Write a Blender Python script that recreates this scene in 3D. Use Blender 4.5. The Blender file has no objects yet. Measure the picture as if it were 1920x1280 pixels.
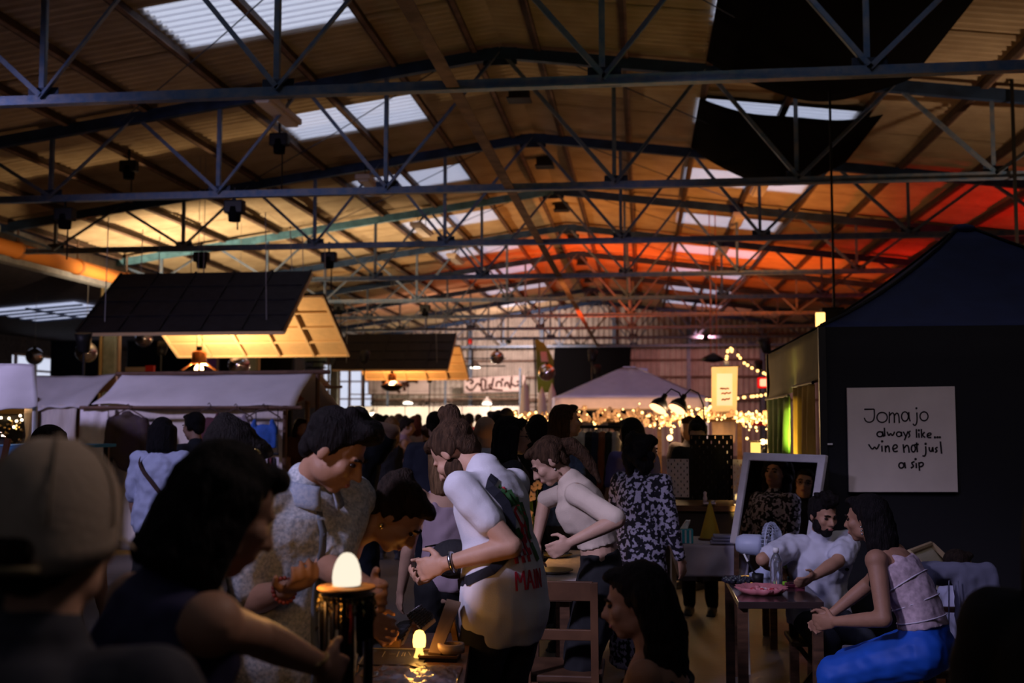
import bpy, bmesh, math, random
from math import sin, cos, pi, radians as R
from mathutils import Vector as V, Matrix, Euler, Quaternion
from mathutils.bvhtree import BVHTree
import numpy as np

random.seed(7)
SC = bpy.context.scene
COL = SC.collection

# ------------------------------------------------------------------ camera
EYE = 1.65                                   # camera height; hall axis runs along +Y
FPX = 2080.0                                 # focal length in pixels of a 1920 px wide frame
YAW, PITCH = R(6.674), R(4.07)
cam_d = bpy.data.cameras.new('camera')
cam = bpy.data.objects.new('camera', cam_d)
COL.objects.link(cam)
cam.location = (0, 0, EYE)
cam.rotation_euler = (R(90) + PITCH, 0, YAW)
cam_d.sensor_width = 36
cam_d.lens = FPX * 36 / 1920
cam_d.clip_start = .05
cam_d.dof.use_dof = True
cam_d.dof.focus_distance = 5.0
cam_d.dof.aperture_fstop = 2.8
SC.camera = cam

# ------------------------------------------------------------------ world: even dusk sky, seen through the roof lights
world = bpy.data.worlds.new('dusk_sky')
SC.world = world
world.use_nodes = True
wn = world.node_tree.nodes
wn['Background'].inputs[0].default_value = (.77, .82, 1.0, 1)
wn['Background'].inputs[1].default_value = 1.2

SC.view_settings.view_transform = 'Standard'
SC.view_settings.look = 'None'
SC.view_settings.exposure = 0
SC.view_settings.gamma = 1
SC.view_settings.use_curve_mapping = False
SC.cycles.use_denoising = True
SC.cycles.denoiser = 'OPENIMAGEDENOISE'
SC.cycles.max_bounces = 4
SC.cycles.use_adaptive_sampling = True
SC.cycles.adaptive_threshold = .05
SC.cycles.diffuse_bounces = 2
SC.cycles.transparent_max_bounces = 8
SC.cycles.sample_clamp_indirect = 4
SC.cycles.caustics_reflective = False
SC.cycles.caustics_refractive = False

_fw = V((-sin(YAW) * cos(PITCH), cos(YAW) * cos(PITCH), sin(PITCH)))
_rt = V((cos(YAW), sin(YAW), 0))
_up = _rt.cross(_fw)

def at(px, py, Y):
    """world point seen at photo pixel (px, py) on the hall plane y = Y"""
    d = _fw + _rt * ((px - 960) / FPX) + _up * ((640 - py) / FPX)
    return V((0, 0, EYE)) + d * (Y / d.y)

def at_z(px, py, z):
    d = _fw + _rt * ((px - 960) / FPX) + _up * ((640 - py) / FPX)
    return V((0, 0, EYE)) + d * ((z - EYE) / d.z)

def at_x(px, py, x):
    d = _fw + _rt * ((px - 960) / FPX) + _up * ((640 - py) / FPX)
    return V((0, 0, EYE)) + d * (x / d.x)

# ------------------------------------------------------------------ lamps of the hall, seen and added (fixtures are built further down)
def lamp(name, kind, loc, power, color, size=.1, aim=None, angle=100, blend=1.0):
    d = bpy.data.lights.new(name, kind)
    d.energy = power
    d.color = color
    if kind == 'AREA':
        d.size = size
    else:
        d.shadow_soft_size = size
    if kind == 'SPOT':
        d.spot_size = R(angle)
        d.spot_blend = blend
    o = bpy.data.objects.new(name, d)
    COL.objects.link(o)
    o.location = loc
    if aim is not None:
        o.rotation_euler = (V(aim) - V(loc)).to_track_quat('-Z', 'Y').to_euler()
    return o

# floodlights added to brighten roof, wall, stalls and people: (position, aim, colour, watts, cone)
ADDED_FLOODS = [
    ('warm', (-10.6, 23.6, 3.3), (-10.8, 25.5, 7.0), (1.0, .72, .42), 1350, 168),
    ('warm', (-6.9, 27.2, 3.3), (-7.0, 29.0, 7.0), (1.0, .66, .36), 650, 168),
    ('amber', (-1.2, 27.4, 3.3), (-1.0, 29.5, 7.0), (1.0, .36, .09), 430, 168),
    ('amber', (2.6, 24.0, 3.3), (1.8, 24.6, 7.0), (1.0, .38, .09), 400, 168),
    ('red_orange', (-1.4, 35.0, 3.3), (-1.4, 36.5, 7.0), (1.0, .10, .015), 1300, 168),
    ('red_orange', (3.4, 33.0, 3.3), (3.2, 34.5, 7.0), (1.0, .15, .02), 900, 168),
    ('red', (8.2, 22.0, 3.0), (8.0, 23.5, 6.0), (1.0, .01, .005), 380, 150),
    ('red', (8.4, 30.5, 3.0), (8.2, 31.5, 6.0), (1.0, .015, .005), 460, 150),
    ('amber', (-8.0, 41.5, 3.3), (-8.0, 43.0, 7.0), (1.0, .46, .30), 600, 168),
    ('cool', (-3.8, .4, 4.6), (-.78, 4.3, 1.5), (.70, .64, 1.0), 1500, 27),
    ('cool', (-.4, 2.6, 4.9), (1.9, 6.2, .9), (.50, .47, 1.0), 175, 44),
    ('cool', (-9.6, 7.0, 4.9), (-6.4, 13.6, 1.8), (.66, .58, 1.0), 1500, 72),
    ('cool', (1.0, 6.6, 4.6), (-.6, 21.5, 2.2), (.72, .52, 1.0), 1500, 26),
    ('violet', (2.6, 45.5, 5.0), (2.6, 53.0, 3.2), (1.0, .36, .34), 520, 120),
    ('violet', (-5.6, 46.5, 5.0), (-6.0, 53.0, 4.2), (1.0, .70, .60), 1700, 120),
    ('neutral', (2.2, 2.4, 4.9), (1.75, 7.3, 1.6), (1.0, .80, .68), 110, 36),
    ('neutral', (1.9, 3.4, 4.9), (-.75, 1.4, 1.6), (1.0, .74, .66), 170, 26),
    ('cool', (-5.2, 3.2, 4.8), (-3.4, 8.0, 1.3), (.52, .52, 1.0), 800, 30),
    ('amber', (5.6, 14.6, 3.2), (5.6, 15.2, 7.0), (1.0, .66, .42), 150, 160),
    ('amber', (-8.4, 15.9, 2.9), (-8.2, 15.0, 7.0), (1.0, .56, .28), 28, 165),
]
for i, (nm, loc, aim, c, p, ang) in enumerate(ADDED_FLOODS):
    lamp('added_flood_light_' + nm, 'SPOT', loc, p, c, .3 if loc[1] < 10 else .03, aim, ang)
# ------------------------------------------------------------------ materials
_M = {}
def mat(name, color=(.5, .5, .5), rough=.7, metal=0, var=0, vscale=6, bump=0, bscale=40, emit=None, es=0,
        stretch=(1, 1, 1), spec=.3, alpha=1, color2=None, sheen=0):
    if name in _M:
        return _M[name]
    m = bpy.data.materials.new(name)
    m.use_nodes = True
    nt = m.node_tree
    N, L = nt.nodes, nt.links
    b = N['Principled BSDF']
    b.inputs['Base Color'].default_value = (*color, 1)
    b.inputs['Roughness'].default_value = rough
    b.inputs['Metallic'].default_value = metal
    b.inputs['Specular IOR Level'].default_value = spec
    b.inputs['Alpha'].default_value = alpha
    if sheen:
        b.inputs['Sheen Weight'].default_value = sheen
    if emit:
        b.inputs['Emission Color'].default_value = (*emit, 1)
        b.inputs['Emission Strength'].default_value = es
    if var or bump or color2:
        tc = N.new('ShaderNodeTexCoord')
        mp = N.new('ShaderNodeMapping')
        mp.inputs['Scale'].default_value = stretch
        L.new(tc.outputs['Object'], mp.inputs['Vector'])
    if var or color2:
        nz = N.new('ShaderNodeTexNoise')
        nz.inputs['Scale'].default_value = vscale
        nz.inputs['Detail'].default_value = 5
        L.new(mp.outputs[0], nz.inputs['Vector'])
        rp = N.new('ShaderNodeValToRGB')
        rp.color_ramp.elements[0].position = .32
        rp.color_ramp.elements[1].position = .68
        c2 = color2 or tuple(min(1, c * (1 + var)) for c in color)
        c1 = color if color2 else tuple(c * (1 - var) for c in color)
        rp.color_ramp.elements[0].color = (*c1, 1)
        rp.color_ramp.elements[1].color = (*c2, 1)
        L.new(nz.outputs['Fac'], rp.inputs[0])
        L.new(rp.outputs[0], b.inputs['Base Color'])
    if bump:
        n2 = N.new('ShaderNodeTexNoise')
        n2.inputs['Scale'].default_value = bscale
        n2.inputs['Detail'].default_value = 4
        L.new(mp.outputs[0], n2.inputs['Vector'])
        bp = N.new('ShaderNodeBump')
        bp.inputs['Strength'].default_value = bump
        bp.inputs['Distance'].default_value = .02
        L.new(n2.outputs['Fac'], bp.inputs['Height'])
        L.new(bp.outputs[0], b.inputs['Normal'])
    _M[name] = m
    return m

def mat_glow(name, color, strength, sample=True):
    if name in _M:
        return _M[name]
    m = bpy.data.materials.new(name)
    m.use_nodes = True
    nt = m.node_tree
    nt.nodes.remove(nt.nodes['Principled BSDF'])
    e = nt.nodes.new('ShaderNodeEmission')
    e.inputs[0].default_value = (*color, 1)
    e.inputs[1].default_value = strength
    nt.links.new(e.outputs[0], nt.nodes['Material Output'].inputs[0])
    if not sample:
        m.cycles.emission_sampling = 'NONE'
    _M[name] = m
    return m

def mat_thin(name, color, clear, rough=.8):
    """a thin sheet: part see-through, part diffuse and translucent"""
    if name in _M:
        return _M[name]
    m = bpy.data.materials.new(name)
    m.use_nodes = True
    nt = m.node_tree
    N, L = nt.nodes, nt.links
    N.remove(N['Principled BSDF'])
    d = N.new('ShaderNodeBsdfDiffuse')
    d.inputs[0].default_value = (*color, 1)
    t = N.new('ShaderNodeBsdfTransparent')
    t2 = N.new('ShaderNodeBsdfTranslucent')
    t2.inputs[0].default_value = (*color, 1)
    t.inputs[0].default_value = (1, 1, 1, 1)
    m1 = N.new('ShaderNodeMixShader')
    m1.inputs[0].default_value = .4
    L.new(d.outputs[0], m1.inputs[1])
    L.new(t2.outputs[0], m1.inputs[2])
    m2 = N.new('ShaderNodeMixShader')
    m2.inputs[0].default_value = clear
    L.new(m1.outputs[0], m2.inputs[1])
    L.new(t.outputs[0], m2.inputs[2])
    L.new(m2.outputs[0], N['Material Output'].inputs[0])
    _M[name] = m
    return m

# ------------------------------------------------------------------ mesh builder
def frame(d):
    d = V(d).normalized()
    a = V((0, 0, 1)) if abs(d.z) < .95 else V((0, 1, 0))
    s = d.cross(a).normalized()
    return s, s.cross(d).normalized(), d

class MB:
    def __init__(self):
        self.v, self.f = [], []

    def add(self, vs, fs):
        o = len(self.v)
        self.v += [V(p) for p in vs]
        self.f += [tuple(i + o for i in f) for f in fs]
        return self

    def box(self, c, s, rot=None):
        c = V(c)
        q = []
        for x in (-.5, .5):
            for y in (-.5, .5):
                for z in (-.5, .5):
                    p = V((x * s[0], y * s[1], z * s[2]))
                    q.append(c + (rot @ p if rot is not None else p))
        return self.add(q, [(0, 1, 3, 2), (4, 6, 7, 5), (0, 4, 5, 1), (2, 3, 7, 6), (0, 2, 6, 4), (1, 5, 7, 3)])

    def bar(self, a, b, w, h=None, up=None):
        a, b = V(a), V(b)
        h = h or w
        s, u, d = frame(b - a)
        if up is not None:
            s = d.cross(V(up)).normalized()
            u = s.cross(d)
        q = []
        for p in (a, b):
            for x, y in ((-1, -1), (1, -1), (1, 1), (-1, 1)):
                q.append(p + s * (x * w / 2) + u * (y * h / 2))
        return self.add(q, [(3, 2, 1, 0), (4, 5, 6, 7), (0, 1, 5, 4), (1, 2, 6, 5), (2, 3, 7, 6), (3, 0, 4, 7)])

    def angle(self, a, b, w, t=.012):
        """an L-section steel angle"""
        a, b = V(a), V(b)
        s, u, d = frame(b - a)
        self.bar(a + s * (w / 2), b + s * (w / 2), w, t, u)
        return self.bar(a + u * (w / 2), b + u * (w / 2), t, w, u)

    def tube(self, pts, r, n=8, cap=True):
        pts = [V(p) for p in pts]
        rs = r if isinstance(r, (list, tuple)) else [r] * len(pts)
        o = len(self.v)
        ps = None
        for i, p in enumerate(pts):
            d = pts[min(i + 1, len(pts) - 1)] - pts[max(i - 1, 0)]
            s, u, d = frame(d)
            if ps is not None:
                s = (ps - d * ps.dot(d))
                s = s.normalized() if s.length > 1e-6 else frame(d)[0]
                u = s.cross(d)
            ps = s
            for k in range(n):
                a = 2 * pi * k / n
                self.v.append(p + (s * cos(a) + u * sin(a)) * rs[i])
        for i in range(len(pts) - 1):
            for k in range(n):
                k2 = (k + 1) % n
                self.f.append((o + i * n + k, o + (i + 1) * n + k, o + (i + 1) * n + k2, o + i * n + k2))
        if cap:
            self.f.append(tuple(o + k for k in range(n)))
            self.f.append(tuple(o + (len(pts) - 1) * n + k for k in reversed(range(n))))
        return self

    def lathe(self, prof, n=20, c=(0, 0, 0), axis=(0, 0, 1), mod=None):
        s, u, d = frame(axis)
        if V(axis) == V((0, 0, 1)):
            s, u, d = V((1, 0, 0)), V((0, 1, 0)), V((0, 0, 1))
        c = V(c)
        o = len(self.v)
        m = len(prof)
        for r, z in prof:
            for k in range(n):
                a = 2 * pi * k / n
                rr = r * (mod(a, z) if mod else 1)
                self.v.append(c + d * z + (s * cos(a) + u * sin(a)) * max(rr, 1e-4))
        for i in range(m - 1):
            for k in range(n):
                k2 = (k + 1) % n
                self.f.append((o + i * n + k, o + i * n + k2, o + (i + 1) * n + k2, o + (i + 1) * n + k))
        self.f.append(tuple(o + k for k in reversed(range(n))))
        self.f.append(tuple(o + (m - 1) * n + k for k in range(n)))
        return self

    def ell(self, c, r, rot=None, n=12, m=8):
        c = V(c)
        if not isinstance(r, (tuple, list)):
            r = (r, r, r)
        o = len(self.v)
        q = [V((0, 0, -1))]
        for j in range(1, m):
            t = -pi / 2 + pi * j / m
            for k in range(n):
                a = 2 * pi * k / n
                q.append(V((cos(t) * cos(a), cos(t) * sin(a), sin(t))))
        q.append(V((0, 0, 1)))
        for p in q:
            p = V((p.x * r[0], p.y * r[1], p.z * r[2]))
            self.v.append(c + (rot @ p if rot is not None else p))
        for k in range(n):
            k2 = (k + 1) % n
            self.f.append((o, o + 1 + k2, o + 1 + k))
            for j in range(m - 2):
                b = o + 1 + j * n
                self.f.append((b + k, b + k2, b + n + k2, b + n + k))
            self.f.append((o + len(q) - 1, o + 1 + (m - 2) * n + k, o + 1 + (m - 2) * n + k2))
        return self

    def cap(self, a, b, ra, rb, n=10):
        """tapered capsule"""
        a, b = V(a), V(b)
        if (b - a).length < 1e-5:
            return self.ell(a, ra)
        self.ell(a, ra, n=n, m=8)
        self.ell(b, rb, n=n, m=8)
        return self.tube([a, b], [ra, rb], n)

    def quad(self, a, b, c, d, t=.004):
        """a sheet with real thickness through four corners"""
        a, b, c, d = V(a), V(b), V(c), V(d)
        nrm = (c - a).cross(d - b).normalized() * t
        return self.add([a, b, c, d, a - nrm, b - nrm, c - nrm, d - nrm],
                        [(0, 1, 2, 3), (7, 6, 5, 4), (0, 4, 5, 1), (1, 5, 6, 2), (2, 6, 7, 3), (3, 7, 4, 0)])

    def sheet(self, fn, nu, nv, t=.004):
        """thick curved sheet: fn(u,v)->point, u,v in 0..1"""
        P = [[V(fn(i / nu, j / nv)) for j in range(nv + 1)] for i in range(nu + 1)]
        o = len(self.v)
        nr = []
        for i in range(nu + 1):
            for j in range(nv + 1):
                du = P[min(i + 1, nu)][j] - P[max(i - 1, 0)][j]
                dv = P[i][min(j + 1, nv)] - P[i][max(j - 1, 0)]
                nr.append(du.cross(dv).normalized() if du.cross(dv).length > 1e-9 else V((0, 0, 1)))
        fl = [p for row in P for p in row]
        self.v += [p + n * (t / 2) for p, n in zip(fl, nr)]
        self.v += [p - n * (t / 2) for p, n in zip(fl, nr)]
        K = len(fl)
        w = nv + 1
        for i in range(nu):
            for j in range(nv):
                a, b, c, d = o + i * w + j, o + (i + 1) * w + j, o + (i + 1) * w + j + 1, o + i * w + j + 1
                self.f.append((a, b, c, d))
                self.f.append((d + K, c + K, b + K, a + K))
        for j in range(nv):
            for i0, fl_ in ((0, 0), (nu, 1)):
                a, b = o + i0 * w + j, o + i0 * w + j + 1
                self.f.append((a, b, b + K, a + K) if not fl_ else (b, a, a + K, b + K))
        for i in range(nu):
            for j0, fl_ in ((0, 1), (nv, 0)):
                a, b = o + i * w + j0, o + (i + 1) * w + j0
                self.f.append((a, b, b + K, a + K) if not fl_ else (b, a, a + K, b + K))
        return self

    def loft(self, rings):
        """closed loft through rings of equal point count"""
        o = len(self.v)
        n = len(rings[0])
        for r in rings:
            self.v += [V(p) for p in r]
        for i in range(len(rings) - 1):
            for k in range(n):
                k2 = (k + 1) % n
                self.f.append((o + i * n + k, o + i * n + k2, o + (i + 1) * n + k2, o + (i + 1) * n + k))
        self.f.append(tuple(o + k for k in reversed(range(n))))
        self.f.append(tuple(o + (len(rings) - 1) * n + k for k in range(n)))
        return self

    def mesh(self, name):
        me = bpy.data.meshes.new(name)
        me.from_pydata([tuple(p) for p in self.v], [], self.f)
        me.update()
        return me

    def build(self, name, m, parent=None, smooth=False, bevel=0, world=False):
        if world and parent is not None:
            inv = parent.matrix_basis.inverted()
            self.v = [inv @ p for p in self.v]
        o = bpy.data.objects.new(name, self.mesh(name))
        COL.objects.link(o)
        o.data.materials.append(m)
        if smooth:
            for p in o.data.polygons:
                p.use_smooth = True
        if parent is not None:
            o.parent = parent
        if bevel:
            bv = o.modifiers.new('bevel', 'BEVEL')
            bv.width = bevel
            bv.segments = 2
            bv.limit_method = 'ANGLE'
        return o

def tag(o, label, cat, group=None):
    o['label'] = label
    o['category'] = cat
    if group:
        o['group'] = group
    return o

def thing(name, label, cat, loc=(0, 0, 0), rz=0, group=None):
    o = bpy.data.objects.new(name, None)
    COL.objects.link(o)
    o.empty_display_size = .1
    o.location = loc
    o.rotation_euler = (0, 0, R(rz))
    o.matrix_basis = Matrix.LocRotScale(V(loc), Euler((0, 0, R(rz))), None)
    return tag(o, label, cat, group)

def struct(o):
    o['kind'] = 'structure'
    return o

def copy_tree(o, parent=None, loc=None):
    c = o.copy()
    COL.objects.link(c)
    if parent is not None:
        c.parent = parent
    if loc is not None:
        c.location = loc
    for ch in list(o.children):
        copy_tree(ch, c)
    return c

def place(name, me, m, parent, loc, rot=None, scale=None):
    """another object on shared mesh data"""
    o = bpy.data.objects.new(name, me)
    COL.objects.link(o)
    if m is not None and not me.materials:
        me.materials.append(m)
    o.parent = parent
    o.location = loc
    if rot is not None:
        o.rotation_euler = rot
    if scale is not None:
        o.scale = scale if isinstance(scale, (tuple, list)) else (scale,) * 3
    return o
# ------------------------------------------------------------------ hall geometry
XR, ZR = -2.05, EYE + 5.5            # ridge line (top of rafters)
XL, XE = -13.0, 9.0                  # eaves
SL, SR = .142, .125                  # slopes
ZC = EYE + 3.37                      # truss bottom chord
TY = [11 + 5 * i for i in range(9)]  # truss positions
YB = 53.0                            # far gable wall
YS = -10.0                           # gable wall behind the photographer
def zroof(x):
    return ZR - (SL * (XR - x) if x < XR else SR * (x - XR))

m_steel = mat('steel_blue', (.08, .15, .27), .42, .15, color2=(.20, .22, .27), vscale=9, bump=.15, bscale=60)
m_steel_dark = mat('steel_dark_blue', (.022, .036, .075), .5, .2, var=.4, vscale=7)
m_purlin = mat('purlin_brown', (.16, .10, .075), .7, 0, var=.35, vscale=5, bump=.2)
m_purlin_dk = mat('purlin_dark', (.055, .034, .026), .75, 0, var=.3, vscale=5)
m_rafter = mat('rafter_blue', (.022, .05, .12), .5, .1, var=.35, vscale=4)
m_roof = mat('roof_sheet', (.38, .29, .19), .85, 0, color2=(.50, .40, .27), vscale=1.7, bump=.1, bscale=30)
m_sky = mat_thin('skylight_sheet', (.85, .87, .95), .62)
m_black = mat('black_cloth', (.004, .004, .005), .95, bump=.1, spec=.02)
m_blackmetal = mat('black_metal', (.012, .012, .013), .5, .3)
m_wallmetal = mat('wall_sheet', (.52, .47, .43), .6, .1, var=.15, vscale=2)
m_floor = mat('concrete_floor', (.075, .065, .06), .55, 0, color2=(.12, .105, .095), vscale=1.2, bump=.12, bscale=25)
m_white = mat('white_plain', (.75, .74, .72), .8, var=.05)
m_wood = mat('wood_plain', (.28, .16, .08), .6, 0, var=.3, vscale=4, stretch=(1, 1, 9), bump=.1)
m_wood_dark = mat('wood_dark', (.075, .035, .018), .5, 0, var=.4, vscale=5, stretch=(1, 1, 8))

# floor
f = MB()
f.box((-7.5, 22, -.05), (35, 64, .1))
struct(f.build('floor', m_floor))

# ---- roof: corrugated sheets, each its own piece
ceiling = bpy.data.objects.new('ceiling', None)
COL.objects.link(ceiling)
struct(ceiling)
PITCHW, AMP = .18, .034
def corr_sheet(x0, x1, ylen, lap=.05):
    n = max(4, int(round(ylen / PITCHW * 6)))
    mb = MB()
    z0, z1 = zroof(x0), zroof(x1)
    zm = (z0 + z1) / 2
    xm = (x0 + x1) / 2
    ex = lap if x1 > x0 else -lap
    vs, fs = [], []
    for side in (0, 1):
        for i in range(n + 1):
            y = -ylen / 2 + ylen * i / n
            w = AMP * cos(2 * pi * y / PITCHW) - side * .008
            vs.append((x0 - xm, y, z0 - zm + w))
            vs.append((x1 + ex - xm, y, z1 - zm + w))
    o = 2 * (n + 1)
    for i in range(n):
        a = 2 * i
        fs.append((a, a + 1, a + 3, a + 2))
        fs.append((o + a, o + a + 2, o + a + 3, o + a + 1))
    mb.add(vs, fs)
    return mb.mesh('roof_sheet'), (xm, zm)
ROWS = [(XR + .02, -3.72), (-3.72, -6.12), (-6.12, -8.5), (-8.5, -10.9), (-10.9, XL), (XR - .02, .92), (.92, 3.5), (3.5, 6.2), (6.2, XE)]
SKYROW = {1: 'L', 6: 'R'}
for ri, (x0, x1) in enumerate(ROWS):
    for part, (ya, yb) in enumerate(((0, 1.75), (1.75, 3.32), (3.32, 5.0))):
        me, (xm, zm) = corr_sheet(x0, x1, yb - ya + .06)
        k = 0
        for bay in range(-4, 9):
            y = 11 + 5 * bay + (ya + yb) / 2
            if y > YB + 1.5:
                continue
            if ri in SKYROW and part == 1 and bay <= 7:
                y += .3 if ri == 6 else 0
                dz = .03 + (.5 if False else 0)
                if k == 0:
                    me2 = me.copy()
                    me2.materials.clear()
                    me2.materials.append(m_sky)
                    k = 1
                place('skylight_sheet', me2, None, ceiling, (xm, y, zm + .16))
                if ri == 6:   # keep the opening where the shifted skylight sits
                    pass
            else:
                yy = y
                if ri == 6 and bay <= 7 and part == 0:
                    yy = y + .15
                if ri == 6 and bay <= 7 and part == 2:
                    yy = y + .15
                o = place('roof_sheet', me, m_roof, ceiling, (xm, yy, zm + .16 + (.03 if part == 1 else 0)))
                if ri == 6 and bay <= 7 and part != 1:
                    o.scale = (1, 1.17 if part == 0 else .83, 1)
                    if part == 2:
                        o.location.y = 11 + 5 * bay + 3.62 + .7
# ridge capping
rc = MB()
rc.bar((XR - .22, YS, ZR + .17 - .02), (XR - .22, YB, ZR + .17 - .02), .5, .012, up=(-SL, 0, 1))
rc.bar((XR + .22, YS, ZR + .17 - .02), (XR + .22, YB, ZR + .17 - .02), .5, .012, up=(SR, 0, 1))
rc.build('ridge_cap', m_roof, ceiling)
# ridge vents
vent = MB()
vent.box((0, 0, 0), (.34, .3, .16))
vent.box((0, 0, -.09), (.4, .36, .03))
vme = vent.mesh('ridge_vent')
for b in range(9):
    place('ridge_vent', vme, m_blackmetal, ceiling, (XR + .02, 13.4 + 5 * b, ZR + .02))
# purlins
PX = [-2.45, -3.66, -4.9, -6.2, -7.55, -8.82, -10.15, -11.5, -12.8, -1.5, -.22, 1.0, 2.3, 3.55, 4.8, 6.1, 7.4, 8.7]
for x in PX:
    p = MB()
    z = zroof(x)
    s = -SL if x < XR else SR
    p.bar((x, YS, z + .06), (x, YB, z + .06), .07, .13, up=(s, 0, 1))
    p.build('purlin', m_purlin_dk, ceiling)
    MB().bar((x + .03, YS, z + .003), (x + .03, YB, z + .003), .06, .014, up=(s, 0, 1)).build('purlin_flange_lit', m_purlin, ceiling)  # paler flange: lit lower edge put into the colour
# tie beam under the ridge and eave beams
t = MB()
t.angle((-1.9, YS, ZC + .02), (-2.05, YB, ZC + .02), .13, .02)
t.build('tie_beam', m_purlin, ceiling)

# ---- trusses: each with rafters, chord, posts and braces
ORD = ['nearest the camera, its chord crossing the top of the picture', 'second from the camera, at the second row of roof lights', 'third from the camera, above the large hanging reflector',
       'fourth from the camera, with a pale blue left rafter', 'fifth from the camera, at the orange lit roof', 'sixth from the camera, with a pale bottom chord',
       'seventh from the camera, with a red lit chord', 'eighth from the camera, last but one before the gable', 'farthest, right in front of the corrugated gable wall']
BN = [-9.7, -7.0, -4.3, -1.7, 1.7, 4.3, 7.0, 9.7]
RN = [-11.0, -8.35, -5.65, -3.0, 0, 3.0, 5.65, 8.35, 11.0]
for i, y in enumerate(TY):
    t = thing('roof_truss', 'blue steel roof truss, ' + ORD[i], 'truss', (XR, y, ZC), group='roof trusses of the hall')
    def zr(dx):
        return zroof(XR + dx) - ZC - .06
    MB().bar((XL - XR, 0, zr(XL - XR)), (0, 0, zr(0)), .11, .17, up=(0, 0, 1)).build('rafter', mat('rafter_pale', (.10, .24, .34), .5, .1, var=.25) if i == 3 else m_rafter, t)
    MB().bar((0, 0, zr(0)), (XE - XR, 0, zr(XE - XR)), .11, .17, up=(0, 0, 1)).build('rafter', m_rafter, t)
    c = MB()
    c.bar((XL - XR, 0, .0), (XE - XR, 0, .0), .12, .018, up=(0, 0, 1))
    c.bar((XL - XR, -.012, .05), (XE - XR, -.012, .05), .02, .1, up=(0, 0, 1))
    c.build('bottom_chord', m_steel, t)
    for bx in BN:
        MB().angle((bx, .02, .03), (bx, .02, zr(bx)), .055).build('post', m_steel, t)
        MB().box((bx, .02, .09), (.34, .016, .2)).build('gusset_plate', m_steel_dark, t)
        for rx in RN:
            if 0.5 < abs(rx - bx) < 1.75:
                MB().angle((bx, -.02, .05), (rx, -.02, zr(rx)), .05).build('brace', m_steel, t)
    MB().box((0, 0, zr(0) - .05), (.5, .03, .26)).build('apex_plate', m_steel_dark, t)

# thin sway rods in the roof plane
for i, y in enumerate(TY[:5]):
    for s, xa, xb in ((-1, -3.0, -7.9), (1, -1.0, 3.2)):
        MB().tube([(xa, y + .1, zroof(xa) - .1), ((xa + xb) / 2, y + 2.5, zroof((xa + xb) / 2) - .14), (xb, y + 4.9, zroof(xb) - .1)], .009, 5).build('sway_rod', m_steel_dark, ceiling)

# ---- walls
def corr_wall(x0, x1, z0, z1, y, pitch=.26, amp=.03):
    n = int((x1 - x0) / pitch * 4)
    mb = MB()
    vs, fs = [], []
    for i in range(n + 1):
        x = x0 + (x1 - x0) * i / n
        w = amp if i % 4 in (1, 2) else -amp
        zt = zroof(x) + .2
        vs += [(x, y + w, z0), (x, y + w, zt)]
    for i in range(n):
        fs.append((2 * i, 2 * i + 2, 2 * i + 3, 2 * i + 1))
    mb.add(vs, fs)
    return mb
wf = corr_wall(XL, XE, 0, 9, YB)
wall_far = struct(wf.build('wall_far', m_wallmetal))
for z in (2.6, 3.7, 4.5, 5.6):
    MB().bar((XL, YB - .12, z), (XE, YB - .12, z), .12, .1).build('wall_rail', m_purlin, wall_far)
for x in (-8.2, -4.75, -1.3, 2.2, 5.6):
    MB().bar((x, YB - .16, 0), (x, YB - .16, zroof(x)), .18, .2).build('wall_post', m_steel, wall_far)
struct(MB().box((XE + .1, 21, 3), (.2, 64, 8)).build('wall_right', mat('wall_side', (.16, .14, .13), .8, var=.2)))
struct(MB().box((-7.5, YS - .1, 3.5), (35, .2, 9)).build('wall_near', _M['wall_side']))

# ---- lower aisle on the left: beam, columns, roof, wall with window band
m_beam = mat('beam_grey', (.30, .31, .34), .6, var=.15)
eb = MB()
eb.bar((XL - .1, YS, ZC + .1), (XL - .1, YB, ZC + .1), .25, .42)
eb.bar((XL - .1, YS, ZC + .45), (XL - .1, YB, ZC + .45), .4, .26)
struct(eb.build('trim_1', m_beam))
for k, y in enumerate((16, 26, 36, 46)):
    t = thing('column', ['grey steel column with pipes at the left edge, half hidden', 'grey steel column with two yellowish downpipes behind the white stalls', 'grey steel column behind the pale green banner',
                         'grey steel column farthest along the left eave'][k], 'column', (XL + .02, y, 0), group='columns along the left eave')
    MB().box((0, 0, ZC / 2), (.3, .34, ZC)).build('shaft', mat('column_grey', (.22, .25, .23), .6, var=.2), t)
    MB().tube([(-.24, -.1, 0), (-.24, -.1, ZC)], .05, 10).build('downpipe', mat('pipe_ochre', (.36, .26, .13), .6), t, True)
    MB().tube([(.24, -.1, 0), (.24, -.1, ZC)], .04, 10).build('downpipe', mat('pipe_pink', (.36, .25, .20), .6), t, True)
m_dark = mat('aisle_dark', (.05, .042, .055), .8, var=.3)
XW = -24.0
wl = MB()
wl.box((XW - .1, 21.5, 1.45), (.2, 63, 2.9))
wl.box((XW - .1, 21.5, 5.7), (.2, 63, 3.0))
wl.box((XW - .1, 15, 3.55), (.2, 50, 1.3))
wl.box((XW - .1, 50, 3.55), (.2, 6.6, 1.3))
wl.box((XW - .1, 43.2, 3.1), (.2, 1.0, .5))
struct(wl.build('wall_left', m_dark))
ar = MB()
ar.add([(XL - .2, YS, 5.75), (XW, YS, 4.9), (XW, YB, 4.9), (XL - .2, YB, 5.75)], [(0, 1, 2, 3)])
ar.add([(XL - .2, YS, 5.85), (XW, YS, 5.0), (XW, YB, 5.0), (XL - .2, YB, 5.85)], [(3, 2, 1, 0)])
aisle = struct(ar.build('ceiling_aisle', m_dark))
wfa = MB()
wfa.box((-20.1, YB + .1, 2.8), (9.0, .2, 5.8))
wfa.box((-14.3, YB + .1, .95), (2.6, .2, 1.9))
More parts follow.
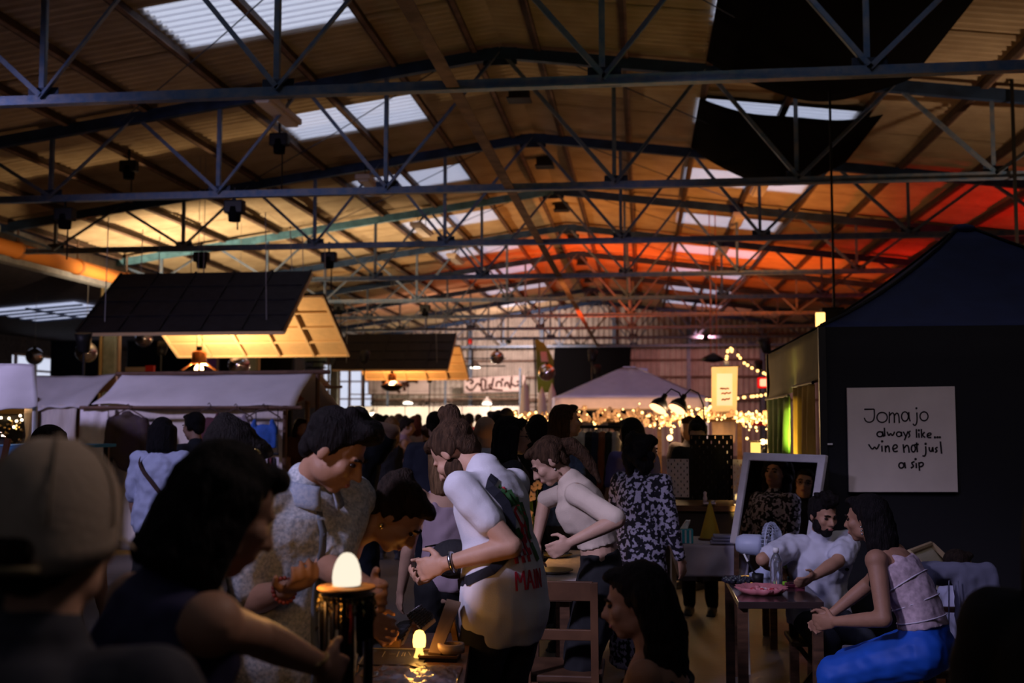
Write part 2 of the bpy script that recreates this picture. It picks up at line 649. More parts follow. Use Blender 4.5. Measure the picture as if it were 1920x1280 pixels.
wfa.box((-14.3, YB + .1, 5.1), (2.6, .2, 1.4))
struct(wfa.build('wall_far_aisle', m_dark))
m_glass = mat_thin('window_glass', (.8, .82, .9), .75)
m_frame = mat('window_frame', (.35, .25, .25), .6)
w = MB()
for x in (-15.55, -14.85, -14.2, -13.55, -13.05):
    w.bar((x, YB - .02, 1.9), (x, YB - .02, 4.4), .12, .1)
for z in (1.95, 2.7, 3.55, 4.4):
    w.bar((-15.6, YB - .02, z), (-13.0, YB - .02, z), .07, .07)
w1 = struct(w.build('window_1', m_frame))
MB().box((-14.3, YB + .05, 3.15), (2.6, .01, 2.5)).build('pane', m_glass, w1)
w = MB()
for y in (40.2, 41.6, 43.0, 43.7, 45.2, 46.6):
    w.bar((XW + .03, y, 2.9), (XW + .03, y, 4.2), .1, .1)
for z in (2.95, 3.62, 4.2):
    w.bar((XW + .03, 40, z), (XW + .03, 46.7, z), .08, .08)
w2 = struct(w.build('window_2', m_frame))
MB().box((XW - .05, 43.3, 3.55), (.01, 6.7, 1.3)).build('pane', m_glass, w2)
# aisle roof light as a glowing panel, daylight put into its emission
p = at(45, 572, 34)
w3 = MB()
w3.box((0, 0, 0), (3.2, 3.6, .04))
w3 = struct(w3.build('window_3', mat_glow('aisle_skylight_glow', (.62, .68, .95), .75)))
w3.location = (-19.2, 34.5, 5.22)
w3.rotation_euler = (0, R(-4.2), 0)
for k in range(-2, 3):
    MB().bar((-1.7, k * .75, -.06), (1.7, k * .75, -.06), .07, .05).build('mullion', m_steel_dark, w3)
MB().bar((0, -1.8, -.06), (0, 1.8, -.06), .09, .05).build('mullion', m_steel_dark, w3)

# duct along the left eave, orange light put into its colour
pa = at_x(20, 466, -12.55)
dct = thing('duct', 'duct with orange light put into its colour, running along the left eave', 'duct', (-12.55, pa.y, pa.z))
MB().tube([(0, -3, 0), (0, 6.5, 0)], .16, 16).build('pipe', mat('duct_orange_light', (.75, .26, .05), .6), dct, True)
for k in range(4):
    MB().tube([(0, -2.2 + 2.4 * k, 0), (0, -2.1 + 2.4 * k, 0)], .185, 16).build('collar', mat('duct_collar', (.5, .18, .05), .6), dct, True)
    MB().bar((0, -2.15 + 2.4 * k, .1), (0, -2.15 + 2.4 * k, zroof(-12.55) - pa.z + .05), .03).build('hanger', m_purlin, dct)
# ------------------------------------------------------------------ hanging reflectors with pendant lamps
m_board = mat('reflector_dark', (.014, .013, .015), .7, var=.3, vscale=8)
m_ply = mat('reflector_ply', (.72, .50, .27), .65, var=.06, vscale=10)
m_ply_b = mat('reflector_batten', (.78, .56, .32), .6)
m_copper = mat('copper', (.75, .30, .12), .35, .7)
def reflector(y0, label, z0):
    x0, x1 = -9.09, -5.65
    t = thing('hanging_reflector', label, 'reflector', (x0, y0, z0), group='gable shaped reflectors hung from the trusses')
    L = x1 - x0
    A0, A1 = V((0, 0, 0)), V((0, 1.5, 1.14))
    B0, B1 = V((0, 4.0, -.13)), V((0, 2.2, .81))
    ex = V((L, 0, 0))
    for nm, p, q, out, inn in (('front_panel', A0, A1, m_board, None), ('rear_panel', B0, B1, m_board, None)):
        nrm = (q - p).cross(ex).normalized()
        if nrm.z < 0:
            nrm = -nrm
        pan = MB().quad(p + nrm * .03, p + nrm * .03 + ex, q + nrm * .03 + ex, q + nrm * .03, .02).build(nm, out, t)
        MB().quad(p, p + ex, q + ex, q, .012).build('inner_board', m_ply, pan)
        for k in range(6):
            a = ex * (k / 5)
            MB().bar(p + a - nrm * .035, q + a - nrm * .035, .05, .035, up=nrm).build('batten', m_ply_b, pan)
            MB().bar(p + a + nrm * .045, q + a + nrm * .045, .04, .02, up=nrm).build('rib', m_board, pan)
        for k in range(5):
            a = (q - p) * (k / 4)
            MB().bar(p + a - nrm * .03, p + a + ex - nrm * .03, .045, .03, up=nrm).build('batten', m_ply_b, pan)
            if 0 < k < 4:
                MB().bar(p + a + nrm * .042, p + a + ex + nrm * .042, .05, .02, up=nrm).build('rib', m_board, pan)
    for x in (.35, L - .35):
        for p in (A0.lerp(A1, .15), A1, B1, B0.lerp(B1, .2)):
            MB().tube([(x, p.y, p.z + .03), (x * .98, p.y + .05, ZC - z0)], .008, 5).build('wire', mat('wire_grey', (.25, .24, .24), .5, .5), t)
    return t
reflector(17.0, 'large dark gable shaped reflector with glowing orange inside above the white stall', 3.06)
reflector(32.0, 'smaller dark gable shaped reflector with orange inside farther back', 3.15)

def pendant(loc, label, sc=1.0):
    t = thing('pendant_lamp', label, 'lamp', loc, group='bowl lamps under the reflectors')
    s = sc
    MB().lathe([(.02 * s, -.19 * s), (.2 * s, -.17 * s), (.34 * s, -.06 * s), (.36 * s, .0), (.34 * s, .0), (.3 * s, -.06 * s), (.1 * s, -.13 * s), (.02 * s, -.14 * s)], 24).build('bowl', mat('bowl_bronze', (.03, .026, .014), .3, .5), t, True)
    MB().lathe([(.11 * s, .12 * s), (.13 * s, .14 * s), (.13 * s, .32 * s), (.1 * s, .36 * s)], 16).build('lamp_holder', m_copper, t, True)
    for k in range(4):
        a = k * pi / 2 + .4
        MB().tube([(cos(a) * .12 * s, sin(a) * .12 * s, .14 * s), (cos(a) * .17 * s, sin(a) * .17 * s, .1 * s), (cos(a) * .31 * s, sin(a) * .31 * s, .0)], .02 * s, 6).build('arm', m_copper, t, True)
    MB().box((0, 0, .4 * s), (.08 * s, .08 * s, .08 * s)).build('cable_box', m_blackmetal, t)
    for x in (-.05, .05):
        MB().tube([(x, 0, .44 * s), (x, 0, zroof(loc[0]) + .15 - loc[2])], .006, 5).build('wire', _M['wire_grey'], t)
    MB().ell((0, 0, .02 * s), (.08 * s, .08 * s, .1 * s)).build('bulb', mat_glow('pendant_bulb', (1, .55, .2), 30, False), t, True)
    return t
p1 = at(373, 695, 19.2)
pendant(p1, 'bowl lamp with copper arms under the large reflector')
p2 = at(735, 722, 34.0)
pendant(p2, 'bowl lamp glowing white under the smaller reflector', 1.0)
lamp('pendant_light_near', 'POINT', p1 + V((.02, .2, .12)), 330, (1, .64, .32), .06)
lamp('pendant_light_far', 'POINT', p2 + V((.02, .2, .12)), 330, (1, .50, .18), .06)

# ------------------------------------------------------------------ mirror balls
m_mirror = mat('mirror_ball', (.82, .80, .84), .06, 1)
balls = [((270, 635), 17, 'just below the left end of the large reflector'), ((162, 660), 21, 'left of the grey column'), ((65, 668), 17, 'at far left in front of the white window'),
         ((448, 684), 21, 'right of the copper armed lamp'), ((932, 670), 13, 'above the drinks banner'), ((1025, 698), 16, 'in front of the green flag')]
for (x, y), r, where in balls:
    Y = .25 * 2080 / r
    c = at(x, y, Y)
    t = thing('mirror_ball', 'silver mirror ball ' + where, 'mirror ball', c, group='mirror balls hung from the roof')
    MB().ell((0, 0, 0), .25, n=40, m=26).build('ball', m_mirror, t, True)
    MB().lathe([(.05, .24), (.05, .29), (.02, .31)], 12).build('cap', m_blackmetal, t)
    MB().tube([(0, 0, .3), (0, 0, (zroof(c.x) + .15 if c.x > XL else 5.4) - c.z)], .006, 5).build('wire', _M['wire_grey'], t)

# ------------------------------------------------------------------ chain hoists on the trusses
def hoist(px, py, Y, label, drop=.3):
    c = at(px, py, Y)
    t = thing('chain_hoist', label, 'hoist', c, group='black chain hoists on the roof trusses')
    MB().box((0, 0, 0), (.3, .16, .2)).build('body', m_blackmetal, t, bevel=.02)
    MB().lathe([(.09, -.22), (.1, -.1), (.09, 0)], 12).build('chain_bag', m_black, t)
    MB().tube([(0, 0, .1), (0, 0, .3)], .02, 6).build('hook', m_blackmetal, t)
    MB().tube([(.05, 0, -.2), (.05, 0, -.2 - drop)], .012, 5).build('chain', m_blackmetal, t)
hoist(122, 402, 16, 'black chain hoist at far left under the second truss', .5)
hoist(440, 388, 16, 'black chain hoist under the second truss, right of the other one', .15)
hoist(378, 482, 21, 'black chain hoist above the large reflector', .2)
hoist(617, 482, 21, 'black chain hoist to the right of the large reflector', .45)
hoist(524, 262, 16.8, 'black chain hoist hanging high under the second roof light', .6)
hoist(242, 312, 18, 'black chain hoist high up on the left roof slope', .25)
hoist(636, 575, 31, 'black chain hoist above the left end of the smaller reflector', .5)
hoist(797, 578, 31, 'black chain hoist above the right end of the smaller reflector', .5)

# ------------------------------------------------------------------ fluorescent battens below the roof
m_batten = mat('batten_lamp', (.62, .50, .42), .5)
for k, (x, y, where) in enumerate([(-5.45, 16.0, 'by the second truss on the left'), (-5.33, 21.4, 'by the third truss on the left'), (-5.35, 26.6, 'by the fourth truss on the left'), (-5.35, 31.6, 'by the fifth truss on the left'),
                                   (2.4, 22.4, 'by the third truss on the right'), (2.25, 26.2, 'by the fourth truss on the right'), (2.25, 31.3, 'by the fifth truss on the right')]):
    t = thing('batten_light', 'unlit boxy batten light under the roof ' + where, 'ceiling light', (x, y, EYE + 4.7), group='batten lights under the roof')
    MB().box((0, 0, 0), (.3, 1.5, .1)).build('housing', m_batten, t, bevel=.02)
    MB().box((0, 0, -.07), (.22, 1.4, .05)).build('diffuser', mat('batten_diffuser', (.7, .6, .52), .4), t, bevel=.02)
    for dy in (-.5, .5):
        MB().tube([(0, dy, .05), (0, dy, .45)], .01, 5).build('hanger', m_blackmetal, t)

# ------------------------------------------------------------------ black tarpaulins under the right roof lights
def tarp(y0, y1, x0, x1, sag, label, dz0=0):
    def fn(u, v):
        x = x0 + (x1 - x0) * u
        y = y0 + (y1 - y0) * v
        s = sag * (4 * u * (1 - u)) * (.35 + .65 * v) + .12 * sin(u * 9 + v * 3) * u * (1 - u)
        return (x, y, zroof(x) - .05 - s - dz0)
    c = fn(.5, .5)
    t = MB()
    t.sheet(fn, 24, 12, .006)
    o = t.build('tarpaulin', m_black, None, True)
    tag(o, label, 'tarpaulin', 'black tarpaulins under the roof lights')
tarp(11.6, 15.6, .95, 3.75, .42, 'black tarpaulin sagging under the nearest right roof light')
tarp(17.45, 20.6, .95, 3.75, .55, 'black tarpaulin sagging below a half covered right roof light')

# ------------------------------------------------------------------ white market stalls on the left
m_tarp = mat('stall_tarp', (.60, .57, .60), .75, var=.06, vscale=3, bump=.15, bscale=6)
m_tarp_in = mat('stall_drape', (.62, .56, .52), .85, var=.08, vscale=4, bump=.2, bscale=8, stretch=(6, 6, 1))
m_pole = mat('stall_pole', (.10, .05, .03), .6, var=.3)
m_canvas = mat('stall_canvas_brown', (.30, .20, .11), .8, var=.15)

def cloth(c0, c1, c2, c3, wav=.03, nu=24, nv=12, sag=.0, seed=0, t=.006):
    c0, c1, c2, c3 = V(c0), V(c1), V(c2), V(c3)
    n = (c1 - c0).cross(c3 - c0).normalized()
    rnd = random.Random(seed)
    ph = [rnd.uniform(0, 6) for _ in range(6)]
    def fn(u, v):
        p = (c0 * (1 - u) + c1 * u) * (1 - v) + (c3 * (1 - u) + c2 * u) * v
        w = wav * (sin(u * 17 + ph[0] + 2 * v) * .5 + sin(u * 9 + ph[1] + v * 5) * .6 + sin(v * 7 + ph[2] + u * 3) * .35)
        return p + n * w * (.25 + .75 * v) - V((0, 0, sag * 4 * u * (1 - u) * 1))
    return MB().sheet(fn, nu, nv, t)

st = thing('market_stall', 'white market stall with hanging clothes under the large reflector', 'stall', (-7.5, 13.4, 0), group='white market stalls')
A, B, C, D = at(232, 701, 13.9), at(588, 697, 13.9), at(552, 760, 13.1), at(172, 760, 13.1)
cloth(A, B, C, D, .03, sag=.02, seed=1).build('roof_front', m_tarp, st, True, world=True)
A2, B2 = A + V((0, 1.3, -.45)), B + V((0, 1.3, -.45))
cloth(B, A, A2, B2, .03, seed=2).build('roof_rear', m_tarp, st, True, world=True)
cloth(at(185, 758, 13.25), at(540, 758, 13.25), V((at(535, 760, 13.25).x, 13.25, .05)), V((at(160, 760, 13.25).x, 13.25, .05)), .025, 40, 14, seed=3).build('back_drape', m_tarp_in, st, True, world=True)
cloth(at(150, 762, 13.0), at(205, 760, 13.0), V((at(196, 760, 13.0).x, 13.0, .05)), V((at(150, 760, 13.0).x, 12.9, .05)), .05, 16, 12, seed=4).build('side_drape', m_tarp, st, True, world=True)
MB().tube([at(150, 764, 12.95), at(565, 764, 12.95)], .022, 8).build('rail', m_pole, st, world=True)
for px in (200, 535):
    p = at(px, 760, 13.1)
    MB().tube([(p.x, p.y, 0), p], .03, 8).build('post', m_pole, st, world=True)
for px, py in ((225, 700), (596, 697)):
    p = at(px, py, 13.9)
    MB().tube([(p.x, p.y, 0), p + V((0, 0, .02))], .03, 8).build('post', m_pole, st, world=True)
MB().tube([at(218, 701, 13.88), at(618, 697, 13.88)], .028, 8).build('ridge_pole', m_pole, st, world=True)

# wooden frame with a small brown canopy to its right
st2 = thing('wooden_frame_stall', 'wooden framed stall with brown canvas roof right of the white stall', 'stall', at(578, 760, 15.5) * 1, 0)
st2.location.z = 0
st2.matrix_basis.translation.z = 0
cloth(at(580, 700, 15.0), at(600, 700, 16.0), at(622, 726, 16.2), at(563, 728, 14.6), .02, 10, 8, seed=5).build('canopy', m_canvas, st2, True, world=True)
MB().tube([at(574, 1000, 15.0), at(577, 700, 15.0)], .035, 8).build('post', m_wood, st2, world=True)
MB().bar(at(548, 752, 14.6), at(612, 722, 15.6), .05, .08).build('strut', mat('wood_red', (.30, .10, .05), .6), st2, world=True)
MB().bar(at(566, 728, 14.8), at(640, 725, 15.6), .04).build('cross_bar', m_pole, st2, world=True)
MB().bar(at(570, 698, 15.0), at(608, 698, 15.6), .04).build('cross_bar', m_pole, st2, world=True)
MB().bar(at(540, 761, 14.0), at(562, 762, 14.0), .05).build('cross_bar', m_pole, st2, world=True)

st3 = thing('market_stall', 'white market stall with sagging roof between its two neighbours', 'stall', (-9.6, 15, 0), group='white market stalls')
cloth(at(60, 703, 15.8), at(219, 700, 15.8), at(160, 758, 15.0), at(40, 766, 15.0), .04, sag=.03, seed=7).build('roof_front', m_tarp, st3, True, world=True)
cloth(at(76, 760, 15.05), at(145, 757, 15.05), at(140, 830, 15.05), at(76, 830, 15.05), .05, 20, 10, seed=8).build('side_drape', m_tarp_in, st3, True, world=True)
cloth(at(219, 700, 15.8), at(250, 701, 15.8), at(222, 735, 15.9), at(182, 735, 15.6), .02, seed=9).build('gable_flap', mat('flap_orange', (.62, .36, .17), .8), st3, True, world=True)
for px in (70, 150, 224):
    p = at(px, 745 if px < 200 else 700, 15.2 if px < 200 else 15.85)
    MB().tube([(p.x, p.y, 0), p], .03, 8).build('post', m_pole, st3, world=True)

st4 = thing('market_stall', 'nearest white market stall cut by the left picture edge', 'stall', (-6, 10, 0), group='white market stalls')
cloth(at(-150, 676, 10.6), at(66, 684, 10.6), at(71, 764, 10.0), at(-150, 768, 10.0), .035, sag=.0, seed=11).build('roof_front', m_tarp, st4, True, world=True)
cloth(at(66, 684, 10.6), at(-150, 676, 10.6), at(-150, 700, 12), at(66, 708, 12), .02, seed=12).build('roof_rear', m_tarp, st4, True, world=True)
for px in (-140, 66):
    p = at(px, 762, 10.05)
    MB().tube([(p.x, p.y, 0), p], .025, 8).build('post', m_white, st4, world=True)
MB().quad(at(-150, 772, 12), at(45, 772, 12), at(45, 960, 12), at(-150, 960, 12), .02).build('back_board', mat('stall_dark_board', (.03, .022, .015), .7), st4, world=True)
cloth(at(46, 766, 10.9), at(66, 766, 10.4), at(66, 846, 10.4), at(46, 846, 10.9), .02, 10, 8, seed=13).build('printed_panel', mat('panel_print', (.42, .32, .30), .8, color2=(.5, .45, .42), vscale=14), st4, True, world=True)
MB().bar(at(67, 766, 10.2), at(66, 826, 10.2), .02).build('strip_light', mat_glow('strip_light', (1, .85, .6), 2.2, False), st4, world=True)
MB().bar(at(-150, 772, 10.9), at(46, 770, 10.9), .06).build('cross_bar', mat('ochre_bar', (.3, .19, .06), .6), st4, world=True)
lamp('stall_lamp', 'POINT', at(20, 735, 10.9), 12, (1, .62, .28), .06)
t = thing('stall_bulb', 'warm bulb glowing through the tarp of the nearest left stall', 'bulb', at(20, 735, 10.9))
MB().ell((0, 0, 0), .04).build('globe', mat_glow('warm_bulb', (1, .62, .26), 12, False), t, True)
MB().tube([(0, 0, .03), (0, 0, .16)], .015, 8).build('socket', m_blackmetal, t)

# blue cloth table in front of it and small lights inside
t = thing('stall_table', 'table under a bright blue cloth in the nearest left stall', 'table', (at(80, 850, 9.8).x, 9.8, 0))
tz = at(80, 838, 9.8).z
cloth(at(18, 838, 9.8), at(163, 834, 9.8), V((at(163, 834, 9.8).x, 9.8, .03)), V((at(18, 838, 9.8).x, 9.8, .03)), .03, 24, 12, seed=14).build('cloth_front', mat('cloth_blue', (.02, .20, .44), .8, var=.1), t, True, world=True)
MB().box((at(90, 838, 10.2).x, 10.25, tz), (.9, .9, .03)).build('cloth_top', _M['cloth_blue'], t, world=True)
for dx in (-.4, .4):
    for dy in (10.0, 10.6):
        MB().bar((at(90, 838, 10.2).x + dx, dy, 0), (at(90, 838, 10.2).x + dx, dy, tz - .02), .04).build('leg', m_pole, t, world=True)
t = thing('jewellery_board', 'dark jewellery board full of glinting pieces in the nearest left stall', 'display', at(22, 832, 11.0))
MB().quad(at(-30, 778, 11), at(44, 778, 11), at(44, 834, 11), at(-30, 834, 11), .02).build('board', mat('board_black', (.015, .012, .01), .6), t, world=True)
rb = random.Random(3)
gem = MB().ell((0, 0, 0), .016, n=6, m=4).mesh('gem')
gw = mat('gem_gold', (.8, .6, .3), .15, 1)
for k in range(46):
    place('gem', gem, gw, t, at(rb.uniform(-25, 42), rb.uniform(780, 832), 10.97) - t.location, scale=rb.uniform(.5, 1.4))
bl = MB().ell((0, 0, 0), .014, n=8, m=6).mesh('bulb')
for k, (x, y) in enumerate([(2, 783), (38, 779), (17, 784), (26, 800), (31, 789), (41, 787)]):
    place('bulb', bl, mat_glow('small_bulb', (1, .8, .5), 6, False), t, at(x, y, 10.94) - t.location)
t = thing('wooden_easel', 'reddish wooden easel at the far left edge below the stall', 'easel', (at(10, 900, 8).x, 8, 0))
MB().bar(at(2, 890, 8), at(15, 822, 8), .04, .03).build('leg', mat('wood_red', (.30, .10, .05), .6), t, world=True)
MB().bar(at(-12, 960, 8), at(2, 890, 8), .04, .03).build('leg', _M['wood_red'], t, world=True)
MB().quad(at(-20, 838, 8.05), at(15, 838, 8.05), at(9, 868, 8.0), at(-22, 868, 8.0), .01).build('card', mat('card_pale', (.45, .45, .6), .7), t, world=True)

# ------------------------------------------------------------------ garments on hangers
def garment(px, py, Y, label, kind, m, w=.46, h=.62, hanger=True, hcol=None):
    c = at(px, py, Y)
    t = thing('hanger' if kind == 'none' else kind, label, 'garment', c, group='clothes hung along the white stall')
    if hanger:
        H = MB()
        H.tube([(0, 0, .07), (.02, 0, .1), (.0, 0, .13), (-.02, 0, .11)], .006, 6)
        H.tube([(0, 0, .07), (-.06, 0, .05), (-.2, 0, -.03), (-.21, 0, -.06), (-.19, 0, -.07), (.19, 0, -.07), (.21, 0, -.06), (.2, 0, -.03), (.06, 0, .05), (0, 0, .07)], .009, 6)
        H.build('hanger', hcol or mat('hanger_wood', (.06, .035, .03), .5), t)
    if kind == 'none':
        return t
    g = MB()
    if kind == 'jacket':
        g.ell((0, 0, -.34), (w * .42, .07, .36), n=14, m=10)
        g.ell((0, 0, -.12), (w * .46, .06, .14), n=14, m=8)
        for s in (-1, 1):
            g.cap((s * w * .40, 0, -.1), (s * w * .5, .02, -.42), .075, .065)
            g.cap((s * w * .5, .02, -.42), (s * w * .54, .03, -.68), .065, .055)
        g.ell((0, -.02, .0), (.08, .05, .05))
    elif kind == 'crop_top':
        g.ell((0, 0, -.2), (w * .5, .05, h * .45), n=14, m=10)
        g.box((0, 0, -.24), (w * .94, .07, h * .6))
        for s in (-1, 1):
            g.cap((s * w * .3, 0, -.02), (s * w * .42, 0, -.14), .03, .04)
    o = g.build('fabric', m, t, True)
    rm = o.modifiers.new('remesh', 'REMESH')
    rm.mode = 'VOXEL'
    rm.voxel_size = .014
    rm.use_smooth_shade = True
    sm = o.modifiers.new('smooth', 'SMOOTH')
    sm.iterations = 3
    fold(o, .02, .1)
    return t
def fold(o, strength, scale):
    tx = bpy.data.textures.get('folds%g' % scale)
    if tx is None:
        tx = bpy.data.textures.new('folds%g' % scale, 'CLOUDS')
        tx.noise_scale = scale
        tx.noise_depth = 1
    d = o.modifiers.new('folds', 'DISPLACE')
    d.texture = tx
    d.strength = strength
    d.mid_level = .5
    d.texture_coords = 'LOCAL'
mj = mat('jacket_violet', (.035, .02, .055), .8, color2=(.05, .035, .02), vscale=3)
garment(240, 777, 12.9, 'dark violet and olive jacket hanging at the left end of the stall', 'jacket', mj, .5)
garment(392, 775, 12.92, 'dark red cropped top on a hanger behind the dark haired man', 'crop_top', mat('cloth_dkred', (.07, .02, .03), .8), .36, .36)
garment(442, 777, 12.9, 'grey cropped top on a hanger in the middle of the stall', 'crop_top', mat('cloth_greymauve', (.20, .17, .22), .8, var=.3, vscale=30), .36, .4)
g_ = garment(494, 777, 12.9, 'bright blue cropped top clipped below the rightmost hanger', 'crop_top', mat('cloth_royal', (.02, .09, .40), .7, var=.25, vscale=8), .36, .34)
for ch in g_.children:
    if ch.name.startswith('fabric'):
        ch.location.z = -.06
tr = thing('skirt_rail', 'short black rail of dark skirts low on the right of the stall', 'rail', (at(505, 850, 12.8).x, 12.8, at(505, 850, 12.8).z))
MB().tube([at(478, 849, 12.8), at(523, 851, 12.8)], .018, 8).build('bar', m_blackmetal, tr, world=True)
for k in range(6):
    a = at(484 + 7 * k, 857, 12.8)
    cloth(a + V((-.03, .02, 0)), a + V((.03, -.02, 0)), a + V((.04, -.03, -.3)), a + V((-.04, .03, -.3)), .012, 6, 6, seed=20 + k).build('skirt', [mat('skirt_black', (.02, .015, .02), .8), mat('skirt_wine', (.10, .02, .03), .8), mat('skirt_white', (.5, .46, .5), .8)][(k * 5 + 1) % 3], tr, True, world=True)
MB().tube([at(480, 849, 12.8), at(480, 760, 12.95)], .006, 5).build('cord', m_blackmetal, tr, world=True)
MB().tube([at(521, 851, 12.8), at(521, 760, 12.95)], .006, 5).build('cord', m_blackmetal, tr, world=True)
# ------------------------------------------------------------------ lettering helper: strokes drawn with a flat marker
def ell_pts(cx, cy, rx, ry, a0=0, a1=360, n=22):
    return [(cx + rx * cos(R(a0 + (a1 - a0) * i / n)), cy + ry * sin(R(a0 + (a1 - a0) * i / n))) for i in range(n + 1)]
def smooth_pts(p, it=2):
    for _ in range(it):
        q = [p[0]]
        for a, b in zip(p, p[1:]):
            q += [(a[0] * .75 + b[0] * .25, a[1] * .75 + b[1] * .25), (a[0] * .25 + b[0] * .75, a[1] * .25 + b[1] * .75)]
        p = q + [p[-1]]
    return p
def ribbons(strokes, mp, nrm, w, th=.0015):
    """flat pen strokes: mp maps drawing units to world, nrm = outward normal"""
    mb = MB()
    nrm = V(nrm).normalized()
    for st_ in strokes:
        pts = [mp(*p) for p in st_]
        if len(pts) == 1:
            s, u, d = frame(nrm)
            n = 10
            mb.loft([[pts[0] + (s * cos(2 * pi * k / n) + u * sin(2 * pi * k / n)) * w * .8 + nrm * h for k in range(n)] for h in (.0004, th)])
            continue
        rings = []
        for i, p in enumerate(pts):
            d = (pts[min(i + 1, len(pts) - 1)] - pts[max(i - 1, 0)])
            s = d.cross(nrm)
            s = s.normalized() * (w / 2) if s.length > 1e-9 else V((w / 2, 0, 0))
            rings.append([p - s + nrm * .0004, p + s + nrm * .0004, p + s + nrm * th, p - s + nrm * th])
        mb.loft(rings)
    return mb

# ------------------------------------------------------------------ far end of the hall
YF = 51.5
m_ban = mat('banner_cloth', (.62, .50, .49), .85, var=.05, vscale=3)
m_ink = mat('ink_black', (.012, .008, .008), .8)
# drinks banner
c0 = at(869, 709, YF)
t = thing('drinks_banner', 'pale cloth banner with the painted word Softdrinks', 'banner', at(927, 735, YF))
cloth(at(869, 709, YF), at(985, 703, YF), at(985, 734, YF), at(869, 737, YF), .01, 24, 8, seed=31, t=.01).build('cloth', m_ban, t, True, world=True)
SD = [[(215, 345), (235, 312), (300, 295), (360, 320), (375, 365), (330, 390), (290, 385)], [(205, 455), (225, 525), (310, 565), (390, 535), (440, 445)],
      [(440, 445), (475, 395), (540, 405), (560, 440), (520, 460)], [(575, 275), (585, 420), (592, 575)], [(575, 275), (640, 285), (695, 315), (685, 420), (680, 520)],
      [(600, 575), (700, 550), (800, 538), (900, 545), (1000, 560), (1130, 568)], [(900, 245), (870, 370), (858, 490)], [(860, 420), (800, 415), (775, 450), (800, 500), (855, 495)],
      [(965, 485), (975, 370), (1020, 345), (1085, 352), (1102, 375), (1100, 480)], [(1125, 295)], [(1185, 475), (1205, 365)], [(1200, 400), (1240, 362), (1275, 372), (1290, 480)],
      [(1368, 205), (1345, 400), (1318, 530)], [(1350, 390), (1400, 430), (1460, 470), (1500, 440)], [(1490, 355), (1540, 335), (1590, 365), (1570, 405), (1510, 430)], [(1520, 425), (1570, 480), (1635, 475)]]
k = 140 / 1920
ribbons([smooth_pts(s) if len(s) > 2 else s for s in SD], lambda x, y: at(860 + x * k, 690 + y * k, YF - .03), (0, -1, 0), .085, .006).build('lettering', mat('ink_brown', (.05, .015, .01), .8), t, world=True)
# ladle banner
t = thing('ladle_banner', 'pale cloth banner with a painted ladle left of the drinks banner', 'banner', at(748, 738, YF))
cloth(at(690, 711, YF), at(806, 711, YF), at(806, 738, YF), at(690, 739, YF), .01, 24, 8, seed=32, t=.01).build('cloth', m_ban, t, True, world=True)
k = 150 / 1920
ribbons([smooth_pts(s) for s in [[(460, 320), (520, 330), (560, 350)], [(470, 410), (540, 500), (700, 540), (860, 500), (940, 420)], [(480, 380), (640, 420), (860, 430), (940, 400)], [(500, 430), (650, 490), (850, 470)], [(960, 330), (985, 430), (1015, 540)], [(985, 400), (1060, 330), (1180, 300), (1290, 320), (1320, 350)],
                                  [(1080, 320), (1180, 295), (1280, 310)], [(820, 520), (900, 590)]]] + [[(1075, 410)]], lambda x, y: at(680 + x * k, 690 + y * k, YF - .03), (0, -1, 0), .13, .006).build('drawing', _M['ink_brown'], t, world=True)
for nm_, a, b in (('ladle_banner', (690, 711), (806, 711)), ('drinks_banner', (869, 709), (985, 703))):
    for q in (a, b):
        p = at(*q, YF)
        MB().tube([p, (p.x, YB + .02, p.z + .25)], .012, 5).build('cord', m_blackmetal, bpy.data.objects[nm_], world=True)
# lighting truss across and rails on the gable wall
t = thing('bar_rail', 'thin dark rails and cables strung above the far bar', 'rail', at(800, 748, 51))
for y0, y1 in ((739, 741), (748, 747), (762, 763)):
    MB().tube([at(655, y0, 51), at(1035, y1, 51)], .03, 6).build('cable', m_purlin, t, world=True)
for px in (727, 835, 975):
    MB().tube([at(px, 690, 51), V((at(px, 690, 51).x, 51, 0))], .05, 6).build('post', m_steel, t, world=True)
# bright bar backdrop
t = thing('bar_backdrop', 'brightly lit white panel wall behind the far bar', 'backdrop', (at(790, 800, 50).x, 50.6, 0))
x0, x1 = at(655, 780, 50.6).x, at(975, 780, 50.6).x
for k in range(6):
    xa, xb = x0 + (x1 - x0) * k / 6, x0 + (x1 - x0) * (k + 1) / 6 - .04
    MB().box(((xa + xb) / 2, 50.6, 1.35), (xb - xa, .06, 1.9)).build('panel', mat('bar_panel', (.72, .68, .62), .7), t, world=True)
    MB().box(((xa + xb) / 2, 50.6, .2), (.08, .06, .4)).build('foot', m_blackmetal, t, world=True)
t = thing('bar_counter', 'long wooden bar counter at the far wall behind the crowd', 'counter', (at(790, 800, 48).x, 48, 0))
MB().box(((x0 + x1) / 2, 48, .5), (x1 - x0, .6, 1.0)).build('front', m_wood_dark, t, world=True)
MB().box(((x0 + x1) / 2, 48, 1.06), (x1 - x0 + .2, .75, .06)).build('worktop', m_wood, t, world=True)
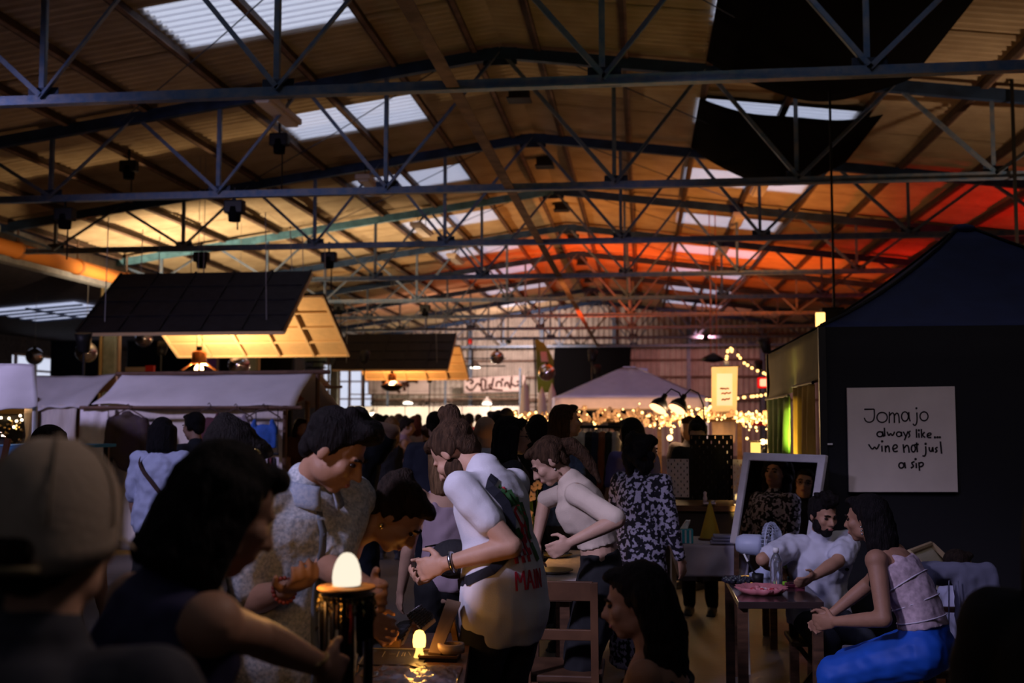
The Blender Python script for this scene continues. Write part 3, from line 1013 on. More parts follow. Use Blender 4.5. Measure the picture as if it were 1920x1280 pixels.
# shaded lamps over the bar
def shade_lamp(px, py, Y, w, label, power):
    c = at(px, py, Y)
    t = thing('shade_lamp', label, 'lamp', c, group='white shaded lamps over the far bar')
    MB().lathe([(w * .5, 0), (w * .45, .1), (w * .15, .22), (.03, .3)], 20).build('shade', mat('shade_white', (.55, .5, .48), .6), t, True)
    MB().lathe([(.02, -.04), (w * .46, -.05), (w * .46, .0), (.02, .02)], 20).build('glow_disc', mat_glow('shade_glow', (1, .92, .78), 5), t, True)
    MB().tube([(0, 0, .3), (0, 0, zroof(c.x) + .15 - c.z)], .012, 5).build('cable', m_blackmetal, t)
    lamp('shade_light', 'POINT', c + V((0, -.3, -.3)), power * 1.3, (1, .82, .6), .1)
shade_lamp(765, 755, 49.3, .45, 'shaded lamp over the far bar below the ladle banner', 90)
shade_lamp(913, 756, 49.3, .45, 'shaded lamp over the far bar below the drinks banner', 90)
shade_lamp(891, 688, 47, .45, 'shaded lamp hung above the drinks banner', 60)
shade_lamp(700, 776, 49.3, .4, 'shaded lamp low over the left end of the far bar', 90)
for px, lab in ((698, 'small dark round speaker left of the ladle banner'), (800, 'small dark round speaker right of the ladle banner')):
    c = at(px, 756, 50.4)
    t = thing('round_speaker', lab, 'speaker', c)
    MB().ell((0, 0, 0), (.09, .08, .09)).build('body', m_blackmetal, t, True)
    MB().tube([(0, 0, .05), (0, .6, .2)], .015, 6).build('bracket', m_blackmetal, t)
# black truss piece with a lamp (hangs by the second mirror ball)
t = thing('lighting_bar', 'short black lighting bars left of the mirror ball above the drinks banner', 'lighting bar', at(905, 678, 44))
for y in (672, 686):
    MB().tube([at(866, y, 44), at(948, y, 44)], .03, 6).build('bar', m_blackmetal, t, world=True)
MB().bar(at(886, 655, 44), at(886, 690, 44), .08).build('stem', m_blackmetal, t, world=True)
MB().tube([at(882, 655, 44), V((at(882, 655, 44).x, 44, zroof(at(882, 655, 44).x)))], .02, 6).build('chain', m_blackmetal, t, world=True)
MB().ell(at(882, 640, 44), (.1, .08, .12)).build('red_lamp', mat('red_plastic', (.5, .03, .03), .4), t, True, world=True)

# black curtain on the gable wall
t = thing('stage_curtain', 'large black curtain hung on the gable wall behind the pale gazebo', 'curtain', at(1110, 780, 51.6))
cloth(at(1040, 647, 51.6), at(1184, 647, 51.6), at(1176, 790, 51.6), at(1030, 790, 51.6), .06, 40, 8, seed=33).build('cloth', m_black, t, True, world=True)
MB().tube([at(1036, 646, 51.6), at(1188, 646, 51.6)], .04, 8).build('rail', m_blackmetal, t, world=True)
# green feather flag
t = thing('feather_flag', 'green curved feather flag with a pale square mark', 'flag', (at(1006, 770, 39).x, 39, 0))
def flagf(u, v):
    y = 636 + 100 * v
    xr = 1008 + 30 * min(1, (v * 2.6)) ** .55
    xl = 1003 + 5 * v
    return at(xl + (xr - xl) * u, y, 39 + .05 * sin(v * 5))
MB().sheet(flagf, 8, 16, .01).build('cloth', mat('flag_green', (.18, .30, .06), .8, var=.1), t, True, world=True)
MB().quad(at(1013, 659, 38.9), at(1025, 659, 38.9), at(1028, 678, 38.9), at(1015, 678, 38.9), .01).build('mark', mat('mark_pale', (.62, .50, .52), .8), t, world=True)
MB().tube([V((at(1006, 770, 39).x, 39, 0)), at(1004, 700, 39), at(1001, 634, 39)], .03, 6).build('pole', m_blackmetal, t, world=True)
# folded white parasols
for px, pt, lab in ((984, 716, 'left'), (1016, 728, 'middle'), (1035, 722, 'right')):
    top = at(px, pt, 36)
    t = thing('folded_parasol', 'folded white parasol by the green flag, %s of three' % {'left': 'leftmost', 'middle': 'middle one', 'right': 'rightmost'}[lab], 'parasol', (top.x, 36, 0), group='folded white parasols')
    MB().lathe([(.19, 1.4 - .0), (.17, 1.9), (.12, top.z - .25), (.03, top.z)], 12, mod=lambda a, z: 1 + .15 * sin(a * 6)).build('canopy', mat('parasol_white', (.62, .66, .8), .8), t, True)
    MB().tube([(0, 0, 0), (0, 0, top.z + .06)], .025, 8).build('pole', m_white, t)
    MB().lathe([(.15, 0), (.15, .06), (.05, .1)], 16).build('base', m_blackmetal, t)
# banner pale green, purple column, black curtains along the left wall
t = thing('shop_banner', 'pale green banner with a dark mark hung below the large reflector', 'banner', at(585, 712, 42))
MB().quad(at(553, 652, 42), at(615, 652, 42), at(612, 678, 42), at(572, 678, 42), .02).build('sheet', mat('mint', (.42, .58, .45), .8), t, world=True)
MB().quad(at(553, 652, 41.98), at(572, 652, 41.98), at(570, 700, 41.98), at(553, 700, 41.98), .02).build('sheet', mat('pale_blue_sheet', (.6, .66, .72), .8), t, world=True)
MB().quad(at(588, 680, 42), at(606, 680, 42), at(606, 688, 42), at(586, 688, 42), .02).build('sheet', _M['mint'], t, world=True)
MB().ell(at(596, 664, 41.9), (.16, .02, .1)).build('mark', m_black, t, world=True)
for y in (678, 689):
    MB().bar(at(575, y, 41.9), at(612, y, 41.9), .06).build('bar', m_blackmetal, t, world=True)
MB().tube([at(560, 652, 42), V((at(560, 652, 42).x, 42, 5.5))], .015, 5).build('wire', m_blackmetal, t, world=True)
MB().tube([at(608, 652, 42), V((at(608, 652, 42).x, 42, 5.5))], .015, 5).build('wire', m_blackmetal, t, world=True)
for a, b, lab in ((97, 195, 'black curtain left of the grey column behind the stalls'), (240, 386, 'black curtain behind the copper armed lamp'), (414, 548, 'black curtain left of the pale green banner')):
    t = thing('side_curtain', lab, 'curtain', (at((a + b) / 2, 700, 37).x, 37, 0), group='black curtains along the left side')
    cloth(at(a, 640, 37), at(b, 640, 37), V((at(b, 640, 37).x, 37, .02)), V((at(a, 640, 37).x, 37, .02)), .07, 40, 6, seed=a).build('cloth', m_black, t, True, world=True)
    MB().tube([at(a - 2, 639, 37), at(b + 2, 639, 37)], .035, 6).build('rail', m_blackmetal, t, world=True)
    for q in (a, b):
        MB().tube([at(q, 640, 37.05), V((at(q, 640, 37).x, 37.05, 0))], .03, 6).build('stand', m_blackmetal, t, world=True)
t = thing('purple_pillar', 'purple pillar between the black curtains', 'pillar', (at(399, 700, 36.5).x, 36.5, 0))
MB().box((0, 0, 1.95), (.34, .3, 3.9)).build('shaft', mat('pillar_purple', (.20, .07, .32), .7), t)
MB().tube([(.2, -.1, 0), (.2, -.1, 3.9)], .04, 8).build('pipe', _M['pipe_pink'], t)
t = thing('stall_sign_box', 'small red and pale box sign standing on the stall ridge line', 'sign', at(255, 700, 30))
MB().box((0, 0, .1), (.6, .1, .16)).build('pale_part', mat('pale_wood_sign', (.42, .30, .24), .7), t)
MB().box((.42, 0, .12), (.24, .12, .2)).build('red_part', mat('sign_red', (.5, .02, .01), .6), t)
MB().bar((0, .02, .1), (0, .02, -at(255, 700, 30).z), .06).build('post', m_pole, t)

# ------------------------------------------------------------------ pale gazebo in the middle distance
gy0, gy1 = 20.5, 23.5
L0, R0 = at(1038, 745, gy0), at(1325, 745, gy0)
t = thing('gazebo', 'pale mauve gazebo tent in the middle distance', 'gazebo', ((L0.x + R0.x) / 2, 22, 0))
gz = L0.z
pk = at(1180, 689, 22)
m_gaz = mat('gazebo_roof', (.56, .50, .56), .8, var=.05, bump=.08, bscale=4)
m_val = mat('gazebo_valance_lit', (.85, .62, .42), .8, var=.06)  # warm lamp light put into the valance colour
pf0, pf1, pb0, pb1 = V((L0.x, gy0, gz)), V((R0.x, gy0, gz)), V((L0.x, gy1, gz)), V((R0.x, gy1, gz))
q = .12
pk4 = [V((pk.x - q, 22 - q, pk.z)), V((pk.x + q, 22 - q, pk.z)), V((pk.x + q, 22 + q, pk.z)), V((pk.x - q, 22 + q, pk.z))]
for nm, a, b, c, d in (('roof_panel', pf0, pf1, pk4[1], pk4[0]), ('roof_panel', pf1, pb1, pk4[2], pk4[1]), ('roof_panel', pb1, pb0, pk4[3], pk4[2]), ('roof_panel', pb0, pf0, pk4[0], pk4[3])):
    cloth(a, b, c, d, .01, 16, 8, seed=3).build(nm, m_gaz, t, True, world=True)
MB().add([p + V((0, 0, .02)) for p in pk4] + [p - V((0, 0, .01)) for p in pk4], [(0, 1, 2, 3), (7, 6, 5, 4), (0, 4, 5, 1), (1, 5, 6, 2), (2, 6, 7, 3), (3, 7, 4, 0)]).build('roof_cap', m_gaz, t, world=True)
MB().quad(pk + V((-.02, -.1, .0)), pk + V((.36, -.1, -.02)), pk + V((.36, -.1, -.14)), pk + V((-.02, -.1, -.12)), .02).build('vent_flap', m_gaz, t, world=True)
dz = V((0, 0, -.21))
for a, b in ((pf0, pf1), (pf1, pb1), (pb1, pb0), (pb0, pf0)):
    cloth(a, b, b + dz, a + dz, .01, 16, 4, seed=4).build('valance', m_val, t, True, world=True)
for p in (pf0, pf1, pb0, pb1):
    MB().bar((p.x, p.y, 0), (p.x, p.y, p.z), .05).build('leg', m_white, t, world=True)
lamp('gazebo_lamp', 'POINT', ((L0.x + R0.x) / 2, 21.2, 1.8), 45, (1, .62, .28), .15)
for k, fx in enumerate((.22, .75)):  # added lamps, put in to warm and brighten the valance
    c = V((L0.x + (R0.x - L0.x) * fx, 19.4, 1.35))
    t = thing('fill_stand_lamp', 'added stand lamp brightening the pale gazebo valance, %s one' % ('left', 'right')[k], 'lamp', (c.x, c.y, 0), group='added lamps before the gazebo')
    MB().tube([(0, 0, 0), (0, 0, c.z - .05)], .015, 8).build('pole', m_blackmetal, t)
    MB().lathe([(.14, 0), (.14, .02), (.02, .03)], 16).build('foot', m_blackmetal, t)
    MB().ell((0, 0, c.z), .05).build('globe', mat_glow('fill_stand_globe', (1, .6, .28), 5, False), t, True)
    lamp('fill_stand_lamp_light', 'POINT', c + V((0, .12, .02)), 28, (1, .62, .34), .05)
# ------------------------------------------------------------------ dark gazebo on the right with its sign
TYF = 7.3
tl = at(1540, 613, TYF)
TX, TZ = tl.x, tl.z
m_navy = mat('tent_navy', (.012, .020, .075), .8, var=.15, vscale=5, bump=.1, bscale=8)
m_tentwall = mat('tent_wall_black', (.008, .008, .010), .9, bump=.1, bscale=12)
t = thing('dark_gazebo', 'dark navy gazebo with black front wall on the right', 'gazebo', (TX + 1.5, TYF + 1.5, 0))
e = [V((TX, TYF, TZ)), V((TX + 3, TYF, TZ)), V((TX + 3, TYF + 3, TZ)), V((TX, TYF + 3, TZ))]
pkz = at(1805, 432, TYF + 1.5).z
pk = V((TX + 1.5, TYF + 1.5, pkz))
pkr = at(1805, 432, TYF + 1.5)
pk.x = pkr.x
for i in range(4):
    a, b = e[i], e[(i + 1) % 4]
    o = .07
    c = pk + V((b.x - pk.x, b.y - pk.y, 0)).normalized() * o
    d = pk + V((a.x - pk.x, a.y - pk.y, 0)).normalized() * o
    def fn(u, v, a=a, b=b, c=c, d=d):
        p = (a * (1 - u) + b * u) * (1 - v) + (d * (1 - u) + c * u) * v
        return p - V((0, 0, .14 * 4 * v * (1 - v) * .5 + .04 * 4 * u * (1 - u) * (1 - v)))
    MB().sheet(fn, 14, 10, .006).build('roof_panel', m_navy, t, True, world=True)
    MB().tube([fn(0, v / 8) + V((0, 0, .012)) for v in range(9)], .012, 6).build('roof_seam', m_tentwall, t, world=True)
MB().ell(pk + V((0, 0, .0)), (.1, .1, .05)).build('roof_tip', m_navy, t, True, world=True)
for p in e:
    MB().bar((p.x, p.y, 0), (p.x, p.y, TZ), .045).build('leg', m_blackmetal, t, world=True)
cloth(e[0] + V((0, -.01, 0)), e[1] + V((0, -.01, 0)), V((TX + 3, TYF - .01, .05)), V((TX, TYF - .01, .05)), .006, 30, 10, seed=51).build('front_wall', m_tentwall, t, True, world=True)
cloth(e[1], e[2], V((TX + 3, TYF + 3, .05)), V((TX + 3, TYF, .05)), .006, 10, 6, seed=52).build('side_wall', m_tentwall, t, True, world=True)
m_olive = mat('drape_olive', (.085, .062, .022), .85, var=.2, vscale=5)
cloth(e[3], e[0], e[0] + V((0, 0, -.34)), e[3] + V((0, 0, -.42)), .02, 20, 6, seed=53).build('side_valance', m_olive, t, True, world=True)
MB().tube([e[0] + V((.02, -.03, -.75)), e[0] + V((.05, -.03, -.75))], .006, 6).build('zip_pull', m_white, t, world=True)
MB().tube([(TX + 1.25, TYF - .025, 1.9), (TX + 1.25, TYF - .025, .3)], .004, 5).build('wall_seam', mat('seam_grey', (.05, .05, .055), .8), t, world=True)

# drapes along its left side, lit from below
m_yel = mat('drape_yellow', (.50, .30, .05), .85, var=.15, vscale=4)
m_grn = mat('drape_green', (.16, .26, .03), .85, var=.15, vscale=4)
def drape(xa, ya, xb, yb, z0, z1, m, label, seed, pinch=0):
    t = thing('drape', label, 'curtain', ((xa + xb) / 2, (ya + yb) / 2, z1), group='drapes on the left side of the dark gazebo')
    def fn(u, v):
        s = 1 - pinch * sin(pi * min(1, v * 1.15)) * .6
        uu = .5 + (u - .5) * s
        x, y = xa + (xb - xa) * uu, ya + (yb - ya) * uu
        w = .035 * sin(u * 26 + seed) * (.4 + v)
        return (x + w, y + w * .3, z0 + (z1 - z0) * v)
    MB().sheet(fn, 40, 14, .005).build('cloth', m, t, True, world=True)
    MB().tube([(xa, ya, z0 + .01), (xb, yb, z0 + .01)], .012, 6).build('rod', m_blackmetal, t, world=True)
drape(TX - .03, 7.5, TX - .03, 8.5, TZ - .36, .25, m_yel, 'mustard yellow drape nearest the black tent wall', 1, .25)
drape(TX - .04, 8.65, TX - .04, 10.2, TZ - .42, .25, m_grn, 'yellow green drape glowing beside the mustard one', 2, .35)
g = at(1478, 862, 8.6)
t = thing('green_uplight', 'small green uplight glowing at the foot of the yellow green drape', 'light', g)
MB().lathe([(.05, -.14), (.06, -.12), (.06, 0), (.05, 0), (.045, -.04), (.01, -.05)], 14).build('housing', m_blackmetal, t, True)
MB().lathe([(.01, -.035), (.044, -.035), (.044, -.03), (.01, -.03)], 14).build('lens', mat_glow('green_lens', (.75, 1, .35), 12), t)
MB().tube([(0, 0, -.14), (0, 0, -g.z)], .015, 6).build('stand', m_blackmetal, t)
lamp('green_uplight_beam', 'SPOT', g + V((0, 0, .02)), 40, (.80, 1, .28), .03, g + V((.12, .5, 1.2)), 120)
lamp('drape_fill_light', 'SPOT', (TX - .45, 8.2, .9), 110, (1, .75, .2), .05, (TX + .1, 8.75, 1.5), 100)  # added bare light brightening the drapes, no fixture

# hand lettered sign
S = [at(1588, 727, TYF - .05), at(1790, 724, TYF - .05), at(1796, 922, TYF - .05), at(1592, 922, TYF - .05)]
t = thing('lettered_sign', 'square cream sign with handwriting reading Jomajo always like wine not just a sip', 'sign', (S[0] + S[2]) / 2)
MB().quad(S[3], S[2], S[1], S[0], .02).build('board', mat('sign_cream', (.60, .52, .46), .75, var=.06, vscale=5), t, world=True)
E_ = ell_pts
J1 = [[(240, 310), (352, 308)], [(352, 308), (356, 395), (340, 440), (300, 458), (258, 445), (240, 405)], E_(440, 400, 58, 56), [(522, 338), (520, 465)], [(521, 385), (550, 345), (576, 360), (578, 462)], [(578, 380), (605, 345), (628, 375), (632, 465)],
      E_(695, 390, 38, 52), [(738, 340), (742, 415), (755, 445)], [(828, 345), (832, 440), (818, 485), (798, 490), (784, 470)], [(823, 298)], E_(908, 388, 45, 50)]
J2 = [E_(415, 588, 32, 28), [(445, 555), (450, 605), (462, 615)], [(465, 515), (470, 612)], [(495, 560), (515, 612), (535, 572), (556, 612), (580, 560)], E_(628, 588, 27, 26), [(655, 560), (660, 612)], [(676, 560), (704, 612)], [(730, 555), (690, 655)],
      [(758, 552), (736, 566), (744, 588), (752, 606), (730, 626)], [(822, 530), (826, 628)], [(850, 575), (853, 628)], [(850, 545)], [(878, 530), (882, 628)], [(915, 563), (886, 598), (922, 626)],
      [(942, 605), (988, 596), (984, 574), (956, 576), (940, 602), (954, 626), (990, 624)], [(1030, 622)], [(1058, 622)], [(1085, 622)]]
J3 = [[(288, 700), (332, 765), (356, 722), (378, 765), (410, 698)], [(436, 715), (441, 782)], [(440, 668)], [(475, 715), (479, 790)], [(479, 742), (503, 712), (518, 735), (522, 790)], [(560, 757), (612, 738), (604, 706), (572, 708), (555, 750), (576, 786), (616, 776)],
      [(675, 700), (686, 795)], [(686, 745), (714, 706), (736, 728), (742, 795)], E_(789, 748, 23, 38), [(825, 680), (834, 790)], [(800, 705), (850, 700)], [(926, 722), (931, 798), (915, 838), (890, 826)], [(925, 695)], [(965, 730), (970, 775), (994, 784), (1004, 735)], [(1004, 730), (1012, 786)],
      [(1060, 733), (1032, 745), (1045, 762), (1056, 776), (1030, 792)], [(1090, 668), (1105, 805)]]
J4 = [E_(655, 936, 28, 30), [(690, 900), (702, 970)], [(802, 894), (766, 906), (782, 928), (794, 946), (760, 966)], [(820, 908), (823, 968)], [(814, 866)], [(850, 900), (858, 996)], [(853, 912), (888, 900), (905, 925), (882, 950), (856, 950)]]
kk = 225 / 1340
mpS = lambda x, y: at(1580 + x * kk, 715 + y * kk, TYF - .051)
def sm_(L):
    return [smooth_pts(s) if 2 < len(s) < 20 else s for s in L]
ribbons(sm_(J1), mpS, (0, -1, 0), .0085).build('lettering', m_ink, t, world=True)
ribbons(sm_(J2[:9]), mpS, (0, -1, 0), .0095).build('lettering', m_ink, t, world=True)
ribbons(sm_(J2[9:]), mpS, (0, -1, 0), .0095).build('lettering', m_ink, t, world=True)
ribbons(sm_(J3), mpS, (0, -1, 0), .010).build('lettering', m_ink, t, world=True)
ribbons(sm_(J4), mpS, (0, -1, 0), .010).build('lettering', m_ink, t, world=True)

# ------------------------------------------------------------------ lit stand with garlands, banner, string lights
m_bulb = mat_glow('fairy_bulb', (1, .56, .18), 4.5, False)
m_bulb2 = mat_glow('festoon_bulb', (1, .52, .16), 3.2, False)
m_petal = mat('petal_pale', (.75, .52, .40), .7, var=.1)
bulb_me = MB().ell((0, 0, 0), .0145, n=6, m=4).mesh('bulb')
pet = MB()
for k in range(5):
    a = k * 2 * pi / 5
    pet.ell((cos(a) * .035, sin(a) * .035, 0), (.03, .03, .012), n=6, m=4)
pet_me = pet.mesh('blossom')
def garland(pa, pb, Y, n, spread, label, nb=10, seed=0, group='fairy light garlands on the stand'):
    A, B = at(*pa, Y), at(*pb, Y)
    t = thing('fairy_garland', label, 'garland', (A + B) / 2, group=group)
    c = t.location
    MB().tube([A - c, (A + B) / 2 - c - V((0, 0, .02)), B - c], .006, 5).build('wire', mat('wire_dark', (.03, .02, .01), .6), t)
    r = random.Random(seed)
    for k in range(n):
        u = r.random()
        p = A.lerp(B, u) + V((r.gauss(0, .02), r.gauss(0, .10), r.gauss(0, spread)))
        place('bulb', bulb_me, m_bulb, t, p - c, scale=r.uniform(.6, 1.25))
    for k in range(nb):
        p = A.lerp(B, r.random()) + V((0, r.gauss(.02, .06), r.gauss(.015, spread * .6)))
        place('blossom', pet_me, m_petal, t, p - c, rot=(R(90) + r.gauss(0, .5), r.gauss(0, .5), r.random() * 6), scale=r.uniform(.55, 1.0))
garland((962, 782), (1042, 786), 12.5, 46, .05, 'fairy light garland left of the tall long haired visitor', 14, 1)
garland((1082, 784), (1235, 782), 12.5, 42, .06, 'fairy light garland with pale blossoms below the gazebo valance', 46, 2)
garland((1238, 790), (1335, 776), 12.3, 95, .055, 'dense fairy light garland right of the desk lamps', 30, 3)
garland((1334, 782), (1384, 780), 12.3, 16, .015, 'sparse fairy light garland across the lit banner', 8, 4)
garland((1384, 784), (1474, 782), 12.3, 105, .06, 'dense fairy light garland right of the lit banner', 22, 5)
garland((1440, 794), (1470, 808), 12.3, 12, .03, 'short drooping fairy light tail beside the green drape', 0, 6)
for px, pw in ((1000, 3), (1120, 4), (1290, 18), (1425, 18)):
    lamp('garland_light', 'POINT', at(px, 790, 12.0), pw, (1, .52, .16), .12)
# stand frame carrying them
t = thing('garland_stand', 'wooden stand frame carrying the fairy light garlands', 'stand', (at(1230, 800, 12.6).x, 12.6, 0))
MB().bar(at(955, 788, 12.6), at(1478, 786, 12.6), .05).build('beam', m_wood_dark, t, world=True)
for px in (960, 1085, 1236, 1386, 1474):
    p = at(px, 788, 12.6)
    MB().bar((p.x, p.y, 0), p, .05).build('post', m_wood_dark, t, world=True)
MB().box((at(1420, 900, 12.8).x, 12.8, .9), (.9, .5, .05)).build('shelf', m_wood, t, world=True)
MB().box((at(1420, 900, 12.8).x, 13.05, .45), (.9, .04, .9)).build('back_board', m_wood_dark, t, world=True)

def festoon(pts, Y, n, label):
    P = [at(x, y, Y) for x, y in pts]
    c = P[0]
    t = thing('festoon_lights', label, 'string lights', c, group='festoon strings by the lit banner')
    MB().tube([p - c + V((0, 0, .03)) for p in P], .006, 5).build('cable', _M['wire_dark'], t)
    me = bpy.data.meshes.get('festoon_bulb') or MB().ell((0, 0, 0), .019, n=10, m=7).mesh('festoon_bulb')
    seg = [(P[i + 1] - P[i]).length for i in range(len(P) - 1)]
    tot = sum(seg)
    for k in range(n):
        d = tot * (k + .5) / n + random.uniform(-.02, .02)
        i = 0
        while i < len(seg) - 1 and d > seg[i]:
            d -= seg[i]
            i += 1
        place('bulb', me, m_bulb2, t, P[i].lerp(P[i + 1], max(0, min(1, d / seg[i]))) - c)
festoon([(1362, 674), (1364, 660), (1366, 653), (1373, 653), (1371, 664)], 13.0, 7, 'festoon bulbs wound round the top of the banner pole')
festoon([(1381, 662), (1395, 680), (1415, 693), (1434, 700), (1452, 709)], 13.0, 9, 'festoon string sloping down from the banner pole to the right')
festoon([(1322, 749), (1335, 750)], 13.0, 3, 'short festoon string left of the lit banner')
festoon([(1380, 747), (1400, 744), (1430, 741), (1456, 735)], 13.0, 10, 'festoon string running level right of the lit banner')
# banner with a warm glow put into its cloth as emission
t = thing('lit_banner', 'tall cream banner with orange border and faded orange writing, warm glow put into its cloth', 'banner', (at(1360, 690, 12.9).x, 12.9, 0))
def mat_banner_glow():
    m = mat('banner_glow_cloth', (.8, .6, .32), .8, color2=(.85, .5, .12), vscale=6, emit=(1, .60, .20), es=.75)
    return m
MB().quad(at(1334, 688, 12.9), at(1383, 687, 12.9), at(1381, 770, 12.9), at(1334, 772, 12.9), .03).build('cloth', mat_banner_glow(), t, world=True)
MB().quad(at(1344, 700, 12.87), at(1373, 700, 12.87), at(1373, 760, 12.87), at(1344, 760, 12.87), .006).build('field', mat('banner_glow_field', (.85, .72, .5), .8, emit=(1, .76, .42), es=.8), t, world=True)
cloth(at(1334, 772, 12.9), at(1381, 770, 12.9), at(1378, 830, 12.9), at(1336, 830, 12.9), .02, 12, 8, seed=61).build('lower_cloth', mat('banner_lower', (.5, .38, .36), .8, color2=(.7, .5, .4), vscale=9), t, True, world=True)
ribbons([smooth_pts(s) for s in [[(270, 600), (290, 585), (300, 605), (320, 588), (340, 605), (360, 588), (385, 600)], [(285, 665), (310, 645), (330, 668), (350, 642), (380, 660), (410, 640)], [(290, 745), (310, 720), (330, 745), (350, 718), (375, 735), (395, 712)]]],
        lambda x, y: at(1310 + x * 160 / 1078, 640 + y * 160 / 1078, 12.86), (0, -1, 0), .016).build('lettering', mat('banner_ink', (.5, .12, .02), .8), t, world=True)
pp = at(1362, 676, 12.95)
MB().tube([(pp.x, pp.y, 0), pp], .03, 8).build('pole', m_white, t, world=True)
MB().tube([at(1332, 688, 12.92), at(1388, 687, 12.92)], .012, 6).build('top_bar', m_wood, t, world=True)
# red lit sign on a post
t = thing('red_light_sign', 'glowing red and white light box on a post behind the string lights', 'sign', (at(1440, 720, 17).x, 17, 0))
c = at(1440, 717, 17)
MB().box((0, 0, c.z), (.24, .06, .11)).build('light_box', mat_glow('red_box', (1, .22, .12), 3.5), t, bevel=.02)
MB().box((0, .04, c.z), (.32, .05, .17)).build('surround', mat('red_glossy', (.6, .02, .02), .4), t, bevel=.02)
MB().box((.02, 0, c.z / 2), (.05, .05, c.z)).build('post', _M['red_glossy'], t)
MB().box((0, 0, c.z - .62), (.5, .04, .05)).build('cross_bar', _M['red_glossy'], t)
lamp('red_sign_light', 'POINT', c + V((0, -.3, 0)), 10, (1, .08, .03), .08)
# small yellow lantern and other table lights on the stand
t = thing('paper_lantern', 'square yellow paper lantern glowing above the white framed mirror', 'lantern', at(1417, 860, 10.6))
MB().box((0, 0, .08), (.085, .085, .15)).build('shade', mat_glow('lantern_paper', (1, .62, .15), 1.5), t, bevel=.01)
for z in (0, .16):
    MB().box((0, 0, z), (.1, .1, .012)).build('rim', m_wood_dark, t)
MB().tube([(0, 0, 0), (0, 0, -at(1417, 860, 10.6).z)], .015, 6).build('stand', m_wood_dark, t)
lamp('lantern_light', 'POINT', at(1417, 850, 10.4), 3, (1, .55, .15), .05)
t = thing('globe_lamp', 'pair of warm globe bulbs on a stand right of the yellow lantern', 'lamp', at(1436, 828, 11.2))
for dx in (-.028, .028):
    MB().ell((dx, 0, 0), .03).build('globe', mat_glow('warm_globe', (1, .6, .25), 5), t, True)
MB().tube([(0, 0, -.02), (0, 0, -at(1436, 828, 11.2).z)], .012, 6).build('stand', m_blackmetal, t)
MB().lathe([(.08, -.24), (.07, -.12), (.03, -.06)], 14).build('base', m_blackmetal, t)

# desk lamps on goosenecks
for k, (px, py, lab) in enumerate(((1234, 765, 'left'), (1270, 766, 'right'))):
    c = at(px, py, 11.5)
    t = thing('desk_lamp', 'black gooseneck lamp with lit rim above the garland, the %s one of two' % lab, 'lamp', c, group='black gooseneck lamps')
    ax = V((-.45, -.35, -.82))
    q = ax.to_track_quat('Z', 'Y').to_matrix()
    s = MB().lathe([(.095, .0), (.088, -.05), (.05, -.10), (.028, -.12), (.026, -.17)], 20)
    s.v = [q @ p for p in s.v]
    s.build('shade', m_blackmetal, t, True)
    s = MB().lathe([(.01, .004), (.09, .004), (.094, .012), (.01, .012)], 20)
    s.v = [q @ p for p in s.v]
    s.build('lit_rim', mat_glow('lamp_rim', (1, .45, .2), 3.5), t, True)
    h = -ax * .17
    lamp('desk_lamp_light', 'POINT', c + ax * .07 + V((0, -.06, 0)), 14, (1, .66, .36), .05)
    MB().tube([h, h + V((.06, 0, .06)), h + V((.14, 0, .02)), h + V((.19, 0, -.1)), h + V((.2, .02, -.32))], .009, 6).build('gooseneck', m_blackmetal, t, True)
    MB().box(h + V((.2, .02, -.36)), (.06, .06, .1)).build('clamp', m_blackmetal, t)
    MB().bar(h + V((.2, .02, -.4)), (h.x + .2, h.y + .02, -c.z), .03).build('post', m_blackmetal, t)

# stage light box up on the right
t = thing('stage_floodlight', 'boxy stage floodlight glowing amber left of the dark gazebo roof', 'floodlight', at(1545, 600, 15))
c = t.location.copy()
MB().box((.12, .1, .02), (.3, .25, .3)).build('housing', m_blackmetal, t, bevel=.02)
MB().box((-.05, -.02, 0), (.12, .04, .2)).build('lens', mat_glow('amber_lens', (1, .5, .14), 3), t, bevel=.01)
MB().bar((.15, .1, .1), (.15, .1, zroof(c.x) - c.z + .04), .03).build('hanger', m_blackmetal, t)
t = thing('red_tube_light', 'short glowing red tube light behind the dark gazebo at the right edge', 'light', at(1910, 472, 15.8))
d = at(1940, 490, 15.8) - at(1896, 462, 15.8)
MB().tube([-d / 2, d / 2], .05, 10).build('tube', mat_glow('red_tube', (1, .02, .01), 2.5), t)
MB().bar((0, .06, 0), (0, .06, zroof(t.location.x) + .15 - t.location.z), .04).build('hanger', m_blackmetal, t)

# pendant lamp hung low over the gazebo
t = thing('hung_light', 'dark hanging light on two orange cords above the lit banner', 'lamp', at(1337, 672, 27))
MB().lathe([(.02, -.1), (.22, -.06), (.26, 0), (.1, .1), (.03, .14)], 16, mod=lambda a, z: 1 + .2 * sin(5 * a)).build('shade', m_blackmetal, t, True)
for dx in (-.05, .09):
    MB().tube([(dx, 0, .1), (dx, 0, zroof(at(1337, 672, 27).x) + .15 - at(1337, 672, 27).z)], .012, 5).build('cord', mat('cord_orange', (.55, .15, .06), .6), t)

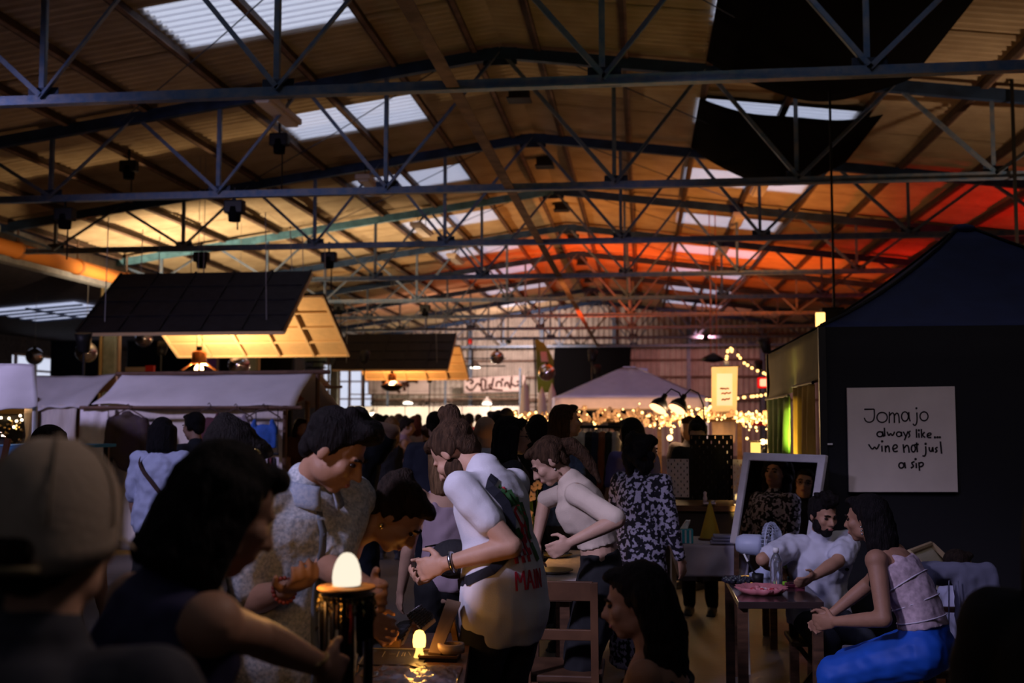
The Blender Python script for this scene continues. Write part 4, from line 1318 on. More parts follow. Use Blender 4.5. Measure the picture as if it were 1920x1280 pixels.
# ------------------------------------------------------------------ clothes rail in the middle
t = thing('clothes_rail', 'clothes rail under the garland behind the leopard dress', 'rail', (at(1115, 800, 10.5).x, 10.5, 0))
MB().tube([at(1070, 800, 10.5), at(1165, 800, 10.5)], .015, 8).build('bar', m_blackmetal, t, world=True)
for px in (1072, 1163):
    p = at(px, 800, 10.5)
    MB().tube([p, (p.x, p.y, 0)], .015, 8).build('post', m_blackmetal, t, world=True)
    MB().bar((p.x, p.y - .3, .02), (p.x, p.y + .3, .02), .03).build('foot', m_blackmetal, t, world=True)
cols = [('cream', (.62, .54, .42)), ('cream', (.66, .58, .46)), ('black', (.02, .02, .022)), ('navy', (.02, .025, .05)), ('rust', (.22, .06, .02)), ('black', (.015, .015, .016)), ('pale', (.5, .42, .36))]
for k, (cn, cc) in enumerate(cols):
    p = at(1080 + 12.5 * k, 805, 10.5)
    g = thing('hanging_jacket', '%s jacket on the clothes rail, %s from the left' % (cn, ['first', 'second', 'third', 'fourth', 'fifth', 'sixth', 'seventh'][k]), 'garment', p, group='jackets on the clothes rail')
    m = mat('rail_' + cn + str(k), cc, .85, var=.15)
    b = MB()
    b.ell((0, 0, -.10), (.055, .2, .09), n=12, m=8)
    b.ell((0, 0, -.36), (.05, .18, .34), n=12, m=8)
    for s in (-1, 1):
        b.cap((0, s * .17, -.1), (-.02, s * .2, -.5), .05, .045, n=8)
    o = b.build('fabric', m, g, True)
    rm = o.modifiers.new('remesh', 'REMESH')
    rm.mode = 'VOXEL'
    rm.voxel_size = .016
    rm.use_smooth_shade = True
    fold(o, .03, .12)
    MB().tube([(0, 0, -.02), (0, 0, .02), (.012, 0, .035)], .004, 5).build('hook', m_steel_dark, g)

# ------------------------------------------------------------------ perforated boards
def pegboard(x0, x1, y0, y1, Y, nx, nz, m, label, tilt=0):
    A = at(x0, y0, Y)
    B = at(x1, y1, Y)
    w, h = B.x - A.x, A.z - B.z
    t = thing('perforated_board', label, 'board', (A.x + w / 2, Y, B.z), group='perforated boards on the jewellery table')
    mb = MB()
    cw, chh = w / nx, h / nz
    sw, sh = cw * .16, chh * .30
    for i in range(nx):
        for j in range(nz):
            cx, cz = -w / 2 + (i + .5) * cw, (j + .5) * chh
            xs = [cx - cw / 2, cx - sw, cx + sw, cx + cw / 2]
            zs = [cz - chh / 2, cz - sh, cz + sh, cz + chh / 2]
            if (i + j) % 2:
                mb.add([(xs[0], 0, zs[0]), (xs[3], 0, zs[0]), (xs[3], 0, zs[3]), (xs[0], 0, zs[3])], [(0, 1, 2, 3)])
                continue
            P = [(x, 0, z) for z in zs for x in xs]
            F = []
            for b in range(3):
                for a in range(3):
                    if a == 1 and b == 1:
                        continue
                    F.append((b * 4 + a, b * 4 + a + 1, b * 4 + a + 5, b * 4 + a + 4))
            mb.add(P, F)
    o = mb.build('panel', m, t)
    sd = o.modifiers.new('thickness', 'SOLIDIFY')
    sd.thickness = .006
    for s in (-1, 1):
        MB().bar((s * w * .4, .03, 0), (s * w * .4, .16, -.0), .02, .02).build('foot', m_blackmetal, t)
    return t
m_pegb = mat('peg_black', (.005, .0045, .005), .7, spec=.1)
m_pegw = mat('peg_white', (.40, .36, .44), .6)
pegboard(1293, 1376, 815, 936, 8.6, 11, 13, m_pegb, 'tall black perforated board between the two white ones')
pegboard(1250, 1292, 860, 932, 8.5, 7, 11, m_pegw, 'white perforated board beside the leopard dress')
pegboard(1374, 1424, 861, 946, 8.5, 8, 12, m_pegw, 'white perforated board behind the framed mirror')
# jewellery table carrying the boards
zt = at(1340, 946, 8.4).z
t = thing('jewellery_table', 'dark wooden jewellery table carrying the perforated boards', 'table', (at(1330, 950, 8.5).x, 8.5, 0))
MB().box((0, .1, zt - .02), (.95, .6, .04)).build('top', m_wood_dark, t)
MB().box((0, -.15, zt - .3), (.93, .03, .5)).build('apron', mat('apron_dark', (.02, .013, .012), .7), t)
for dx in (-.44, .44):
    for dy in (-.16, .36):
        MB().box((dx, dy, (zt - .04) / 2), (.05, .05, zt - .04)).build('leg', m_wood_dark, t)
for px, py, lab in ((1330, 943, 'left'), (1388, 945, 'right')):
    c = at(px, py, 8.3)
    tt = thing('trinket_dish', 'small pale trinket tray on the jewellery table, %s one' % lab, 'tray', c + V((0, 0, -.0)))
    MB().box((0, 0, .0), (.09, .07, .012)).build('tray', mat('tray_mauve', (.42, .35, .45), .6), tt, bevel=.004)
    MB().lathe([(.012, 0), (.016, .03), (.01, .05), (.014, .07), (.002, .08)], 10, (-.03, 0, .006)).build('figure', _M['tray_mauve'], tt, True)
    for k in range(3):
        MB().ell((.02 + .012 * k, -.01 + .012 * (k % 2), .014), .007, n=6, m=4).build('charm', mat('charm_silver', (.8, .8, .8), .15, 1), tt, True)
# ------------------------------------------------------------------ table with white cloth and the framed mirror
zt = at(1330, 1022, 7.5).z
xa, xb = at(1253, 1022, 7.5).x, at(1407, 1022, 7.5).x
t = thing('cloth_table', 'small table under a hanging grey white cloth in front of the jewellery table', 'table', ((xa + xb) / 2, 7.7, 0))
MB().box((0, .05, zt - .01), (xb - xa, .55, .02)).build('top', m_wood_dark, t)
m_gcloth = mat('cloth_grey', (.34, .31, .36), .85, var=.12, vscale=6)
cloth(V((xa, 7.44, zt + .006)), V((xb, 7.44, zt + .006)), V((xb - .03, 7.42, at(1400, 1082, 7.42).z)), V((xa + .06, 7.42, at(1270, 1080, 7.42).z)), .02, 36, 12, seed=71).build('cloth_front', m_gcloth, t, True, world=True)
MB().box((0, .02, zt + .006), (xb - xa, .53, .006)).build('cloth_top', m_gcloth, t)
for dx in (-.24, .24):
    for dy in (-.2, .25):
        MB().bar((dx, dy, 0), (dx * .95, dy, zt - .02), .03).build('leg', mat('leg_pale', (.30, .26, .2), .6), t)
c = at(1281, 1022, 7.55)
t = thing('tissue_box', 'turquoise and white striped tissue box on the grey cloth', 'box', (c.x, c.y, zt + .01))
MB().box((0, 0, .045), (.13, .1, .09)).build('box', mat('tissue_teal', (.02, .28, .36), .6), t, bevel=.004)
for k in range(4):
    MB().box((-.045 + .03 * k, -.0515, .045), (.012, .002, .086)).build('stripe', mat('tissue_white', (.45, .5, .55), .6), t)
cloth(V((-.02, 0, .09)), V((.03, 0, .09)), V((.05, .01, .15)), V((.02, -.01, .15)), .01, 6, 6, seed=72).build('tissue', m_white, t, True)
c = at(1332, 1022, 7.75)
t = thing('paper_cone', 'dim yellow paper cone standing on the grey cloth table', 'cone', (c.x, c.y, zt + .01))
MB().lathe([(.075, 0), (.07, .02), (.012, .24), (.004, .26)], 16).build('cone', mat('cone_yellow', (.30, .20, .02), .8), t, True)
MB().lathe([(.08, 0), (.08, .012), (.07, .014)], 16).build('base', m_wood_dark, t)
c = at(1355, 1019, 7.5)
t = thing('folded_cloth', 'folded grey blue cloth on the right of the grey cloth table', 'cloth', (c.x, c.y, zt + .01))
for k in range(3):
    MB().box((.005 * k, 0, .012 + .02 * k), (.16 - .01 * k, .12, .018)).build('layer', mat('cloth_bluegrey', (.22, .22, .32), .8), t, bevel=.006)

# framed mirror: leans back, turned towards the leopard dress
mc = at(1458, 938, 7.15)
W_, H_ = .56, .54
ex = (at(1535, 862, 7.15) - at(1420, 858, 7.15)).normalized()
mn = V((-.66, -.74, .13)).normalized()
exm = V((0, 0, 1)).cross(mn).normalized() * -1
exm = (exm + V((0, 0, -.03))).normalized()
eym = (V((.20, .06, .97)) - mn * V((.20, .06, .97)).dot(mn)).normalized()
exm = (exm - eym * exm.dot(eym) * .25).normalized()
t = thing('framed_mirror', 'white framed mirror leaning on the table, reflecting the leopard dress', 'mirror', mc)
P = [exm * (sx * W_ / 2) + eym * (sy * H_ / 2) for sx, sy in ((-1, -1), (1, -1), (1, 1), (-1, 1))]
m_mf = mat('mirror_frame', (.50, .47, .50), .6, var=.12, vscale=12)
for i in range(4):
    a, b = P[i], P[(i + 1) % 4]
    d = (b - a).normalized() * .025
    MB().bar(a - d, b + d, .05, .035, up=mn).build('frame_rail', m_mf, t, bevel=.006)
MB().quad(P[0], P[1], P[2], P[3], .006).build('glass', mat('mirror_glass', (.8, .78, .76), .02, 1), t)
back = MB().quad(P[0] - mn * .012, P[1] - mn * .012, P[2] - mn * .012, P[3] - mn * .012, .006)
back.build('back_board', m_wood_dark, t)
MB().bar(-mn * .02 + eym * .1, V((.1, .38, .80 - mc.z)), .025).build('prop', m_wood_dark, t)
for s in (P[0], P[1]):
    MB().bar(s - mn * .02, V((s.x, s.y + .1, -mc.z)), .03).build('easel_leg', m_wood_dark, t)

# ------------------------------------------------------------------ glossy dark table of the seated pair
TT = .74
ca, cb, cc_, cd = at_z(1384, 1128, TT), at_z(1545, 1128, TT), at_z(1492, 1078, TT), at_z(1358, 1078, TT)
t = thing('glossy_table', 'glossy dark table in front of the seated man in white', 'table', ((ca.x + cb.x) / 2, ca.y + .4, 0))
m_gl = mat('gloss_top', (.035, .022, .02), .12, 0, var=.2, spec=.6)
MB().add([p for p in (ca, cb, cc_, cd)] + [p - V((0, 0, .035)) for p in (ca, cb, cc_, cd)], [(0, 1, 2, 3), (7, 6, 5, 4), (0, 4, 5, 1), (1, 5, 6, 2), (2, 6, 7, 3), (3, 7, 4, 0)]).build('top', m_gl, t, world=True, bevel=.004)
for p in (ca, cb, cc_, cd):
    q = p.lerp((ca + cc_) / 2, .12)
    MB().bar((q.x, q.y, 0), (q.x, q.y, TT - .036), .05).build('leg', m_wood_dark, t, world=True)
def on(px, py, lift=0):
    p = at_z(px, py, TT)
    return V((p.x, p.y, TT + lift))
# scalloped tray of pink things
t = thing('scalloped_tray', 'pink scalloped tray of trinkets on the glossy table', 'tray', on(1428, 1112))
m_pink = mat('tray_pink', (.48, .16, .17), .35, var=.15)
MB().lathe([(.02, .0), (.10, .0), (.135, .035), (.128, .037), (.095, .008), (.02, .008)], 48, mod=lambda a, z: 1 + (.08 * sin(a * 12) if z > .02 else 0)).build('dish', m_pink, t, True)
rr = random.Random(5)
for k in range(16):
    a, r_ = rr.random() * 6.28, rr.random() * .085
    MB().ell((cos(a) * r_, sin(a) * r_, .02), (.016, .016, .012), n=7, m=5).build('trinket', [m_pink, mat('trinket_red', (.4, .03, .04), .3), mat('trinket_pale', (.6, .4, .4), .3)][k % 3], t, True)
t = thing('bead_pile', 'pile of black shiny beads beside the pink tray', 'beads', on(1383, 1092))
bead = MB().ell((0, 0, 0), .014, n=7, m=5).mesh('bead')
mbd = mat('bead_black', (.02, .02, .03), .08, 0, spec=.9)
for k in range(44):
    a, r_ = rr.random() * 6.28, math.sqrt(rr.random()) * .09
    place('bead', bead, mbd, t, (cos(a) * r_, sin(a) * r_ * .8, .014 + .018 * rr.random() * (1 - r_ / .1)))
t = thing('water_bottle', 'clear ribbed plastic water bottle on the glossy table', 'bottle', on(1456, 1106))
gl = mat('bottle_clear', (.85, .88, .95), .08, 0)
gl.node_tree.nodes['Principled BSDF'].inputs['Transmission Weight'].default_value = .9
prof = [(.004, 0), (.03, .002)] + [(.031 + (.0025 if k % 2 else 0), .01 + .014 * k) for k in range(10)] + [(.03, .16), (.02, .185), (.013, .195), (.013, .205)]
MB().lathe(prof, 20).build('body', gl, t, True)
MB().lathe([(.015, .2), (.016, .2), (.016, .222), (.013, .226)], 16).build('cap', m_white, t, True)
t = thing('desk_fan', 'white desk fan beside the seated man, turned to him', 'fan', on(1432, 1080))
m_fan = mat('fan_white', (.42, .46, .60), .4)
fz = at(1447, 1022, on(1432, 1080).y).z - TT
MB().lathe([(.085, 0), (.085, .015), (.05, .03), (.022, .05), (.018, fz - .06)], 20).build('base', m_fan, t, True)
ax = V((.93, -.36, .0)).normalized()
MB().lathe([(.02, -.16), (.045, -.155), (.06, -.12), (.062, -.02), (.045, .0)], 20, (0, 0, fz), ax).build('motor', m_fan, t, True)
for k in range(3):
    a = k * 2.09
    s, u, d = frame(ax)
    r0 = (s * cos(a) + u * sin(a))
    r1 = (s * cos(a + .7) + u * sin(a + .7))
    MB().quad(ax * .04 + r0 * .02 + V((0, 0, fz)), ax * .04 + r0 * .115 + V((0, 0, fz)), ax * .055 + r1 * .115 + V((0, 0, fz)), ax * .055 + r1 * .02 + V((0, 0, fz)), .003).build('blade', m_fan, t)
s, u, d = frame(ax)
for k in range(36):
    a = k * 2 * pi / 36
    r0 = s * cos(a) + u * sin(a)
    MB().tube([V((0, 0, fz)) + ax * .0 + r0 * .03, V((0, 0, fz)) + ax * .02 + r0 * .13, V((0, 0, fz)) + ax * .06 + r0 * .135, V((0, 0, fz)) + ax * .09 + r0 * .1, V((0, 0, fz)) + ax * .1 + r0 * .02], .0016, 4).build('guard_wire', m_fan, t)
ring = [V((0, 0, fz)) + ax * .045 + (s * cos(a_ * pi / 18) + u * sin(a_ * pi / 18)) * .136 for a_ in range(37)]
MB().tube(ring, .004, 6).build('guard_ring', m_fan, t)
t = thing('makeup_brush', 'slim black brush with white tip standing in a black pot on the glossy table', 'brush', on(1421, 1092))
MB().tube([(0, 0, .02), at(1402, 1052, on(1421, 1092).y) - on(1421, 1092)], .006, 8).build('handle', m_blackmetal, t)
MB().tube([at(1402, 1052, on(1421, 1092).y) - on(1421, 1092), at(1395, 1038, on(1421, 1092).y) - on(1421, 1092)], .006, 8).build('tip', m_white, t)
MB().lathe([(.03, 0), (.034, .05), (.03, .05), (.026, .006)], 16).build('pot', m_blackmetal, t, True)
for px, py, cc, lab in ((1478, 1083, (.08, .25, .42), 'small turquoise packet by the water bottle'), (1490, 1100, (.22, .03, .06), 'dark red wallet on the glossy table'), (1470, 1096, (.2, .5, .03), 'tiny lime green tin behind the water bottle')):
    t = thing('packet', lab, 'packet', on(px, py))
    sz = (.07, .05, .012) if cc[0] < .21 and cc[1] < .4 else (.03, .03, .02)
    if 'red' in lab:
        sz = (.1, .08, .02)
    MB().box((0, 0, sz[2] / 2), sz).build('body', mat('packet_' + str(px), cc, .4), t, bevel=.004)
    MB().box((0, -sz[1] * .1, sz[2] + .0008), (sz[0] * .6, sz[1] * .3, .0016)).build('label_strip', m_white if 'turq' in lab else m_blackmetal, t)

# bench and chairs
bx = at_z(1705, 1222, .47)
t = thing('bench', 'pale wooden bench under the woman in blue trousers', 'bench', (bx.x, bx.y, 0))
m_pale = mat('wood_pale', (.36, .33, .38), .6, var=.15, vscale=6)
MB().box((0, .0, .45), (.62, .32, .04)).build('seat', m_pale, t, bevel=.012)
for dx in (-.24, .24):
    for dy in (-.11, .11):
        MB().bar((dx, dy, 0), (dx * .9, dy * .9, .43), .035).build('leg', m_wood_dark, t)
MB().bar((-.23, 0, .2), (.23, 0, .2), .025).build('stretcher', m_wood_dark, t)
# chair with hoodie
hc = at(1762, 1140, 5.75)
t = thing('dining_chair', 'dark wooden chair draped with a grey hoodie behind the bench', 'chair', (hc.x, hc.y, 0))
MB().box((0, .0, .45), (.4, .4, .04)).build('seat', m_wood_dark, t, bevel=.01)
for dx in (-.17, .17):
    MB().bar((dx, -.17, 0), (dx, -.17, .95), .035).build('back_post', m_wood_dark, t)
    MB().bar((dx, .17, 0), (dx, .17, .43), .035).build('leg', m_wood_dark, t)
for z in (.6, .75, .93):
    MB().bar((-.17, -.17, z), (.17, -.17, z), .05, .02).build('back_slat', m_wood_dark, t)
t = thing('hoodie', 'grey blue hoodie hung over the back of the dark wooden chair', 'hoodie', (hc.x, hc.y - .2, .3))
m_hood = mat('hoodie_grey', (.13, .13, .18), .9, var=.1)
g = MB()
zt_ = at(1760, 1062, 5.6).z - .3
for k in range(9):
    u = k / 8
    x = -.19 + .38 * u
    if .28 < u < .62:
        continue
    g.cap((x, .0, zt_ - .03 - .05 * (u - .5) ** 2), (x * 1.15, -.02, .08 + .12 * (k % 2)), .035, .03)
g.cap((-.17, .02, zt_ - .02), (.17, .02, zt_ - .02), .05, .05)
g.cap((-.17, .06, zt_ - .05), (.17, .06, zt_ - .05), .04, .04)
o = g.build('fabric', m_hood, t, True)
rm = o.modifiers.new('remesh', 'REMESH'); rm.mode = 'VOXEL'; rm.voxel_size = .011; rm.use_smooth_shade = True
o.modifiers.new('smooth', 'SMOOTH').iterations = 4
fold(o, .02, .07)
for s in (-1, 1):
    MB().tube([(.02 * s, -.06, zt_ - .05), (.03 * s, -.07, zt_ - .3)], .003, 5).build('drawstring', m_hood, t)
# deckchair
dc = at(1738, 1045, 6.6)
t = thing('deckchair', 'wooden deckchair with pale canvas behind the hoodie chair', 'deckchair', (dc.x, dc.y, 0))
m_dw = mat('deck_wood', (.34, .25, .15), .6, var=.2)
m_dcv = mat('deck_canvas', (.46, .42, .32), .85, var=.06)
tp0, tp1 = at(1703, 1036, 6.5), at(1745, 1020, 6.9)
bt0, bt1 = tp0 + V((.75, .15, -.72)), tp1 + V((.75, .15, -.72))
for a, b in ((tp0, bt0), (tp1, bt1)):
    MB().bar(a, b, .045, .03).build('frame_rail', m_dw, t, world=True)
    MB().bar(V((b.x + .1, b.y, .0)), a.lerp(b, .35) * 1, .04, .03).build('leg', m_dw, t, world=True)
    MB().bar(V((a.x + .1, a.y, 0)), V((b.x, b.y, .42)), .04, .03).build('leg', m_dw, t, world=True)
MB().tube([tp0, tp1], .018, 8).build('top_bar', m_dw, t, world=True)
def dcf(u, v):
    p = (tp0 * (1 - u) + tp1 * u).lerp(bt0 * (1 - u) + bt1 * u, v)
    return p - V((0, 0, .08 * 4 * v * (1 - v)))
MB().sheet(dcf, 8, 14, .005).build('canvas', m_dcv, t, True, world=True)
MB().bar(at(1812, 1072, 6.3), at(1862, 1115, 6.1), .05, .03).build('armrest', m_dw, t, world=True)

# ------------------------------------------------------------------ dining table with plates, chair, candle
DZ = .76
dx0, dx1 = at_z(1000, 1090, DZ).x, at_z(1082, 1090, DZ).x
dy0, dy1 = 5.75, 7.7
t = thing('dining_table', 'table with a pale lace cloth and plates behind the man with the bun', 'table', ((dx0 + dx1) / 2, (dy0 + dy1) / 2, 0))
w_ = dx1 - dx0
m_lace = mat('lace_cloth', (.55, .48, .47), .85, var=.15, vscale=25)
MB().box((0, 0, DZ - .02), (w_, dy1 - dy0, .03)).build('top', m_wood_dark, t)
MB().box((0, 0, DZ - .002), (w_ + .01, dy1 - dy0 + .01, .006)).build('cloth_top', m_lace, t)
cloth(V((w_ / 2 + .01, -.95, DZ)), V((w_ / 2 + .01, .95, DZ)), V((w_ / 2 + .03, .95, .35)), V((w_ / 2 + .03, -.95, .35)), .02, 24, 8, seed=81).build('cloth_side', m_lace, t, True)
for sx in (-1, 1):
    for sy in (-1, 1):
        MB().box((sx * (w_ / 2 - .04), sy * .9, DZ / 2 - .02), (.05, .05, DZ - .05)).build('leg', m_wood_dark, t)
m_plate = mat('plate_pale', (.5, .48, .46), .3)
for k, (px, py) in enumerate(((1040, 1044), (1038, 1074))):
    p = at_z(px, py, DZ)
    q = thing('plate', ['pale dinner plate at the far end of the lace cloth', 'pale dinner plate nearest on the lace cloth'][k], 'plate', (p.x, p.y, DZ + .002), group='plates on the lace cloth')
    MB().lathe([(.02, 0), (.07, .0), (.115, .016), (.113, .019), (.07, .006), (.02, .005)], 28).build('dish', m_plate, q, True)
    MB().lathe([(.112, .017), (.116, .017), (.116, .02), (.112, .02)], 28).build('rim', mat('plate_rim', (.16, .14, .06), .3), q, True)
    MB().bar((-.04, -.03, .012), (.06, .01, .012), .012, .003).build('cutlery', mat('cutlery', (.6, .6, .6), .2, 1), q)
ch = at_z(1040, 1100, .93)
t = thing('dining_chair', 'dark wooden chair tucked at the near end of the lace cloth table', 'chair', (ch.x, 5.25, 0))
MB().box((0, .2, .45), (.38, .4, .035)).build('seat', m_wood_dark, t, bevel=.008)
m_chw = mat('chair_brown', (.10, .045, .022), .45, var=.25, vscale=8)
for s in (-1, 1):
    MB().bar((s * .16, 0, 0), (s * .155, -.04, .98 if s < 0 else .9), .035).build('back_post', m_chw, t)
    MB().bar((s * .16, .37, 0), (s * .16, .37, .44), .035).build('leg', m_chw, t)
    MB().bar((s * .16, 0, .2), (s * .16, .37, .2), .02).build('stretcher', m_chw, t)
for z, h in ((.86, .09), (.66, .05)):
    MB().box((0, -.03, z), (.3, .02, h)).build('back_slat', m_chw, t, bevel=.004)
c = at(1011, 1004, 7.2)
t = thing('candle', 'lit taper candle in a holder on the lace cloth table', 'candle', (c.x, 7.2, DZ + .004))
hh = at(1011, 992, 7.2).z - DZ
MB().lathe([(.05, 0), (.05, .01), (.015, .02), (.014, .07), (.018, .08)], 16).build('holder', m_blackmetal, t, True)
MB().tube([(0, 0, .07), (0, 0, hh)], .011, 10).build('wax', mat('wax', (.65, .5, .3), .5), t, True)
MB().lathe([(.002, hh), (.010, hh + .012), (.008, hh + .025), (.001, hh + .05)], 10).build('flame', mat_glow('flame', (1, .55, .15), 9, False), t, True)
lamp('candle_light', 'POINT', (c.x, 7.1, DZ + hh + .05), 1.6, (1, .5, .16), .02)
c = at(1056, 1016, 7.3)
t = thing('jam_jar', 'small white and blue jar with red lid on the lace cloth table', 'jar', (c.x, 7.3, DZ + .004))
MB().lathe([(.03, 0), (.035, .02), (.035, .06), (.028, .07)], 16).build('body', mat('jar_blue', (.2, .3, .55), .3), t, True)
MB().lathe([(.031, .07), (.031, .09), (.02, .095)], 16).build('lid', mat('jar_red', (.35, .04, .03), .4), t, True)
c = at(1009, 1030, 6.6)
t = thing('drinking_glass', 'greenish drinking glass beside the man with the bun', 'glass', (c.x, 6.6, DZ + .004))
MB().lathe([(.028, 0), (.034, .12), (.032, .12), (.026, .008), (.002, .008)], 18).build('body', gl, t, True)
MB().lathe([(.02, .01), (.026, .012), (.029, .05), (.002, .05)], 18).build('drink', mat('drink_green', (.25, .4, .2), .2), t, True)
# little flowers behind
t = thing('flower_vase', 'slim vase of small pale blossoms behind the print shirt', 'vase', (at(1003, 1000, 7.5).x, 7.5, DZ + .004))
MB().lathe([(.02, 0), (.03, .05), (.015, .12), (.018, .14)], 14).build('vase', mat('vase_green', (.06, .1, .05), .3), t, True)
for k in range(11):
    a = rr.random() * 6.28
    q = V((cos(a) * .07 * rr.random() - .01, sin(a) * .05, .2 + .26 * rr.random()))
    MB().tube([(0, 0, .12), q * .6 + V((0, 0, .04)), q], .003, 4).build('stem', mat('stem_green', (.05, .1, .02), .7), t)
    place('blossom', pet_me, None, t, q, rot=(R(80), rr.random(), rr.random() * 6), scale=.55)

# ------------------------------------------------------------------ foreground table with jewellery and prints
FZ = .85
def ft(px, py, z=FZ):
    p = at_z(px, py, z)
    return V((p.x, p.y, z))
e0, e1, e2, e3 = ft(600, 1330), ft(862, 1330), ft(884, 1186), ft(752, 1186)
t = thing('merch_table', 'low wooden market table with prints and jewellery in the foreground', 'table', (((e0 + e1 + e2 + e3) / 4).x, ((e0 + e1 + e2 + e3) / 4).y, 0))
MB().add([e0, e1, e2, e3] + [p - V((0, 0, .04)) for p in (e0, e1, e2, e3)], [(0, 1, 2, 3), (7, 6, 5, 4), (0, 4, 5, 1), (1, 5, 6, 2), (2, 6, 7, 3), (3, 7, 4, 0)]).build('top', mat('table_walnut', (.17, .085, .05), .4, 0, var=.25, vscale=5, stretch=(1, 6, 1)), t, world=True)
for p in (e0, e1, e2, e3):
    q = p.lerp((e0 + e2) / 2, .1)
    MB().bar((q.x, q.y, 0), (q.x, q.y, FZ - .04), .05).build('leg', m_wood_dark, t, world=True)
# prints in shiny film
t = thing('poster_print', 'dark red poster print in wrinkled shiny film at the table edge', 'print', (ft(760, 1268) + V((0, 0, .002))))
a, b, c, d = ft(668, 1300), ft(850, 1300), ft(868, 1254), ft(700, 1252)
MB().add([p + V((0, 0, .002)) for p in (a, b, c, d)] + [p + V((0, 0, .006)) for p in (a, b, c, d)], [(3, 2, 1, 0), (4, 5, 6, 7), (0, 1, 5, 4), (1, 2, 6, 5), (2, 3, 7, 6), (3, 0, 4, 7)]).build('paper', mat('print_red', (.10, .012, .012), .5, color2=(.02, .012, .03), vscale=9), t, world=True)
def filmf(u, v):
    p = (a * (1 - u) + b * u) * (1 - v) + (d * (1 - u) + c * u) * v
    return p + V((0, 0, .010 + .003 * sin(u * 31 + v * 17) + .003 * sin(u * 13 - v * 29 + 1) + .002 * sin(u * 57 + v * 40)))
film = mat('clear_film', (.30, .26, .32), .10, 0, spec=.9, alpha=.35)
MB().sheet(filmf, 46, 14, .0006).build('film', film, t, True, world=True)
MB().lathe([(.003, 0), (.028, 0), (.028, .002), (.003, .002)], 24, ft(692, 1270) - t.location + V((0, 0, .006))).build('printed_oval', mat('print_gold', (.30, .17, .03), .6), t)
ribbons([smooth_pts(s) for s in [[(0, 0), (3, 14), (6, 2), (9, 14), (12, 0)]]], lambda x, y: ft(658 + x * 1.2, 1252 + y * 1.2) + V((0, 0, .0075)), (0, 0, 1), .004).build('printed_mark', _M['print_gold'], t, world=True)
# black folder / menu card
t = thing('black_folder', 'matt black folder with faint grey writing on the foreground table', 'folder', ft(740, 1240) + V((0, 0, .001)))
q = [ft(672, 1250), ft(790, 1250), ft(812, 1222), ft(690, 1220)]
MB().add(q + [p + V((0, 0, .008)) for p in q], [(3, 2, 1, 0), (4, 5, 6, 7), (0, 1, 5, 4), (1, 2, 6, 5), (2, 3, 7, 6), (3, 0, 4, 7)]).build('cover', mat('folder_black', (.03, .03, .035), .45), t, world=True)
ribbons([[(0, 0), (-6, 10)], [(8, 5), (20, 5)], [(26, 0), (22, 10)], [(34, 2), (31, 9), (36, 9), (38, 2)], [(44, 1), (48, 8)], [(54, 5), (70, 5)]], lambda x, y: ft(722 + x, 1226 + y) + V((0, 0, .0085)), (0, 0, 1), .003).build('faint_writing', mat('ink_grey', (.18, .17, .17), .7), t, world=True)
for p0, p1 in ((q[3], q[0]), (q[3], q[2])):
    MB().bar(p0 + V((0, 0, .009)), p1 + V((0, 0, .009)), .006, .004).build('edge', mat('edge_grey', (.2, .19, .2), .4), t, world=True)
# small black card
t = thing('name_card', 'small black diamond turned card before the little lamp', 'card', ft(785, 1246) + V((0, 0, .009)))
q = [ft(766, 1247, FZ + .009), ft(788, 1252, FZ + .009), ft(802, 1245, FZ + .009), ft(783, 1240, FZ + .009)]
MB().add(q + [p + V((0, 0, .002)) for p in q], [(3, 2, 1, 0), (4, 5, 6, 7), (0, 1, 5, 4), (1, 2, 6, 5), (2, 3, 7, 6), (3, 0, 4, 7)]).build('card', mat('card_black', (.012, .012, .014), .4), t, world=True)
ribbons([[(0, 0), (8, 2)], [(2, 3), (9, 5)]], lambda x, y: ft(778 + x, 1243 + y, FZ + .0112), (0, 0, 1), .0015).build('writing', _M['ink_grey'], t, world=True)
# little mushroom lamp
lc = ft(786, 1236)
t = thing('mushroom_lamp', 'little glowing yellow mushroom lamp on the foreground table', 'lamp', lc)
MB().lathe([(.022, 0), (.018, .01), (.012, .03), (.012, .045)], 18).build('stem', mat_glow('mush_stem', (1, .50, .10), 2.5), t, True)
MB().lathe([(.004, .04), (.020, .042), (.0225, .06), (.0205, .08), (.013, .094), (.002, .098)], 20).build('cap', mat_glow('mush_cap', (1, .55, .12), 4.0), t, True)
lamp('mushroom_light', 'POINT', lc + V((0, -.04, .06)), .3, (1, .42, .08), .02)
lamp('mushroom_light_back', 'POINT', lc + V((0, .05, .07)), .5, (1, .42, .08), .02)
# trays of dark rings, tilted
def ring_tray(p0, p1, p2, p3, label):
    c = (p0 + p1 + p2 + p3) / 4
    t = thing('ring_tray', label, 'tray', c, group='tilted trays of rings on the foreground table')
    n = (p1 - p0).cross(p3 - p0).normalized()
    if n.y > 0:
        n = -n
    MB().quad(p0, p1, p2, p3, .012).build('board', mat('tray_cork', (.30, .24, .2), .6), t, world=True)
    MB().bar(p0, p3, .008, .014).build('edge', mat('tray_edge', (.40, .36, .4), .5), t, world=True)
    me = bpy.data.meshes.get('ring_piece') or MB().cap((0, -.012, 0), (0, .012, 0), .0045, .0045, n=6).mesh('ring_piece')
    rot = n.to_track_quat('Z', 'Y').to_euler()
    mrk = mat('ring_dark', (.03, .03, .035), .25, .6)
    for i in range(8):
        for j in range(5):
            u, v = (i + .5) / 8, (j + .5) / 5
            p = (p0 * (1 - u) + p1 * u) * (1 - v) + (p3 * (1 - u) + p2 * u) * v
            place('ring', me, mrk, t, p + n * .006 - c, rot=rot, scale=random.uniform(.7, 1.1))
    MB().bar((p0 + p1) / 2 - V((0, 0, .0)), V(((p0 + p1).x / 2, (p0 + p1).y / 2 + .03, FZ)), .02).build('support', m_wood_dark, t, world=True)
